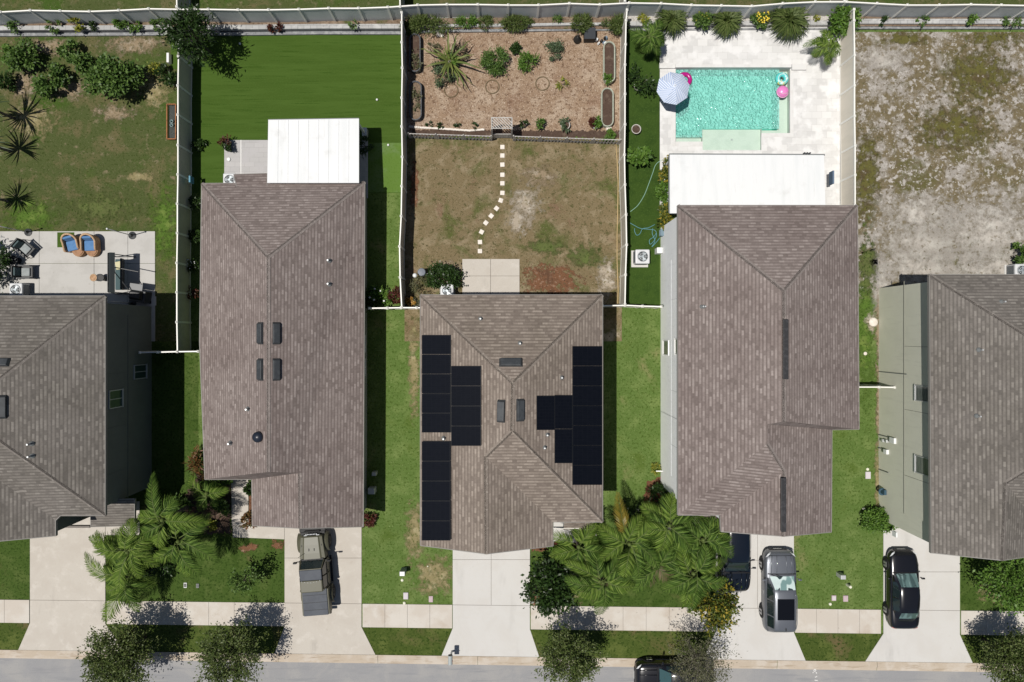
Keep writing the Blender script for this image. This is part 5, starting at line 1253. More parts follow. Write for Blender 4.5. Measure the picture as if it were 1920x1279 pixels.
palm('palm touching the pool house porch roof', 1255, 985, 3.8, [(100, 1.8), (55, 2.0), (15, 2.0), (-25, 2.1), (-70, 2.1), (-115, 2.0), (140, 1.9), (185, 2.0)], 12)
palm('palm reaching over the navy car', 1318, 1012, 3.6, [(60, 2.4, l_palmb), (95, 1.8), (25, 1.9), (-8, 2.2), (-40, 2.2), (-85, 2.0), (-130, 2.0), (150, 1.8), (190, 1.9)], 13, lm=l_palm)
palm('palm between the sidewalk and the navy car', 1300, 1075, 3.4, [(10, 2.8, l_palmb), (-20, 2.1), (-55, 2.1), (-85, 2.6), (-120, 2.3), (-150, 2.0), (45, 2.0), (85, 1.9), (130, 1.9), (175, 2.0)], 14)

# ---- street trees along the verge
GO = 'young trees along the street verge'
tree('oak_tree', 'round bushy street tree beside the left end driveway', 228, 1232, 2.7, 1.95, 4.2, l_oak, 12000, .15, .075, 21, GO, limbs=110)
tree('oak_tree', 'bushy street tree in front of the green pickup truck', 432, 1226, 2.7, 1.75, 4.2, l_oak, 8200, .15, .07, 22, GO, limbs=84, spread=.08)
tree('oak_tree', 'street tree in front of the empty white driveway', 1068, 1228, 2.7, 1.65, 4.2, l_oak, 7600, .15, .07, 23, GO, limbs=84, spread=.08)
tree('oak_tree', 'nearly bare pale branched street tree above the black car', 1310, 1238, 2.6, 1.75, 5, l_grey, 3200, .13, .05, 24, GO, limbs=80, twig=m_twig, spread=.12, twigs=5)
tree('oak_tree', 'street tree at the right end of the verge', 1902, 1236, 2.7, 1.8, 4.2, l_oak, 9500, .15, .07, 25, GO, limbs=84)
# ---- front yard small trees and shrubs
tree('round_tree', 'dark round leafy tree beside the empty white driveway', 1034, 1100, 2.3, 1.35, 4, l_dark, 3400, .24, .13, 26, None, limbs=40, spread=.16)
tree('croton_tree', 'yellow flecked tree at the corner of the sidewalk and driveway', 1338, 1132, 2.1, 1.25, 3.5, l_crot, 2600, .22, .11, 27, None, limbs=34, spread=.17)
tree('small_tree', 'small sparse tree on the lawn left of the pickup truck', 462, 1082, 1.5, .85, 2.2, l_mid, 900, .17, .08, 28, None, limbs=24, spread=.17)
tree('round_tree', 'bright green tree on the lawn at the right edge', 1895, 1085, 1.9, 1.75, 3.2, l_bright, 3400, .20, .10, 29, None, limbs=40, spread=.15)
bush('hedge_shrub', 'oval clipped hedge at the corner of the sage wall', 'shrub', 1646, 976, .85, 1.1, l_bright, 3600, .11, .07, 30, k=40, ry=.62)
bush('red_shrub', 'rusty red shrub beside the walkway of the low house', 'shrub', 466, 974, .42, .9, l_rust, 420, .16, .06, 31)
bush('red_shrub', 'dark red shrub at the driveway corner of the low house', 'shrub', 689, 973, .42, .6, l_red, 320, .16, .06, 32)
bush('leafy_shrub', 'dark shrub bed left of the paved walk', 'shrub', 415, 950, .55, .8, l_mid, 500, .15, .07, 33)
bush('leafy_shrub', 'leafy shrub tight in the corner between walk and garage', 'shrub', 472, 915, .35, .9, l_dark, 320, .15, .07, 34)
bush('leafy_shrub', 'lime green shrub near the paved walk', 'shrub', 397, 985, .28, .4, l_yell, 160, .14, .07, 35)
bush('leafy_shrub', 'green shrubs under the eave of the low house', 'shrub', 405, 905, .8, .7, l_bright, 500, .15, .06, 36, ry=.28)
bush('spiky_shrub', 'spiky reddish green plant at the corner of the low house', 'shrub', 372, 872, .45, 1.0, l_rust, 260, .34, .05, 37, ry=.9)
bush('leafy_shrub', 'low green shrub bed beside the white porch slab', 'shrub', 1055, 1030, .95, .5, l_bright, 620, .15, .06, 38, ry=.28)
bush('red_shrub', 'red flowering shrubs along the white porch slab', 'shrub', 1050, 1019, .55, .35, l_red, 220, .12, .06, 39, ry=.16)
bush('leafy_shrub', 'dark leafy shrub at the corner of the pool house wall', 'shrub', 1232, 930, .6, 1.0, l_dark, 620, .18, .08, 40, ry=.9)
bush('leafy_shrub', 'green shrub clump left of the palm cluster', 'shrub', 1100, 1065, .6, .9, l_mid, 420, .18, .07, 41)
bush('leafy_shrub', 'dark shrub in the shade under the palm cluster', 'shrub', 1185, 965, .8, 1.0, l_dark, 700, .18, .08, 42)
bush('leafy_shrub', 'dark shrub under the driveway palms', 'shrub', 285, 1040, 1.3, 1.1, l_dark, 1100, .2, .08, 43)
bush('leafy_shrub', 'mid green shrub under the driveway palms near the walk', 'shrub', 335, 960, .9, 1.0, l_mid, 700, .2, .08, 44)
bush('grassy_tuft', 'yellow grassy plant at the pool house spigot', 'plant', 1228, 878, .25, .4, l_yell, 120, .22, .03, 45)

# ---- left back yard
bush('garden_shrub', 'largest dense shrub in the left back yard', 'shrub', 213, 146, 1.4, 1.9, l_mid, 2600, .19, .11, 50, k=18, ry=1.15)
bush('garden_shrub', 'dark round shrub below the sparse shrubs in the left back yard', 'shrub', 98, 150, .9, 1.2, l_mid, 1300, .17, .10, 51, k=12)
bush('garden_shrub', 'loose leafy shrub at the upper left corner of the left yard', 'shrub', 45, 105, .9, 1.3, l_mid, 900, .19, .09, 52, k=14)
bush('garden_shrub', 'pale green shrub at the left edge of the left yard', 'shrub', 22, 108, .6, 1.1, l_bright, 380, .19, .08, 53)
bush('garden_shrub', 'open shrub above the largest shrub of the left yard', 'shrub', 128, 95, .55, 1.2, l_mid, 420, .18, .09, 54)
bush('garden_shrub', 'dark shrub joined to the upper side of the largest shrub', 'shrub', 152, 118, .6, 1.2, l_mid, 600, .18, .09, 55)
bush('garden_shrub', 'dark low shrub against the shaded fence of the left yard', 'shrub', 312, 140, .65, .8, l_dark, 420, .18, .07, 56, ry=.5)
bush('garden_shrub', 'sparse yellowish shrub beside the shaded fence', 'shrub', 292, 130, .4, .8, l_yell, 110, .15, .06, 57)
GB = 'small plants along the back fence bed'
for i, (px, py, r, h, m, n, lb) in enumerate([(140, 45, .48, .8, l_yell, 420, 'yellow shrub in the bed of the left back yard'), (100, 47, .40, .5, l_mid, 160, 'low green plant left of the yellow shrub'), (30, 48, .5, .5, l_mid, 200, 'low green plant at the left end of the back bed'),
    (175, 48, .3, .4, l_dark, 110, 'dark small plant right of the yellow shrub'), (220, 45, .33, .6, l_bright, 170, 'bright leafy plant in the bed near the fence corner'), (240, 48, .3, .5, l_mid, 110, 'small plant beside the bright leafy plant'), (256, 48, .28, .5, l_bright, 120, 'small bright plant close to the fence corner'), (298, 46, .45, .5, l_mid, 180, 'grassy plant beside the fence corner'),
    (509, 53, .18, .4, l_red, 70, 'tiny red plant on the retaining wall of the turf yard'), (524, 52, .18, .4, l_red, 70, 'second tiny red plant on the retaining wall of the turf yard'), (663, 48, .25, .6, l_mid, 60, 'lone thin plant on the turf yard wall'), (1730, 38, .3, .3, l_mid, 80, 'weed on the bed of the sandy lot'), (1822, 36, .32, .5, l_bright, 130, 'bright weed clump on the bed of the sandy lot'), (1900, 38, .5, .4, l_mid, 160, 'wide weed clump at the right end of the bed'), (1660, 38, .3, .3, l_dark, 70, 'dark weed on the bed near the tan fence')]):
    bush('bed_plant', lb, 'plant', px, py, r, h, m, n, .15, .06, 60 + i, GB, k=6, z0=.20)
tree('plumeria_tree', 'dark leaved tree in the back corner of the turf yard', 362, 68, 2.6, 1.45, 3.6, l_dark, 2300, .30, .085, 80, None, limbs=34, spread=.15)
for i, (px, py, r, lb) in enumerate([(372, 270, .3, 'tiny plant in the shade strip near the grey patio'), (365, 442, .35, 'small dark plant in the shade strip by the low house'), (360, 495, .4, 'white flowering plant in the shade strip by the low house'), (353, 548, .42, 'red plant in the shade strip by the low house'), (366, 380, .35, 'dark sparse plant in the upper shade strip')]):
    bush('shade_plant', lb, 'plant', px, py, r, .6, (l_dark, l_dark, l_dark, l_red, l_dark)[i], 200, .16, .06, 90 + i, 'plants in the shaded strip beside the low house', extra=[('flowers', m_trim, 16, .035)] if i == 2 else None)
def yucca(label, px, py, z, n, L, seed, w=.05, m=None, group=None):
    rnd = random.Random(seed); c = P(px, py, z); t = thing('yucca_plant', label, 'yucca', (c.x, c.y, 0), 0, group)
    tr = MB(); tr.tube([(c.x, c.y, -.03), (c.x, c.y, z)], [.09, .07], 8); tr.build('trunk', m_ptrunk, t, world=True)
    b = MB()
    for i in range(n):
        a = rnd.uniform(0, 6.283); q = L * rnd.uniform(.65, 1.1); s = Vector((math.cos(a), math.sin(a), 0)); sd = Vector((-s.y, s.x, 0)) * w * .5
        up = rnd.uniform(-.1, .8); o = Vector((c.x, c.y, z)); P1 = o + s * q * .5 + Vector((0, 0, up * q * .5 + .05)); P2 = o + s * q * .95 + Vector((0, 0, up * q * .55 - .12))
        b.add([o - sd * .6, o + sd * .6, P1 + sd, P1 - sd, P2], [[0, 1, 2, 3], [3, 2, 4]])
    b.build('leaves', m or l_dark, t, world=True)
    return t
GY = 'spiky yuccas at the left edge'
yucca('tall spiky yucca at the left edge near the shrubs', -24, 200, 2.2, 46, 1.7, 1, .09, group=GY)
yucca('spiky yucca at the left edge below the tall one', -24, 268, 1.9, 40, 1.5, 2, .09, group=GY)
yucca('spiky yucca at the left edge above the patio', -32, 365, 2.0, 44, 1.35, 3, .07, group=GY)
bush('garden_shrub', 'dark plant mass at the left edge beside the patio chairs', 'shrub', -8, 490, .75, 1.6, l_dark, 900, .2, .07, 97, ry=1.8)
bush('garden_shrub', 'small dark shrub at the left edge above the yuccas', 'shrub', 10, 152, .5, .9, l_dark, 360, .18, .08, 98)

# ---- mulch garden
rnd = random.Random(5)
pl = P(842, 112, .7); ag = thing('agave_plant', 'huge agave with long arching blades in the mulch garden', 'agave', (pl.x, pl.y, 0))
b = MB()
for az, L in ((162, 1.95), (92, 1.85), (72, 1.75), (38, 1.75), (8, 1.6), (-18, 2.3), (-58, 2.2), (-68, 2.0), (-48, 2.1), (-108, 1.7), (-92, 1.4), (202, 1.6), (150, 1.3), (108, .9), (-75, 1.2), (-125, 1.1)):
    s = Vector((math.cos(R(az)), math.sin(R(az)), 0)); sd = Vector((-s.y, s.x, 0)); v = []; N = 7; rise = rnd.uniform(.3, .7)
    o = Vector((pl.x, pl.y, .35))
    for i in range(N):
        u = i / (N - 1); c = o + s * (L * u) + sd * (.12 * u * u * rnd.uniform(-1, 1)) + Vector((0, 0, rise * math.sin(u * 2.6) + .12 * u)); ww = .068 * (1 - u ** 2.2) + .006
        v += [c - sd * ww + Vector((0, 0, .03)), c - Vector((0, 0, .02)), c + sd * ww + Vector((0, 0, .03))]
    b.add(v, [f for i in range(N - 1) for f in ([3 * i, 3 * i + 1, 3 * i + 4, 3 * i + 3], [3 * i + 1, 3 * i + 2, 3 * i + 5, 3 * i + 4])])
b.build('blades', l_agave, ag, world=True, smooth=True)
b = MB(); leafcloud(b, (pl.x, pl.y, .45), (.42, .42, .35), 120, .35, .05, rnd, 8); b.build('heart', l_bright, ag, world=True)
b = MB(); b.lathe((pl.x, pl.y, 0), [(.2, -.02), (.16, .2), (.1, .45)], 8, 0, True); b.build('stem', m_ptrunk, ag, world=True)
bush('garden_shrub', 'blue green shrub tucked below the huge agave', 'shrub', 828, 142, .75, .6, l_blue, 700, .16, .04, 101)
bush('garden_shrub', 'twiggy half dry shrub right of the huge agave', 'shrub', 862, 95, .55, .5, l_grey, 240, .13, .04, 102)
bush('garden_shrub', 'dark green feathery shrub in the mulch garden', 'shrub', 927, 113, .78, .9, l_mid, 1500, .16, .04, 103, k=18)
bush('garden_shrub', 'tiny dark round shrub in the mulch garden', 'shrub', 966, 91, .30, .5, l_dark, 300, .12, .06, 104)
bush('garden_shrub', 'yellow green spiky shrub with dark base in the mulch garden', 'shrub', 991, 116, .52, .8, l_bright, 480, .22, .04, 105)
bush('garden_shrub', 'pale grey green shrub in the mulch garden', 'shrub', 1037, 95, .58, .6, l_blue, 520, .13, .04, 106)
bush('garden_shrub', 'thin yellowish plant in the mulch garden', 'shrub', 1056, 157, .35, .4, l_yell, 90, .13, .04, 107)
bush('garden_shrub', 'sparse brownish plant left of the agave', 'shrub', 815, 88, .38, .3, l_grey, 130, .12, .04, 108)
GH = 'grassy hedges along the mulch garden back edge'
for i, (px, py, r, ry, h, m, n, lb) in enumerate([(800, 48, 1.45, .5, .8, l_grass, 1500, 'long grassy hedge at the left end of the garden back edge'), (875, 40, .55, .32, .7, l_bright, 420, 'leafy bed plant right of the long grassy hedge'), (910, 43, .4, .35, .5, l_grass, 220, 'small grassy plant in the garden back edge'), (968, 42, 1.0, .42, .7, l_grass, 900, 'middle grassy hedge of the garden back edge'), (1090, 46, .55, .5, .8, l_grass, 720, 'grassy hedge above the black box'), (1153, 46, .62, .5, .8, l_grass, 800, 'grassy hedge at the right corner of the garden'), (1045, 38, .25, .2, .4, l_mid, 90, 'small plant between the grassy hedges')]):
    bush('grassy_hedge', lb, 'hedge', px, py, r, h, m, n, .22, .035, 110 + i, GH, k=16, ry=ry, z0=.1)
for i, (px, py, r, m, lb) in enumerate([(1008, 233, .01, l_mid, 'x')][:0]): pass
bush('garden_shrub', 'small round shrub at the picket fence right end', 'shrub', 1142, 254, .38, .5, l_bright, 420, .11, .05, 121)
for i, (px, py, lb) in enumerate([(804, 234, 'first tiny seedling left of the arbor'), (826, 236, 'second tiny seedling left of the arbor, a rounder one'), (858, 236, 'largest tiny seedling left of the arbor'), (888, 237, 'seedling nearest the arbor')]):
    bush('seedling', lb, 'plant', px, py, .2, .25, l_dark, 90, .09, .04, 125 + i, 'seedlings along the white edging', k=4)
bush('garden_shrub', 'dark bushy shrub wrapped around the air conditioner by the white slab', 'shrub', 828, 522, 1.0, 1.1, l_dark, 1700, .13, .07, 130, k=24, ry=.75)
bush('garden_shrub', 'dry grey shrub between fence and dark bushy shrub', 'shrub', 786, 540, .5, 1.0, l_grey, 260, .2, .03, 131, ry=.8)
bush('garden_shrub', 'green shrub with pale flowers behind the short cross fence', 'shrub', 706, 558, .7, .9, l_bright, 620, .2, .08, 132, extra=[('flowers', m_trim, 5, .07)])
bush('garden_shrub', 'reddish shrub in the corner of the short cross fence', 'shrub', 740, 556, .5, .9, l_red, 260, .18, .05, 133)
bush('garden_shrub', 'dark shrub under the low house wall behind the cross fence', 'shrub', 692, 562, .35, .8, l_dark, 240, .16, .07, 134)

# ---- pool yard
GG = 'ornamental grasses behind the pool'
grassclump('fountain_grass', 'round fountain grass at the left end behind the pool', 1258, 38, .92, 1.0, l_grass, 620, 1, GG, .2)
grassclump('fountain_grass', 'fountain grass between the two flowering shrubs', 1362, 40, .88, 1.0, l_grass, 560, 2, GG, .2)
grassclump('fountain_grass', 'largest fountain grass right of the yellow flowering shrub', 1478, 38, 1.15, 1.15, l_grass, 760, 3, GG, .2)
bush('flowering_shrub', 'green shrub with few pale flowers behind the pool', 'shrub', 1316, 36, .55, .9, l_mid, 620, .15, .07, 140, z0=.2, extra=[('flowers', l_yell, 14, .05)])
bush('flowering_shrub', 'yellow flowering shrub behind the pool', 'shrub', 1428, 34, .5, .8, l_mid, 480, .15, .07, 141, z0=.2, extra=[('flowers', M('yellow petals', (.72, .55, .06)), 34, .055)])
bush('garden_shrub', 'dense bright green shrub in the pool yard corner', 'shrub', 1577, 36, .8, 1.3, l_bright, 1600, .18, .09, 142, z0=.1, k=22)
bush('bed_plant', 'small yellow plant in the white stone bed', 'plant', 1206, 36, .3, .5, l_yell, 130, .15, .05, 143, z0=.2)
bush('bed_plant', 'tiny plant right of the largest fountain grass', 'plant', 1531, 34, .18, .3, l_yell, 60, .12, .05, 144, z0=.2)
palm('short feather palm on the pool deck corner', 1552, 84, 1.7, [(165, 1.15), (120, 1.0), (200, 1.1), (240, 1.1), (280, 1.0), (20, 1.0), (-25, 1.0), (70, .9), (145, 1.0)], 150, group=None, lm=l_palmb, wid=.34, name='small_palm')
palm('leaning palm on the dark turf beside the pool deck', 1218, 72, 2.0, [(160, 1.2), (110, 1.1), (60, 1.1), (20, 1.2), (-25, 1.2), (-60, 1.1), (200, 1.0), (245, 1.0), (280, .9)], 151, group=None, lm=l_palm, wid=.36, name='small_palm')
bush('garden_shrub', 'bright leafy young tree on the dark side turf', 'shrub', 1200, 300, .68, 1.3, l_bright, 330, .26, .13, 152)
bush('garden_shrub', 'tall reddish croton beside the pool house patio cover', 'shrub', 1248, 322, .35, 1.1, l_crot, 420, .18, .07, 153, ry=.75)
bush('garden_shrub', 'small croton in the narrow bed by the patio cover', 'shrub', 1245, 360, .42, 1.0, l_bright, 420, .2, .08, 154, ry=.6)
bush('garden_shrub', 'croton at the corner of the white wall', 'shrub', 1243, 405, .5, 1.1, l_crot, 420, .22, .09, 155, ry=.7)
bush('garden_shrub', 'dark green shrub beside the right edge air conditioner', 'shrub', 1910, 475, .5, .9, l_mid, 620, .16, .08, 156)
# ================================================================ garden and street objects
m_acw = M('white enamel casing', (.52, .53, .54), (), .4, .4)
m_acd = M('dark fan well', (.045, .055, .06), (), .6, .3)
m_blade = M('fan blade', (.30, .34, .36), (), .4, .4, .4)
m_pot = M('pale stone pot', (.42, .40, .37), [((.34, .32, .29), 6, .45, .65, 4)], .85, .2)
m_potd = M('dark pot', (.020, .019, .018), (), .5, .3)
m_pebble = M('pale step stone', (.66, .61, .55), [((.58, .53, .47), 5, .45, .65, 4)], .9, .15)
m_wicker = M('tan wicker', (.36, .215, .120), [((.24, .14, .08), (26, 26, 26), .48, .56, 2), ((.42, .27, .165), 3, .5, .65, 3)], .8, .2)
m_wickerl = M('pale wicker rim', (.46, .32, .20), [((.34, .22, .13), (26, 26, 26), .48, .58, 2)], .8, .2)
m_blue = M('blue cushion', (.090, .190, .36), [((.075, .165, .32), 4, .45, .65, 3)], .9, .15)
m_greyc = M('grey cushion', (.27, .29, .29), [((.23, .25, .25), 4, .45, .65, 3)], .9, .15)
m_steel = M('dark steel', (.030, .032, .034), (), .45, .4)
m_hose = M('pale green hose', (.20, .34, .26), (), .5, .3)
m_hoseb = M('blue green hose', (.09, .22, .24), (), .5, .3)
m_tanhose = M('tan hose', (.46, .34, .17), (), .6, .3)

def ac_unit(label, px, py, s=.80, h=.85, rz=0, pad=True):
    p = P(px, py, h); t = thing('air_conditioner', label, 'air conditioner', (p.x, p.y, 0), rz, 'air conditioner units behind the houses')
    if pad:
        b = MB(); b.box((-.03, -.06, .04), (s * 1.18, s * 1.18, .08)); b.build('pad', m_conc2, t)
    b = MB(); b.box((0, 0, .08 + (h - .08) / 2), (s, s, h - .08)); b.build('casing', m_acw, t, bevel=.07, bseg=3)
    for k in range(4):
        b = MB()
        for i in range(7): b.box((0, s / 2 + .004, .18 + i * .085), (s * .78, .012, .04))
        o = b.build('louvre', m_acd, t); o.rotation_euler = (0, 0, k * math.pi / 2)
    b = MB(); b.cyl((0, 0, h + .001), s * .37, .006, 24); b.build('fan_well', m_acd, t)
    b = MB()
    for k in range(3):
        a = k * 2.094 + .5; v = []
        for i in range(6):
            u = i / 5; r = s * (.06 + .27 * u)
            v += [(r * math.cos(a + .12), r * math.sin(a + .12), h + .012), (r * math.cos(a + .95), r * math.sin(a + .95), h + .022)]
        b.add(v, [[2 * i, 2 * i + 1, 2 * i + 3, 2 * i + 2] for i in range(5)])
    b.cyl((0, 0, h + .01), s * .09, .03, 12); b.build('fan', m_blade, t)
    b = MB(); b.torus((0, 0, h + .035), s * .37, .016, 24, 6); b.torus((0, 0, h + .035), s * .22, .008, 20, 5)
    for k in range(8): b.box((math.cos(k * .785) * s * .22, math.sin(k * .785) * s * .22, h + .036), (s * .30, .010, .010), k * .785)
    b.build('fan_guard', m_acw, t)
ac_unit('air conditioner beside the outdoor chairs on the left patio', 29, 543)
ac_unit('air conditioner at the back corner of the low house', 430, 337)
ac_unit('air conditioner wrapped by the dark bushy shrub', 838, 545)
ac_unit('air conditioner alone on the dark side turf', 1205, 481, .88)
ac_unit('air conditioner half out of view at the right edge', 1916, 507)

# ---- left patio furniture
def armchair(label, px, py, rz):
    p = P(px, py, .5); t = thing('wicker_armchair', label, 'armchair', (p.x, p.y, .04), R(rz), 'wicker armchairs on the left patio')
    b = MB(); N = 14; v = []   # U shaped shell: back and arms
    for i in range(N + 1):
        a = math.pi * (i / N); x, y = .46 * math.cos(a), .10 + .44 * math.sin(a)
        if i == 0: pass
        v.append((x, y))
    v = [(.46, -.45)] + v + [(-.46, -.45)]
    prof = []
    for k, (x, y) in enumerate(v):
        hh = .62 + .22 * max(0, (y - .10) / .44); q = .80
        prof += [(x, y, .08), (x * 1.04, y * 1.04, hh), (x * q, (y - .10) * q + .10 if y > .1 else y, hh), (x * q, (y - .10) * q + .10 if y > .1 else y, .36)]
    n = len(v); b.add(prof, [[4 * i + j, 4 * i + 4 + j, 4 * i + 5 + j, 4 * i + 1 + j] for i in range(n - 1) for j in range(3)] + [[0, 1, 2, 3], [4 * n - 1, 4 * n - 2, 4 * n - 3, 4 * n - 4]])
    b.box((0, -.08, .22), (.78, .80, .26)); b.build('shell', m_wicker, t)
    b = MB(); rim = []
    for k, (x, y) in enumerate(v): rim.append((x * .93, (y * .95), .64 + .22 * max(0, (y - .10) / .44)))
    b.tube(rim, .065, 8); b.build('rim', m_wickerl, t, smooth=True)
    b = MB(); b.box((0, -.16, .42), (.66, .62, .14)); b.build('seat_cushion', m_blue, t, bevel=.05, bseg=3)
    b = MB(); b.box((0, .28, .60), (.58, .16, .42), 0, 0, -.35); b.build('back_cushion', m_blue, t, bevel=.05, bseg=3)
armchair('wicker armchair with blue cushions, tilted on the green mat', 134, 456, 14)
armchair('wicker armchair with blue cushions and the darker shadow', 168, 456, 2)
def ottoman(label, px, py, rz):
    p = P(px, py, .35); t = thing('wicker_ottoman', label, 'ottoman', (p.x, p.y, .04), R(rz), 'half round wicker ottomans')
    b = MB(); pts = [(.40 * math.cos(a), .22 + -.50 * math.sin(a)) for a in [math.pi * i / 12 for i in range(13)]]
    b.prism(pts, .03, .36); b.build('base', m_wicker, t, bevel=.02)
    c = MB(); c.prism([(x * .86, (y - .10) * .86 + .10) for x, y in pts], .36, .40); c.build('top', M('brown ottoman top', (.30, .17, .10), [((.25, .14, .08), 5, .45, .6, 3)], .85), t, bevel=.015)
ottoman('half round wicker ottoman in front of the tilted armchair', 148, 473, 12)
ottoman('half round wicker ottoman in front of the straight armchair', 173, 473, 0)
b = MB(); b.prism([P(108.5, 436), P(140, 436), P(140, 464), P(108.5, 464)], .04, .06); tag(b.build('green_mat', m_turf), 'small square of green turf mat under the armchair', 'mat')
def patio_chair(label, px, py, rz):
    p = P(px, py, .6); t = thing('patio_chair', label, 'chair', (p.x, p.y, .04), R(rz), 'dark metal patio chairs by the left edge')
    b = MB(); b.box((0, 0, .40), (.74, .78, .06)); b.build('seat_frame', m_steel, t)
    b = MB(); b.box((0, -.03, .48), (.50, .52, .12)); b.build('seat_cushion', m_greyc, t, bevel=.04)
    b = MB(); b.box((0, .42, .72), (.70, .08, .66), 0, 0, -.2); b.build('backrest', m_steel, t, bevel=.02)
    b = MB(); b.box((0, .335, .74), (.50, .10, .44), 0, 0, -.2); b.build('back_cushion', M('slate cushion', (.075, .105, .11), (), .9, .15), t, bevel=.03)
    for s in (-1, 1):
        b = MB(); b.tube([(s * .38, -.38, 0), (s * .38, -.36, .62), (s * .38, .40, .66)], .022, 6); b.tube([(s * .38, .44, 0), (s * .38, .40, .66)], .022, 6); b.build('arm', m_steel, t)
        b = MB(); b.box((s * .385, 0, .645), (.09, .76, .04)); b.build('armrest', m_steel, t, bevel=.01)
patio_chair('dark patio chair set at a slant by the left edge', 46, 466, 48)
patio_chair('dark patio chair with grey cushions square to the patio edge', 46, 510, 90)
b = MB(); b.tube([P(8, 475, .7), P(22, 492, .72)], .02, 6); b.cyl(P(24, 490, .04), .02, .7, 6)
pt = thing('side_table', 'small dark round table between the two patio chairs', 'table', P(35, 489, .04))
b = MB(); b.cyl((0, 0, .48), .28, .03, 20); b.build('tabletop', m_steel, pt)
b = MB(); b.cyl((0, 0, 0), .03, .48, 8); b.cyl((0, 0, 0), .2, .02, 16); b.build('stem', m_steel, pt)
# string light poles
def pole(label, px, py, h=2.7, r=.028):
    p = P(px, py, 0); t = thing('light_pole', label, 'pole', (p.x, p.y, .03), 0, 'grey string light poles around the left patio')
    b = MB(); b.tube([(0, 0, 0), (0, 0, h)], r, 8); b.build('shaft', m_galv, t, smooth=True)
    b = MB(); b.lathe((0, 0, 0), [(.24, .0), (.24, .05), (.10, .10), (.05, .28)], 14, 0, True); b.build('base', m_steel, t)
    b = MB(); b.ball((0, 0, h + .04), .06, 10, 8); b.build('finial', m_whitem, t, smooth=True)
pole('light pole at the upper right corner of the left patio', 249, 442); pole('light pole in the shade of the left house wall', 249, 569); pole('light pole at the upper left corner of the left patio', 54, 436)
# canopy swing
p = P(228, 515, .5); sw = thing('patio_swing', 'canopy swing bench with dark roof on the left patio', 'swing', (p.x, p.y, .04))
for y in (1.15, -1.15):
    b = MB(); b.tube([(-.55, y, 0), (-.05, y, 1.85), (.55, y, 0)], .028, 6); b.box((0, y, .03), (1.3, .05, .05)); b.build('leg', m_steel, sw)
b = MB(); b.tube([(-.05, -1.15, 1.85), (-.05, 1.15, 1.85)], .028, 6); b.build('beam', m_steel, sw)
b = MB(); b.add([(-.10, -1.2, 1.80), (.08, -1.2, 1.90), (.30, -1.2, 1.80), (-.10, 1.2, 1.80), (.08, 1.2, 1.90), (.30, 1.2, 1.80)], [[0, 1, 4, 3], [1, 2, 5, 4], [0, 2, 1], [3, 4, 5]]); sc_ = b.build('canopy', M('charcoal canopy cloth', (.025, .030, .032), (), .9, .15), sw); sc_.location.x = .05
b = MB(); b.box((-.10, 0, .46), (.55, 1.9, .12)); b.build('seat', M('dark teal cushion', (.06, .095, .10), (), .9, .15), sw, bevel=.04)
b = MB(); b.box((.22, 0, .78), (.12, 1.9, .55), 0, 0, 0, .25); b.build('backrest', m_steel, sw, bevel=.03)
b = MB(); b.box((-.12, .55, .56), (.36, .5, .12), .2); b.build('pillow', M('pale yellow cushion', (.50, .47, .30), (), .9, .15), sw, bevel=.04)
# fire bowl pair
for i, (px, m, lb) in enumerate([(178, m_wicker, 'round tan rimmed stool on the left patio'), (191, m_steel, 'round dark stool beside the tan rimmed one')]):
    p = P(px, 521, .3); t = thing('round_stool', lb, 'stool', (p.x, p.y, .04), 0, 'two round stools on the left patio')
    b = MB(); b.lathe((0, 0, 0), [(.18, 0), (.14, .2), (.22, .40)], 16, 0, True); b.build('pedestal', m_steel, t)
    b = MB(); b.torus((0, 0, .41), .20, .035, 20, 8); b.build('rim', m_wickerl if i == 0 else m_steel, t, smooth=True)
    b = MB(); b.cyl((0, 0, .39), .17, .03, 16); b.build('seat', m_wicker if i == 0 else m_potd, t)
# basketball style frame: dark cart with grey tray
p = P(262, 556, .6); g = thing('barbecue_grill', 'dark barbecue cart with grey side shelf by the house wall', 'grill', (p.x, p.y, .04), R(-8))
b = MB(); b.box((0, 0, .45), (.95, .70, .80)); b.build('cabinet', m_steel, g, bevel=.03)
b = MB(); b.box((-.05, .05, 1.0), (.80, .55, .30), 0, 0, 0, 0, .8); b.build('lid', m_black, g, bevel=.06)
b = MB(); b.box((-.1, .55, .92), (.8, .40, .05)); b.build('shelf', M('grey shelf', (.10, .105, .11), (), .4, .4), g, bevel=.01)
b = MB(); b.tube([(-.40, .30, 1.12), (-.95, .95, 1.35), (-1.25, 1.25, 1.4)], .03, 6); b.tube([(-1.3, 1.55, 1.4), (.1, 1.48, 1.3)], .028, 6); b.tube([(-1.25, 1.25, 1.4), (-1.3, 1.55, 1.4)], .028, 6); b.build('arm', m_steel, g)
for s in (-1, 1):
    b = MB(); b.wheelx((s * .46, -.28, .10), .10, .05, 14); b.build('wheel', m_tyre, g)

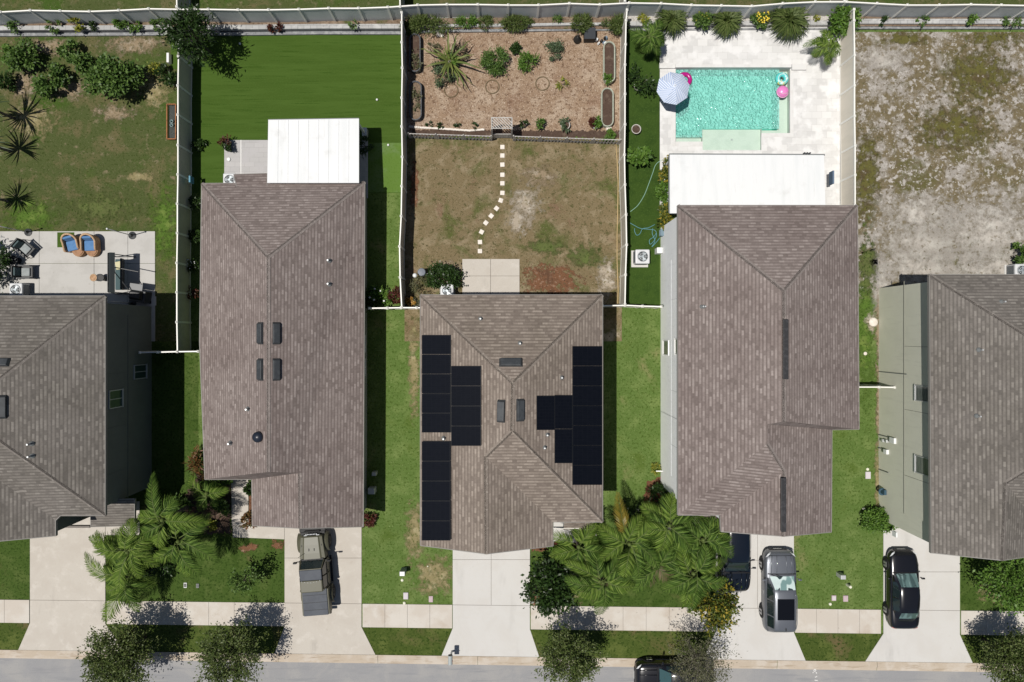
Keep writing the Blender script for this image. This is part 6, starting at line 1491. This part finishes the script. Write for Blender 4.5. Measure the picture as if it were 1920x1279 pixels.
# crate on the left lawn
p = P(321, 228, .25); g = thing('rack', 'low rusty framed rack with pale pots lying along the shaded fence', 'rack', (p.x, p.y, 0))
b = MB(); b.box((-.27, 0, .22), (.06, 2.2, .10)); b.box((.27, 0, .22), (.05, 2.2, .08)); b.box((0, 1.08, .22), (.5, .06, .10)); b.box((0, -1.08, .22), (.5, .06, .10)); b.build('frame', M('rusty frame', (.28, .12, .05), [((.17, .07, .035), 6, .5, .65, 4)], .85), g)
b = MB(); b.box((0, 0, .08), (.5, 2.1, .05)); b.build('tray', M('dark net tray', (.055, .06, .055), [((.03, .032, .03), 22, .5, .6, 2)], .9), g)
for dy in (-.12, .12):
    b = MB(); b.lathe((.02, dy - .1, .10), [(.07, 0), (.10, .16), (.085, .17), (.06, .08)], 12); b.build('pot', M('pale teal pot', (.36, .48, .48), (), .5), g)
p = P(317, 110, .2); b = MB(); b.box((p.x, p.y, .2), (.16, .60, .38)); tag(b.build('white_box', m_whitem, bevel=.03), 'small white box beside the shaded fence', 'box')
b = MB(); b.prism([P(320, 68), P(333, 68), P(333, 130), P(322, 130)], .0, .03); tag(b.build('turf_offcut', m_turf), 'leftover strip of artificial turf by the fence corner', 'mat')
b = MB(); b.poly([]) if False else None
# sign hung on the shaded fence
p = P(360, 338, .9); b = MB(); b.box((P(356, 338, 1.2).x, p.y, 1.0), (.10, .40, .5)); 
for i in range(4): b.box((P(356, 338, 1.2).x + .055, p.y, .84 + i * .11), (.02, .34, .04))
tag(b.build('blue_box', M('teal box', (.08, .22, .30), (), .5), bevel=.01), 'small blue slatted box on the shaded fence', 'box')

# low house patio pots
for px, py, r, m, f, lb in ((426, 268, .32, m_potd, l_red, 'dark pot with reddish plant at the paver patio corner'), (428, 279, .22, m_potd, l_dark, 'small dark pot below the reddish potted plant')):
    p = P(px, py, .3); t = thing('plant_pot', lb, 'plant pot', (p.x, p.y, .04), 0, 'pots on the paver patio')
    b = MB(); b.lathe((0, 0, 0), [(r * .6, 0), (r * .85, .34), (r * .72, .34), (r * .68, .26), (.01, .26)], 16); b.build('pot', m, t)
    b = MB(); leafcloud(b, (0, 0, .50), (r, r, .22), 120, .15, .05, random.Random(int(py)), 6); b.build('plant', f, t)
p = P(429, 299, .05); t = thing('floor_lamp_disc', 'white round disc light on the paver patio', 'light', (p.x, p.y, .04)); b = MB(); b.lathe((0, 0, 0), [(.11, 0), (.11, .05), (.08, .07), (.0, .07)], 16); b.build('disc', m_whitem, t); b = MB(); b.torus((0, 0, .05), .11, .012, 18, 6); b.build('rim', m_galv, t)
G = 'white balls lying on the artificial turf'
for px, py, lb in ((707, 187, 'white ball on the open artificial turf'), (728, 272, 'white ball on the putting green'), (450, 82, 'white toy near the back wall on the turf')):
    p = P(px, py, .05); b = MB(); b.ball((p.x, p.y, .06), .075, 12, 8); tag(b.build('ball', m_whitem, smooth=True), lb, 'ball', G)
p = P(684, 248, .4); t = thing('cooler_box', 'dim grey box in the shade beside the white patio cover', 'box', (p.x, p.y, .0)); b = MB(); b.box((0, 0, .25), (.28, .5, .45)); b.build('body', m_greyc, t, bevel=.03); b = MB(); b.box((0, 0, .50), (.30, .52, .06)); b.build('lid', m_galv, t, bevel=.02)
bush('potted_shrub', 'dark potted shrub in the shade of the white patio cover', 'shrub', 684, 275, .45, .9, l_dark, 320, .16, .05, 201)

# ---- solar house garden
path = [(942, 276), (942, 292), (942, 309), (942, 328), (942, 344), (942, 362), (939, 376), (931, 391), (921, 405), (911, 418), (903, 435), (900, 454), (900, 471)]
ang = [0, 0, 2, 0, 0, -3, -18, -38, -40, -38, -28, 3, 0]
for i, ((px, py), a) in enumerate(zip(path, ang)):
    p = P(px, py); b = MB(); b.box((p.x, p.y, .025), (.27, .27, .05), R(a)); o = b.build('stepping_stone', m_pebble, bevel=.015)
    lbs = {0: 'stepping stone closest to the arbor', 12: 'stepping stone closest to the patio slab', 11: 'second stepping stone up from the patio slab', 1: 'second stepping stone below the arbor', 2: 'third stepping stone below the arbor', 3: 'fourth stepping stone below the arbor', 4: 'stepping stone just above the last straight one of the path', 5: 'last straight stepping stone before the path bends', 6: 'first tilted stepping stone at the bend', 7: 'tilted stepping stone second along the bend', 8: 'tilted stepping stone in the middle of the bend', 9: 'tilted stepping stone fourth along the bend', 10: 'last tilted stepping stone of the bend'}
    tag(o, lbs[i], 'stepping stone', 'pale square stepping stones across the dry lawn')
def raised_bed(label, x0, y0, x1, y1, m, soil, h=.45):
    a, c = P(x0, y1, h), P(x1, y0, h); cx, cy = (a.x + c.x) / 2, (a.y + c.y) / 2; w, l = c.x - a.x, c.y - a.y; r = w / 2
    t = thing('raised_bed', label, 'planter', (cx, cy, 0), 0, 'oval metal raised beds in the mulch garden')
    def oval(q): return [((r - q) * math.cos(x), (l / 2 - r) + (r - q) * math.sin(x)) for x in [math.pi * i / 10 for i in range(11)]] + [((r - q) * math.cos(x), -(l / 2 - r) + (r - q) * math.sin(x)) for x in [math.pi + math.pi * i / 10 for i in range(11)]]
    o, n_ = oval(0), oval(.05); n = len(o); b = MB()
    b.add([(x, y, -.03) for x, y in o] + [(x, y, h) for x, y in o] + [(x, y, h) for x, y in n_] + [(x, y, .1) for x, y in n_], [[k * n + i, k * n + (i + 1) % n, (k + 1) * n + (i + 1) % n, (k + 1) * n + i] for k in range(3) for i in range(n)])
    b.build('metal_wall', m, t)
    b = MB(); b.poly([(x, y, h - .12) for x, y in n_]); b.build('soil_fill', soil, t)
    b = MB(); b.tube([(x, y, h + .005) for x, y in o + o[:1]], .028, 6); b.build('rim', m, t)
    return t
m_bedd = M('dark corrugated bed', (.055, .060, .068), [((.09, .095, .105), (14, 14, .2), .48, .55, 2)], .5, .35)
m_bedg = M('sage corrugated bed', (.36, .38, .31), [((.29, .31, .25), (14, 14, .2), .48, .55, 2)], .5, .35)
raised_bed('dark oval raised bed nearest the back fence', 768, 63, 788, 134, m_bedd, m_soil); raised_bed('dark oval raised bed nearest the picket fence', 768, 152, 790, 225, m_bedd, m_bed)
raised_bed('sage oval raised bed nearest the back fence', 1132, 78, 1153, 154, m_bedg, m_soil); raised_bed('sage oval raised bed nearest the picket fence', 1128, 165, 1150, 237, m_bedg, m_soil)
for px, py, n, lb in ((1139, 147, 160, 'green seedlings at the end of the sage raised bed'), (779, 118, 120, 'dry seedlings inside the dark raised bed'), (780, 185, 120, 'reddish plants inside the dark raised bed')):
    bush('bed_seedlings', lb, 'plant', px, py, .28, .25, l_bright if n == 160 else l_grey, n, .12, .05, n + px, z0=.33, ry=.3 if n == 160 else .7)
for px, py, lb in ((846, 170, 'buried ring under the agave blades'), (923, 163, 'buried ring in the middle of the mulch garden'), (1017, 157, 'buried ring below the yellow green spiky shrub')):
    p = P(px, py); b = MB(); b.torus((p.x, p.y, .03), .42, .035, 32, 6); tag(b.build('edging_ring', M('brown ring', (.14, .105, .06)), smooth=True), lb, 'garden ring', 'round edging rings set in the mulch')
b = MB(); pts = [(768, 238), (790, 240), (820, 241.5), (850, 243.5), (880, 245.5), (908, 243.5)]
for (x0, y0), (x1, y1) in zip(pts, pts[1:]):
    for k in range(6):
        q = P(x0 + (x1 - x0) * (k + .5) / 6, y0 + (y1 - y0) * (k + .5) / 6); b.box((q.x, q.y, .05), (.19, .12, .12), random.Random(k + x0).uniform(-.2, .2))
tag(b.build('stone_edging', m_pebble, bevel=.02), 'row of white edging stones along the soil strip', 'edging')
def pot(label, px, py, r, h, m, plant=None, n=150, pr=None, soil=m_soil, group=None, z0=0, lw=.06, ll=.16):
    p = P(px, py, h); t = thing('plant_pot', label, 'plant pot', (p.x, p.y, z0), 0, group)
    b = MB(); b.lathe((0, 0, 0), [(r * .68, 0), (r, h), (r * .84, h), (r * .80, h - .08)], 20); b.lathe((0, 0, 0), [(.0, .01), (r * .68, .0)], 20); b.build('pot', m, t, smooth=False)
    b = MB(); b.cyl((0, 0, h - .10), r * .81, .03, 20); b.build('soil_fill', soil, t)
    if plant:
        b = MB(); leafcloud(b, (0, 0, h + (pr or r) * .45), (pr or r, pr or r, (pr or r) * .6), n, ll, lw, random.Random(int(px * 3 + py)), 8); b.build('plant', plant, t)
    return t
GP = 'potted plants along the picket fence'
pot('dark pot with leafy plant right of the arbor', 1013, 234, .26, .35, m_potd, l_mid, 160, .28, group=GP); pot('pale pot with grey green plant near the picket fence', 1060, 234, .30, .35, m_pot, l_blue, 170, .32, group=GP); pot('wide pot with red and bright green plants', 1116, 231, .34, .32, m_pot, l_bright, 260, .34, group=GP)
pot('tiny dark pot tight against the arbor', 981, 233, .20, .25, m_potd, l_dark, 80, .22, group=GP)
bush('garden_shrub', 'red leaved plant in the wide pot', 'plant', 1110, 229, .22, .35, l_red, 140, .13, .06, 205, z0=.3)
pot('empty pale pot on the dark side turf', 1193, 242, .30, .40, m_pot, group='pale pots on the dark side turf'); pot('pale pot with a leafy shrub on the dark side turf', 1198, 161, .31, .40, m_pot, l_mid, 60, .3, group='pale pots on the dark side turf')
bush('garden_shrub', 'sparse shrub spreading around the pale pot on the turf', 'shrub', 1206, 152, .95, .9, l_dark, 260, .2, .08, 207)
b = MB(); p = P(1141, 241); b.ball((p.x, p.y, .10), .2, 8, 6, 0, .7); tag(b.build('white_rock', m_pebble), 'white rock below the sage raised bed', 'rock')
b = MB(); p = P(823, 66); b.ball((p.x, p.y, .08), .16, 8, 6, 0, .6); b.ball((p.x + .2, p.y - .05, .06), .12, 7, 5, 0, .6); tag(b.build('white_rock', m_pebble), 'pale rocks at the top of the mulch garden', 'rock')
p = P(1106, 63, .6); t = thing('compost_bin', 'black square box bin in the mulch garden', 'bin', (p.x, p.y, 0)); b = MB(); b.box((0, 0, .3), (.66, .66, .6), 0, 0, 0, 0, .94); b.build('body', M('black plastic', (.012, .013, .016), (), .5, .3), t, bevel=.03); b = MB(); b.box((0, 0, .63), (.70, .70, .07)); b.build('lid', M('dark grey lid', (.030, .034, .040), (), .5, .3), t, bevel=.02)
p = P(1083, 71, .4); t = thing('garden_sack', 'black teardrop shaped sack beside the square bin', 'bag', (p.x, p.y, 0)); b = MB(); b.lathe((0, 0, 0), [(.20, 0), (.25, .12), (.22, .28), (.10, .42), (.04, .52)], 14, 0, True); b.build('bag', m_potd, t, smooth=True); b = MB(); b.tube([(0, .03, .45), (.03, .22, .50)], .03, 6); b.build('neck', m_potd, t)
p = P(1128, 75, .2); t = thing('bag_pile', 'crumpled pile of white and blue bags by the sage raised bed', 'bags', (p.x, p.y, 0)); rnd = random.Random(4)
for i in range(7):
    b = MB(); x, y = rnd.uniform(-.32, .32), rnd.uniform(-.22, .22); b.box((x, y, .12 + rnd.uniform(0, .08)), (rnd.uniform(.15, .34), rnd.uniform(.12, .25), .2), rnd.uniform(0, 3), 0, rnd.uniform(-.3, .3), rnd.uniform(-.3, .3), .6); b.build('bag', [m_whitem, M('blue grey bag', (.16, .22, .28)), m_potd][i % 3], t, bevel=.03)
p = P(790, 510, 1.0); t = thing('rain_barrel', 'dark grey barrel with round lid beside the shaded fence', 'barrel', (p.x, p.y, 0)); b = MB(); b.lathe((0, 0, 0), [(.24, 0), (.27, .3), (.27, .6), (.25, .9)], 20, 0, True); b.build('drum', m_vent, t, smooth=True); b = MB(); b.lathe((0, 0, .9), [(.25, 0), (.22, .05), (.05, .07), (.0, .07)], 20); b.build('lid', M('slate lid', (.14, .155, .18), (), .5), t)
p = P(778, 516.5, 1.2); t = thing('globe_lamp', 'white globe lamp on a post by the barrel', 'lamp', (p.x, p.y, 0)); b = MB(); b.cyl((0, 0, 0), .03, 1.15, 8); b.build('post', m_steel, t); b = MB(); b.ball((0, 0, 1.22), .14, 14, 10); b.build('globe', m_whitem, t, smooth=True)
pot('round dark pot filled with orange leaves in the fence corner', 769, 566, .32, .45, m_potd, LEAF('orange leaves', [(.30, .14, .02), (.42, .22, .03), (.36, .26, .10)]), 200, .22)
pot('pale pot beside the pot of orange leaves', 782, 570, .17, .3, m_pot, l_grey, 60, .16)
b = MB(); b.tube([P(1155, 268, .03), P(1157, 300, .03), P(1159, 345, .03), P(1158, 400, .03), P(1157, 440, .03), P(1157, 490, .03), P(1159, 545, .03), P(1158, 572, .03)], .025, 6); tag(b.build('garden_hose', m_tanhose, smooth=True), 'tan hose running down the edge of the dry lawn', 'hose')
# pool side hoses
def curve(pts, n=8):
    out = []; q = [Vector(p) for p in pts]; q = [q[0] * 2 - q[1]] + q + [q[-1] * 2 - q[-2]]
    for i in range(1, len(q) - 2):
        for k in range(n):
            t = k / n; a, b_, c, d = q[i - 1:i + 3]
            out.append(.5 * ((2 * b_) + (c - a) * t + (2 * a - 5 * b_ + 4 * c - d) * t * t + (3 * b_ - a - 3 * c + d) * t ** 3))
    return out + [q[-2]]
b = MB(); b.tube(curve([P(x, y, .03) for x, y in ((1256, 297), (1238, 302), (1229, 310), (1224, 324), (1216, 346), (1208, 366), (1196, 385), (1182, 397))]), .024, 6); tag(b.build('garden_hose', m_hose, smooth=True), 'pale green hose winding across the dark side turf', 'hose')
b = MB(); b.tube(curve([P(x, y, .03) for x, y in ((1181, 418), (1190, 423), (1200, 428), (1216, 430), (1228, 432), (1231, 441), (1226, 452), (1219, 458), (1218, 450), (1226, 444), (1231, 436))]), .022, 6)
b.tube(curve([P(x, y, .045) for x, y in ((1228, 421), (1216, 427), (1205, 429), (1200, 438), (1194, 441), (1190, 434), (1190, 428))]), .022, 6)
b.tube(curve([P(x, y, .05) for x, y in ((1237, 446), (1229, 456), (1222, 463), (1228, 452), (1223, 438), (1224, 428))]), .022, 6); tag(b.build('garden_hose', m_hoseb, smooth=True), 'tangled blue green hose near the lone air conditioner', 'hose')
b = MB(); b.box((x4w - .09, P(0, 437, .6).y, .65), (.18, .42, .42)); 
for i in range(4): b.box((x4w - .19, P(0, 437, .6).y, .5 + i * .10), (.03, .36, .03))
tag(b.build('hose_reel', M('grey blue reel', (.14, .20, .24), (), .5)), 'grey blue hose reel on the white wall', 'hose reel')
p = P(1235.5, 470, .5); b = MB(); b.box((x4w - .20, p.y, .35), (.36, .36, .7)); tag(b.build('pool_pump', m_whitem, bevel=.03), 'white equipment box against the white wall by the hoses', 'box')
b = MB(); p = P(1249, 380, .1); b.box((p.x, p.y, .12), (.32, .5, .2)); b.box((p.x, p.y, .24), (.24, .4, .05)); tag(b.build('white_planter', m_whitem, bevel=.02), 'white empty planter beside the patio cover', 'planter')

# ---- umbrella and floats
m_umb = None
def umb_mat():
    m, nt, bs = new_mat('blue striped cloth'); uv = nd(nt, 'ShaderNodeUVMap').outputs[0]
    w = nd(nt, 'ShaderNodeTexWave', wave_type='BANDS', bands_direction='Y'); w.inputs['Scale'].default_value = 1.0; nt.links.new(uv, w.inputs['Vector'])
    mr = nd(nt, 'ShaderNodeMapRange'); mr.inputs['From Min'].default_value = .42; mr.inputs['From Max'].default_value = .58; nt.links.new(w.outputs['Fac'], mr.inputs['Value'])
    nt.links.new(mixc(nt, mr.outputs[0], (.30, .38, .54), (.58, .62, .70)), bs.inputs['Base Color']); bs.inputs['Roughness'].default_value = .85
    return m
p = P(1263, 164.5, 2.2); u = thing('patio_umbrella', 'blue and white striped umbrella at the pool corner', 'umbrella', (p.x, p.y, DZ))
b = MB(); N = 8; r = 1.0
for k in range(N):
    a0, a1 = 2 * math.pi * k / N + .2, 2 * math.pi * (k + 1) / N + .2
    A = Vector((r * math.cos(a0), r * math.sin(a0), 2.05)); C = Vector((r * math.cos(a1), r * math.sin(a1), 2.05)); T = Vector((0, 0, 2.50)); rows = 5; g = []; uvs = []; e = C - A
    dv = Vector((math.cos((a0 + a1) / 2), math.sin((a0 + a1) / 2), 0))
    for i in range(rows + 1):
        t_ = i / rows
        for j in range(5):
            s_ = j / 4; q = T.lerp(A.lerp(C, s_), t_); q.z += .06 * math.sin(math.pi * t_) - .03 * t_ * math.sin(math.pi * s_)
            g.append(q); tw = Vector((q.x, q.y, 0)); ang_ = (a0 + a1) / 2 - .75; uvs.append((tw.dot(Vector((math.cos(ang_), math.sin(ang_), 0))) * 0.1, tw.dot(Vector((-math.sin(ang_), math.cos(ang_), 0))) * 3.0))
    fs = [[i * 5 + j, (i + 1) * 5 + j, (i + 1) * 5 + j + 1, i * 5 + j + 1] for i in range(rows) for j in range(4)]
    b.add(g, fs, [[uvs[q] for q in f] for f in fs])
b.build('canopy', umb_mat(), u)
b = MB(); b.cyl((0, 0, .0), .025, 2.5, 8); b.build('pole', m_whitem, u); b = MB(); b.ball((0, 0, 2.54), .035, 8, 6); b.build('finial', m_whitem, u)
b = MB(); b.lathe((0, 0, 0), [(.28, 0), (.28, .06), (.06, .10), (.05, .3)], 16, 0, True); b.build('base', m_galv, u)
b = MB()
for k in range(N):
    a = 2 * math.pi * k / N + .2; b.tube([(.03 * math.cos(a), .03 * math.sin(a), 2.44), (.98 * math.cos(a), .98 * math.sin(a), 2.03)], .008, 4)
b.build('ribs', m_whitem, u)
m_mag = M('magenta vinyl', (.36, .008, .17), (), .25, .5); m_pinkf = M('pink vinyl', (.66, .20, .46), (), .3, .5); m_pinkl = M('pale pink vinyl', (.70, .38, .54), (), .3, .5)
p = P(1284, 149, .1); t = thing('pool_float', 'magenta ring float partly under the striped umbrella', 'pool float', (p.x, p.y, 0), 0, 'inflatable floats in the pool'); b = MB(); b.torus((0, 0, .05), .34, .14, 32, 10, 0, .9); b.build('ring', m_mag, t, smooth=True); b = MB(); b.ball((-.16, .10, .16), .14, 10, 8); b.build('head_rest', m_pinkl, t, smooth=True)
p = P(1467, 147, .15); t = thing('pool_float', 'turquoise ring float with a small hole in the pool corner', 'pool float', (p.x, p.y, 0), 0, 'inflatable floats in the pool')
m_tq = M('turquoise vinyl', (.10, .52, .50), [((.55, .72, .66), (2.6, 2.6, 2.6), .52, .58, 1), ((.60, .55, .15), 2.4, .63, .68, 1)], .25, .5); b = MB(); b.torus((0, 0, .07), .26, .15, 32, 10); b.build('ring', m_tq, t, smooth=True); b = MB(); b.torus((0, 0, .20), .26, .025, 28, 6); b.build('seam', m_whitem, t, smooth=True)
p = P(1468, 171, .2); t = thing('pool_float', 'pink ball shaped float below the turquoise ring', 'pool float', (p.x, p.y, 0), 0, 'inflatable floats in the pool'); b = MB(); b.ball((0, 0, .12), .37, 22, 14, 0, .75); b.build('shell', m_pinkf, t, smooth=True); b = MB(); b.torus((0, -.02, .14), .355, .028, 30, 8, 0, 1); b.tube([(-.30, -.1, .30), (-.1, -.2, .36), (.12, -.2, .36), (.30, -.08, .30)], .03, 8); b.build('band', m_pinkl, t, smooth=True)
b = MB(); b.cyl(P(1372, 262, -.23), .06, .02, 12); tag(b.build('shelf_drain', m_galv), 'small round drain on the pale pool shelf', 'drain')
b = MB(); p = P(1549, 338, .6); b.box((p.x + .05, p.y, 1.2), (.10, .8, .5)); b.box((p.x + .14, p.y, 1.0), (.12, .5, .3)); tag(b.build('wall_box', M('blue grey box', (.10, .14, .20)), bevel=.02), 'blue grey box under the end of the wide patio cover', 'box')
b = MB()
for px in (1508, 1513, 1518): q = P(px, 287.5, 2.8); b.cyl((q.x, q.y, 2.70), .05, .18, 8)
tag(b.build('flood_lights', m_steel), 'three small dark lights on the patio cover gutter', 'lights')
m_grey_dog = M('dark shape', (.10, .11, .12))
b = MB(); p = P(1242, 77); b.tube([(p.x - .15, p.y, .08), (p.x + .1, p.y + .02, .09), (p.x + .22, p.y + .05, .12)], [.03, .045, .03], 6); tag(b.build('pool_brush', m_grey_dog), 'small dark tool lying on the pool deck edge', 'tool')

# ---- street furniture and lids
def lid(name, label, px, py, w, l, m, h=.06, cat='utility lid', group='utility lids in the front lawns', rz=0, inner=None):
    p = P(px, py); t = thing(name, label, cat, (p.x, p.y, 0), R(rz), group)
    b = MB(); b.box((0, 0, h / 2), (w, l, h)); b.build('frame', m, t, bevel=.012)
    b = MB(); b.box((0, 0, h + .006), (w * .74, l * .74, .012)); b.box((0, l * .2, h + .014), (w * .2, .03, .01)); b.build('cover', inner or m_conc, t)
m_pl = M('pinkish lid', (.42, .33, .35)); m_wl = M('white lid', (.48, .45, .47)); m_gl = M('grey green lid', (.25, .31, .28))
lid('meter_lid', 'grey meter lid with dark eye on the lawn by the palms', 348, 1097, .20, .32, m_galv, inner=m_steel); lid('meter_lid', 'darker meter lid on the lawn by the palms', 371, 1098, .18, .26, m_greym, inner=m_steel)
lid('meter_lid', 'white lid on the lawn between pickup and empty driveway', 761, 1117, .30, .42, m_wl, inner=m_wl); lid('meter_lid', 'pink lid on the lawn beside the empty driveway', 808, 1123, .26, .38, m_pl, inner=m_pl)
lid('meter_lid', 'small pink lid nearest the silver car', 1563, 1121, .28, .34, m_pl, inner=m_wl); lid('meter_lid', 'pink lid nearest the black sedan', 1585, 1122, .30, .38, m_pl, inner=m_pl)
lid('meter_lid', 'white lid on the grass beside the sage wall', 1627, 891, .32, .44, m_wl, inner=m_wl)
def pedestal(label, px, py, m, h=.75, w=.32):
    p = P(px, py, h * .8); t = thing('utility_pedestal', label, 'utility box', (p.x, p.y, 0), 0, 'utility pedestals on the lawns')
    b = MB(); b.box((0, 0, h / 2), (w, w * .85, h)); b.build('body', m, t, bevel=.02); b = MB(); b.box((0, 0, h + .03), (w * 1.1, w * .95, .07), 0, 0, 0, 0, .85); b.build('cap', m_galv, t, bevel=.01)
pedestal('grey green utility pedestal on the lawn between pickup and empty driveway', 755, 1074, m_gl); pedestal('grey utility pedestal on the lawn beside the silver car', 1579, 1081, m_galv, .6, .3)
pedestal('small pale box in the shade of the low house wall', 702, 888, m_galv, .5, .26); pedestal('larger pale box in the shade of the low house wall', 697, 920, m_galv, .6, .42)
for px, py, h, lb in ((758, 1131, .06, 'pale yellow cap near the sidewalk between the driveways'), (1557, 1133, .06, 'white cap near the sidewalk by the silver car'), (1595, 1101, .45, 'white topped pipe on the lawn by the black sedan'), (754, 1088, .05, 'pale green cap below the grey green pedestal'), (1627, 880, .05, 'white cap beside the sage wall lid'), (1620, 954, .06, 'white cap near the oval hedge'), (802, 1062, .04, 'tiny white marker on the lawn by the solar house')):
    p = P(px, py, h); b = MB(); b.cyl((p.x, p.y, 0), .09 if h > .045 else .04, h, 12); b.ball((p.x, p.y, h), .085 if h > .045 else .04, 10, 6, 0, .5); tag(b.build('pipe_cap', M('pale cap', (.62, .62, .50)), smooth=False), lb, 'pipe cap', 'round caps on the lawns')
def mailbox(px, py):
    p = P(px, py, 0); t = thing('mailbox', 'grey mailbox with open dark front at the empty driveway corner', 'mailbox', (p.x, p.y, .04))
    b = MB(); b.box((0, .0, .5), (.10, .10, 1.0)); b.build('post', m_whitem, t)
    b = MB(); N = 8; w, l, h = .13, .27, .12; v = []
    for y in (-l, l):
        v += [(-w, y, 1.0), (-w, y, 1.0 + h)] + [(-w * math.cos(math.pi * i / N), y, 1.0 + h + w * .9 * math.sin(math.pi * i / N)) for i in range(1, N)] + [(w, y, 1.0 + h), (w, y, 1.0)]
    n = len(v) // 2; b.add(v, [[i, (i + 1) % n, n + (i + 1) % n, n + i] for i in range(n)] + [list(range(n))[::-1], [n + i for i in range(n)]])
    b.build('box', M('grey mailbox metal', (.30, .33, .33), (), .5, .4), t)
    b = MB(); b.box((0, .285, 1.10), (.22, .02, .2)); b.build('door', m_black, t)
    b = MB(); b.box((.145, -.05, 1.15), (.012, .04, .2)); b.build('flag', m_tail, t)
mailbox(847, 1221)
b = MB(); p = P(1656, 922, .7)
for k in range(3): b.torus((x5w - .16, p.y, .72), .20 - k * .03, .03, 20, 6)
b.box((x5w - .10, p.y, .72), (.14, .3, .5)); o = b.build('hose_reel', M('dark blue reel', (.035, .075, .105), (), .5)); tag(o, 'blue hose reel on the sage wall', 'hose reel')
# rocks at the sage wall
rnd = random.Random(8)
for px, py, r, lb in ((1637, 604, .30, 'pale soil heap beside the grass strip'), (1622, 663, .12, 'white stone at the sage wall')):
    p = P(px, py); b = MB(); b.ball((p.x, p.y, .03), r, 10, 6, 0, .4); tag(b.build('small_rock', m_pebble, smooth=True), lb, 'rock')
# ================================================================ camera, sun and sky
cam = bpy.data.cameras.new('camera'); co = bpy.data.objects.new('camera', cam); COL.objects.link(co)
co.location = (0, 0, H); cam.sensor_width = 36; cam.lens = 18 * H / 32.0
cam.shift_x = (960 - AX) / 1920; cam.shift_y = -(639.5 - AY) / 1920; cam.clip_end = 2000
SC.camera = co
to_sun = Vector((-.300, -.087, 1.0)).normalized()
sl = bpy.data.lights.new('sun', 'SUN'); sl.energy = 4.8; sl.angle = R(.5); sl.color = (1.0, .955, .89)
so = bpy.data.objects.new('sun', sl); COL.objects.link(so); so.rotation_euler = to_sun.to_track_quat('Z', 'Y').to_euler(); so.location = (0, 0, 60)
w = bpy.data.worlds.new('World'); SC.world = w; w.use_nodes = True
nt = w.node_tree; bg = nt.nodes['Background']; sk = nt.nodes.new('ShaderNodeTexSky'); sk.sky_type = 'NISHITA'; sk.sun_disc = False
sk.sun_elevation = math.asin(to_sun.z); sk.sun_rotation = math.atan2(to_sun.x, to_sun.y)
nt.links.new(sk.outputs[0], bg.inputs[0]); bg.inputs[1].default_value = .05
vs = SC.view_settings; SC.display_settings.display_device = 'sRGB'; vs.view_transform = 'Standard'; vs.look = 'None'; vs.exposure = 0; vs.gamma = 1
SC.cycles.max_bounces = 6; SC.cycles.diffuse_bounces = 2; SC.cycles.glossy_bounces = 2; SC.cycles.transmission_bounces = 3; SC.cycles.transparent_max_bounces = 8
SC.cycles.use_denoising = True
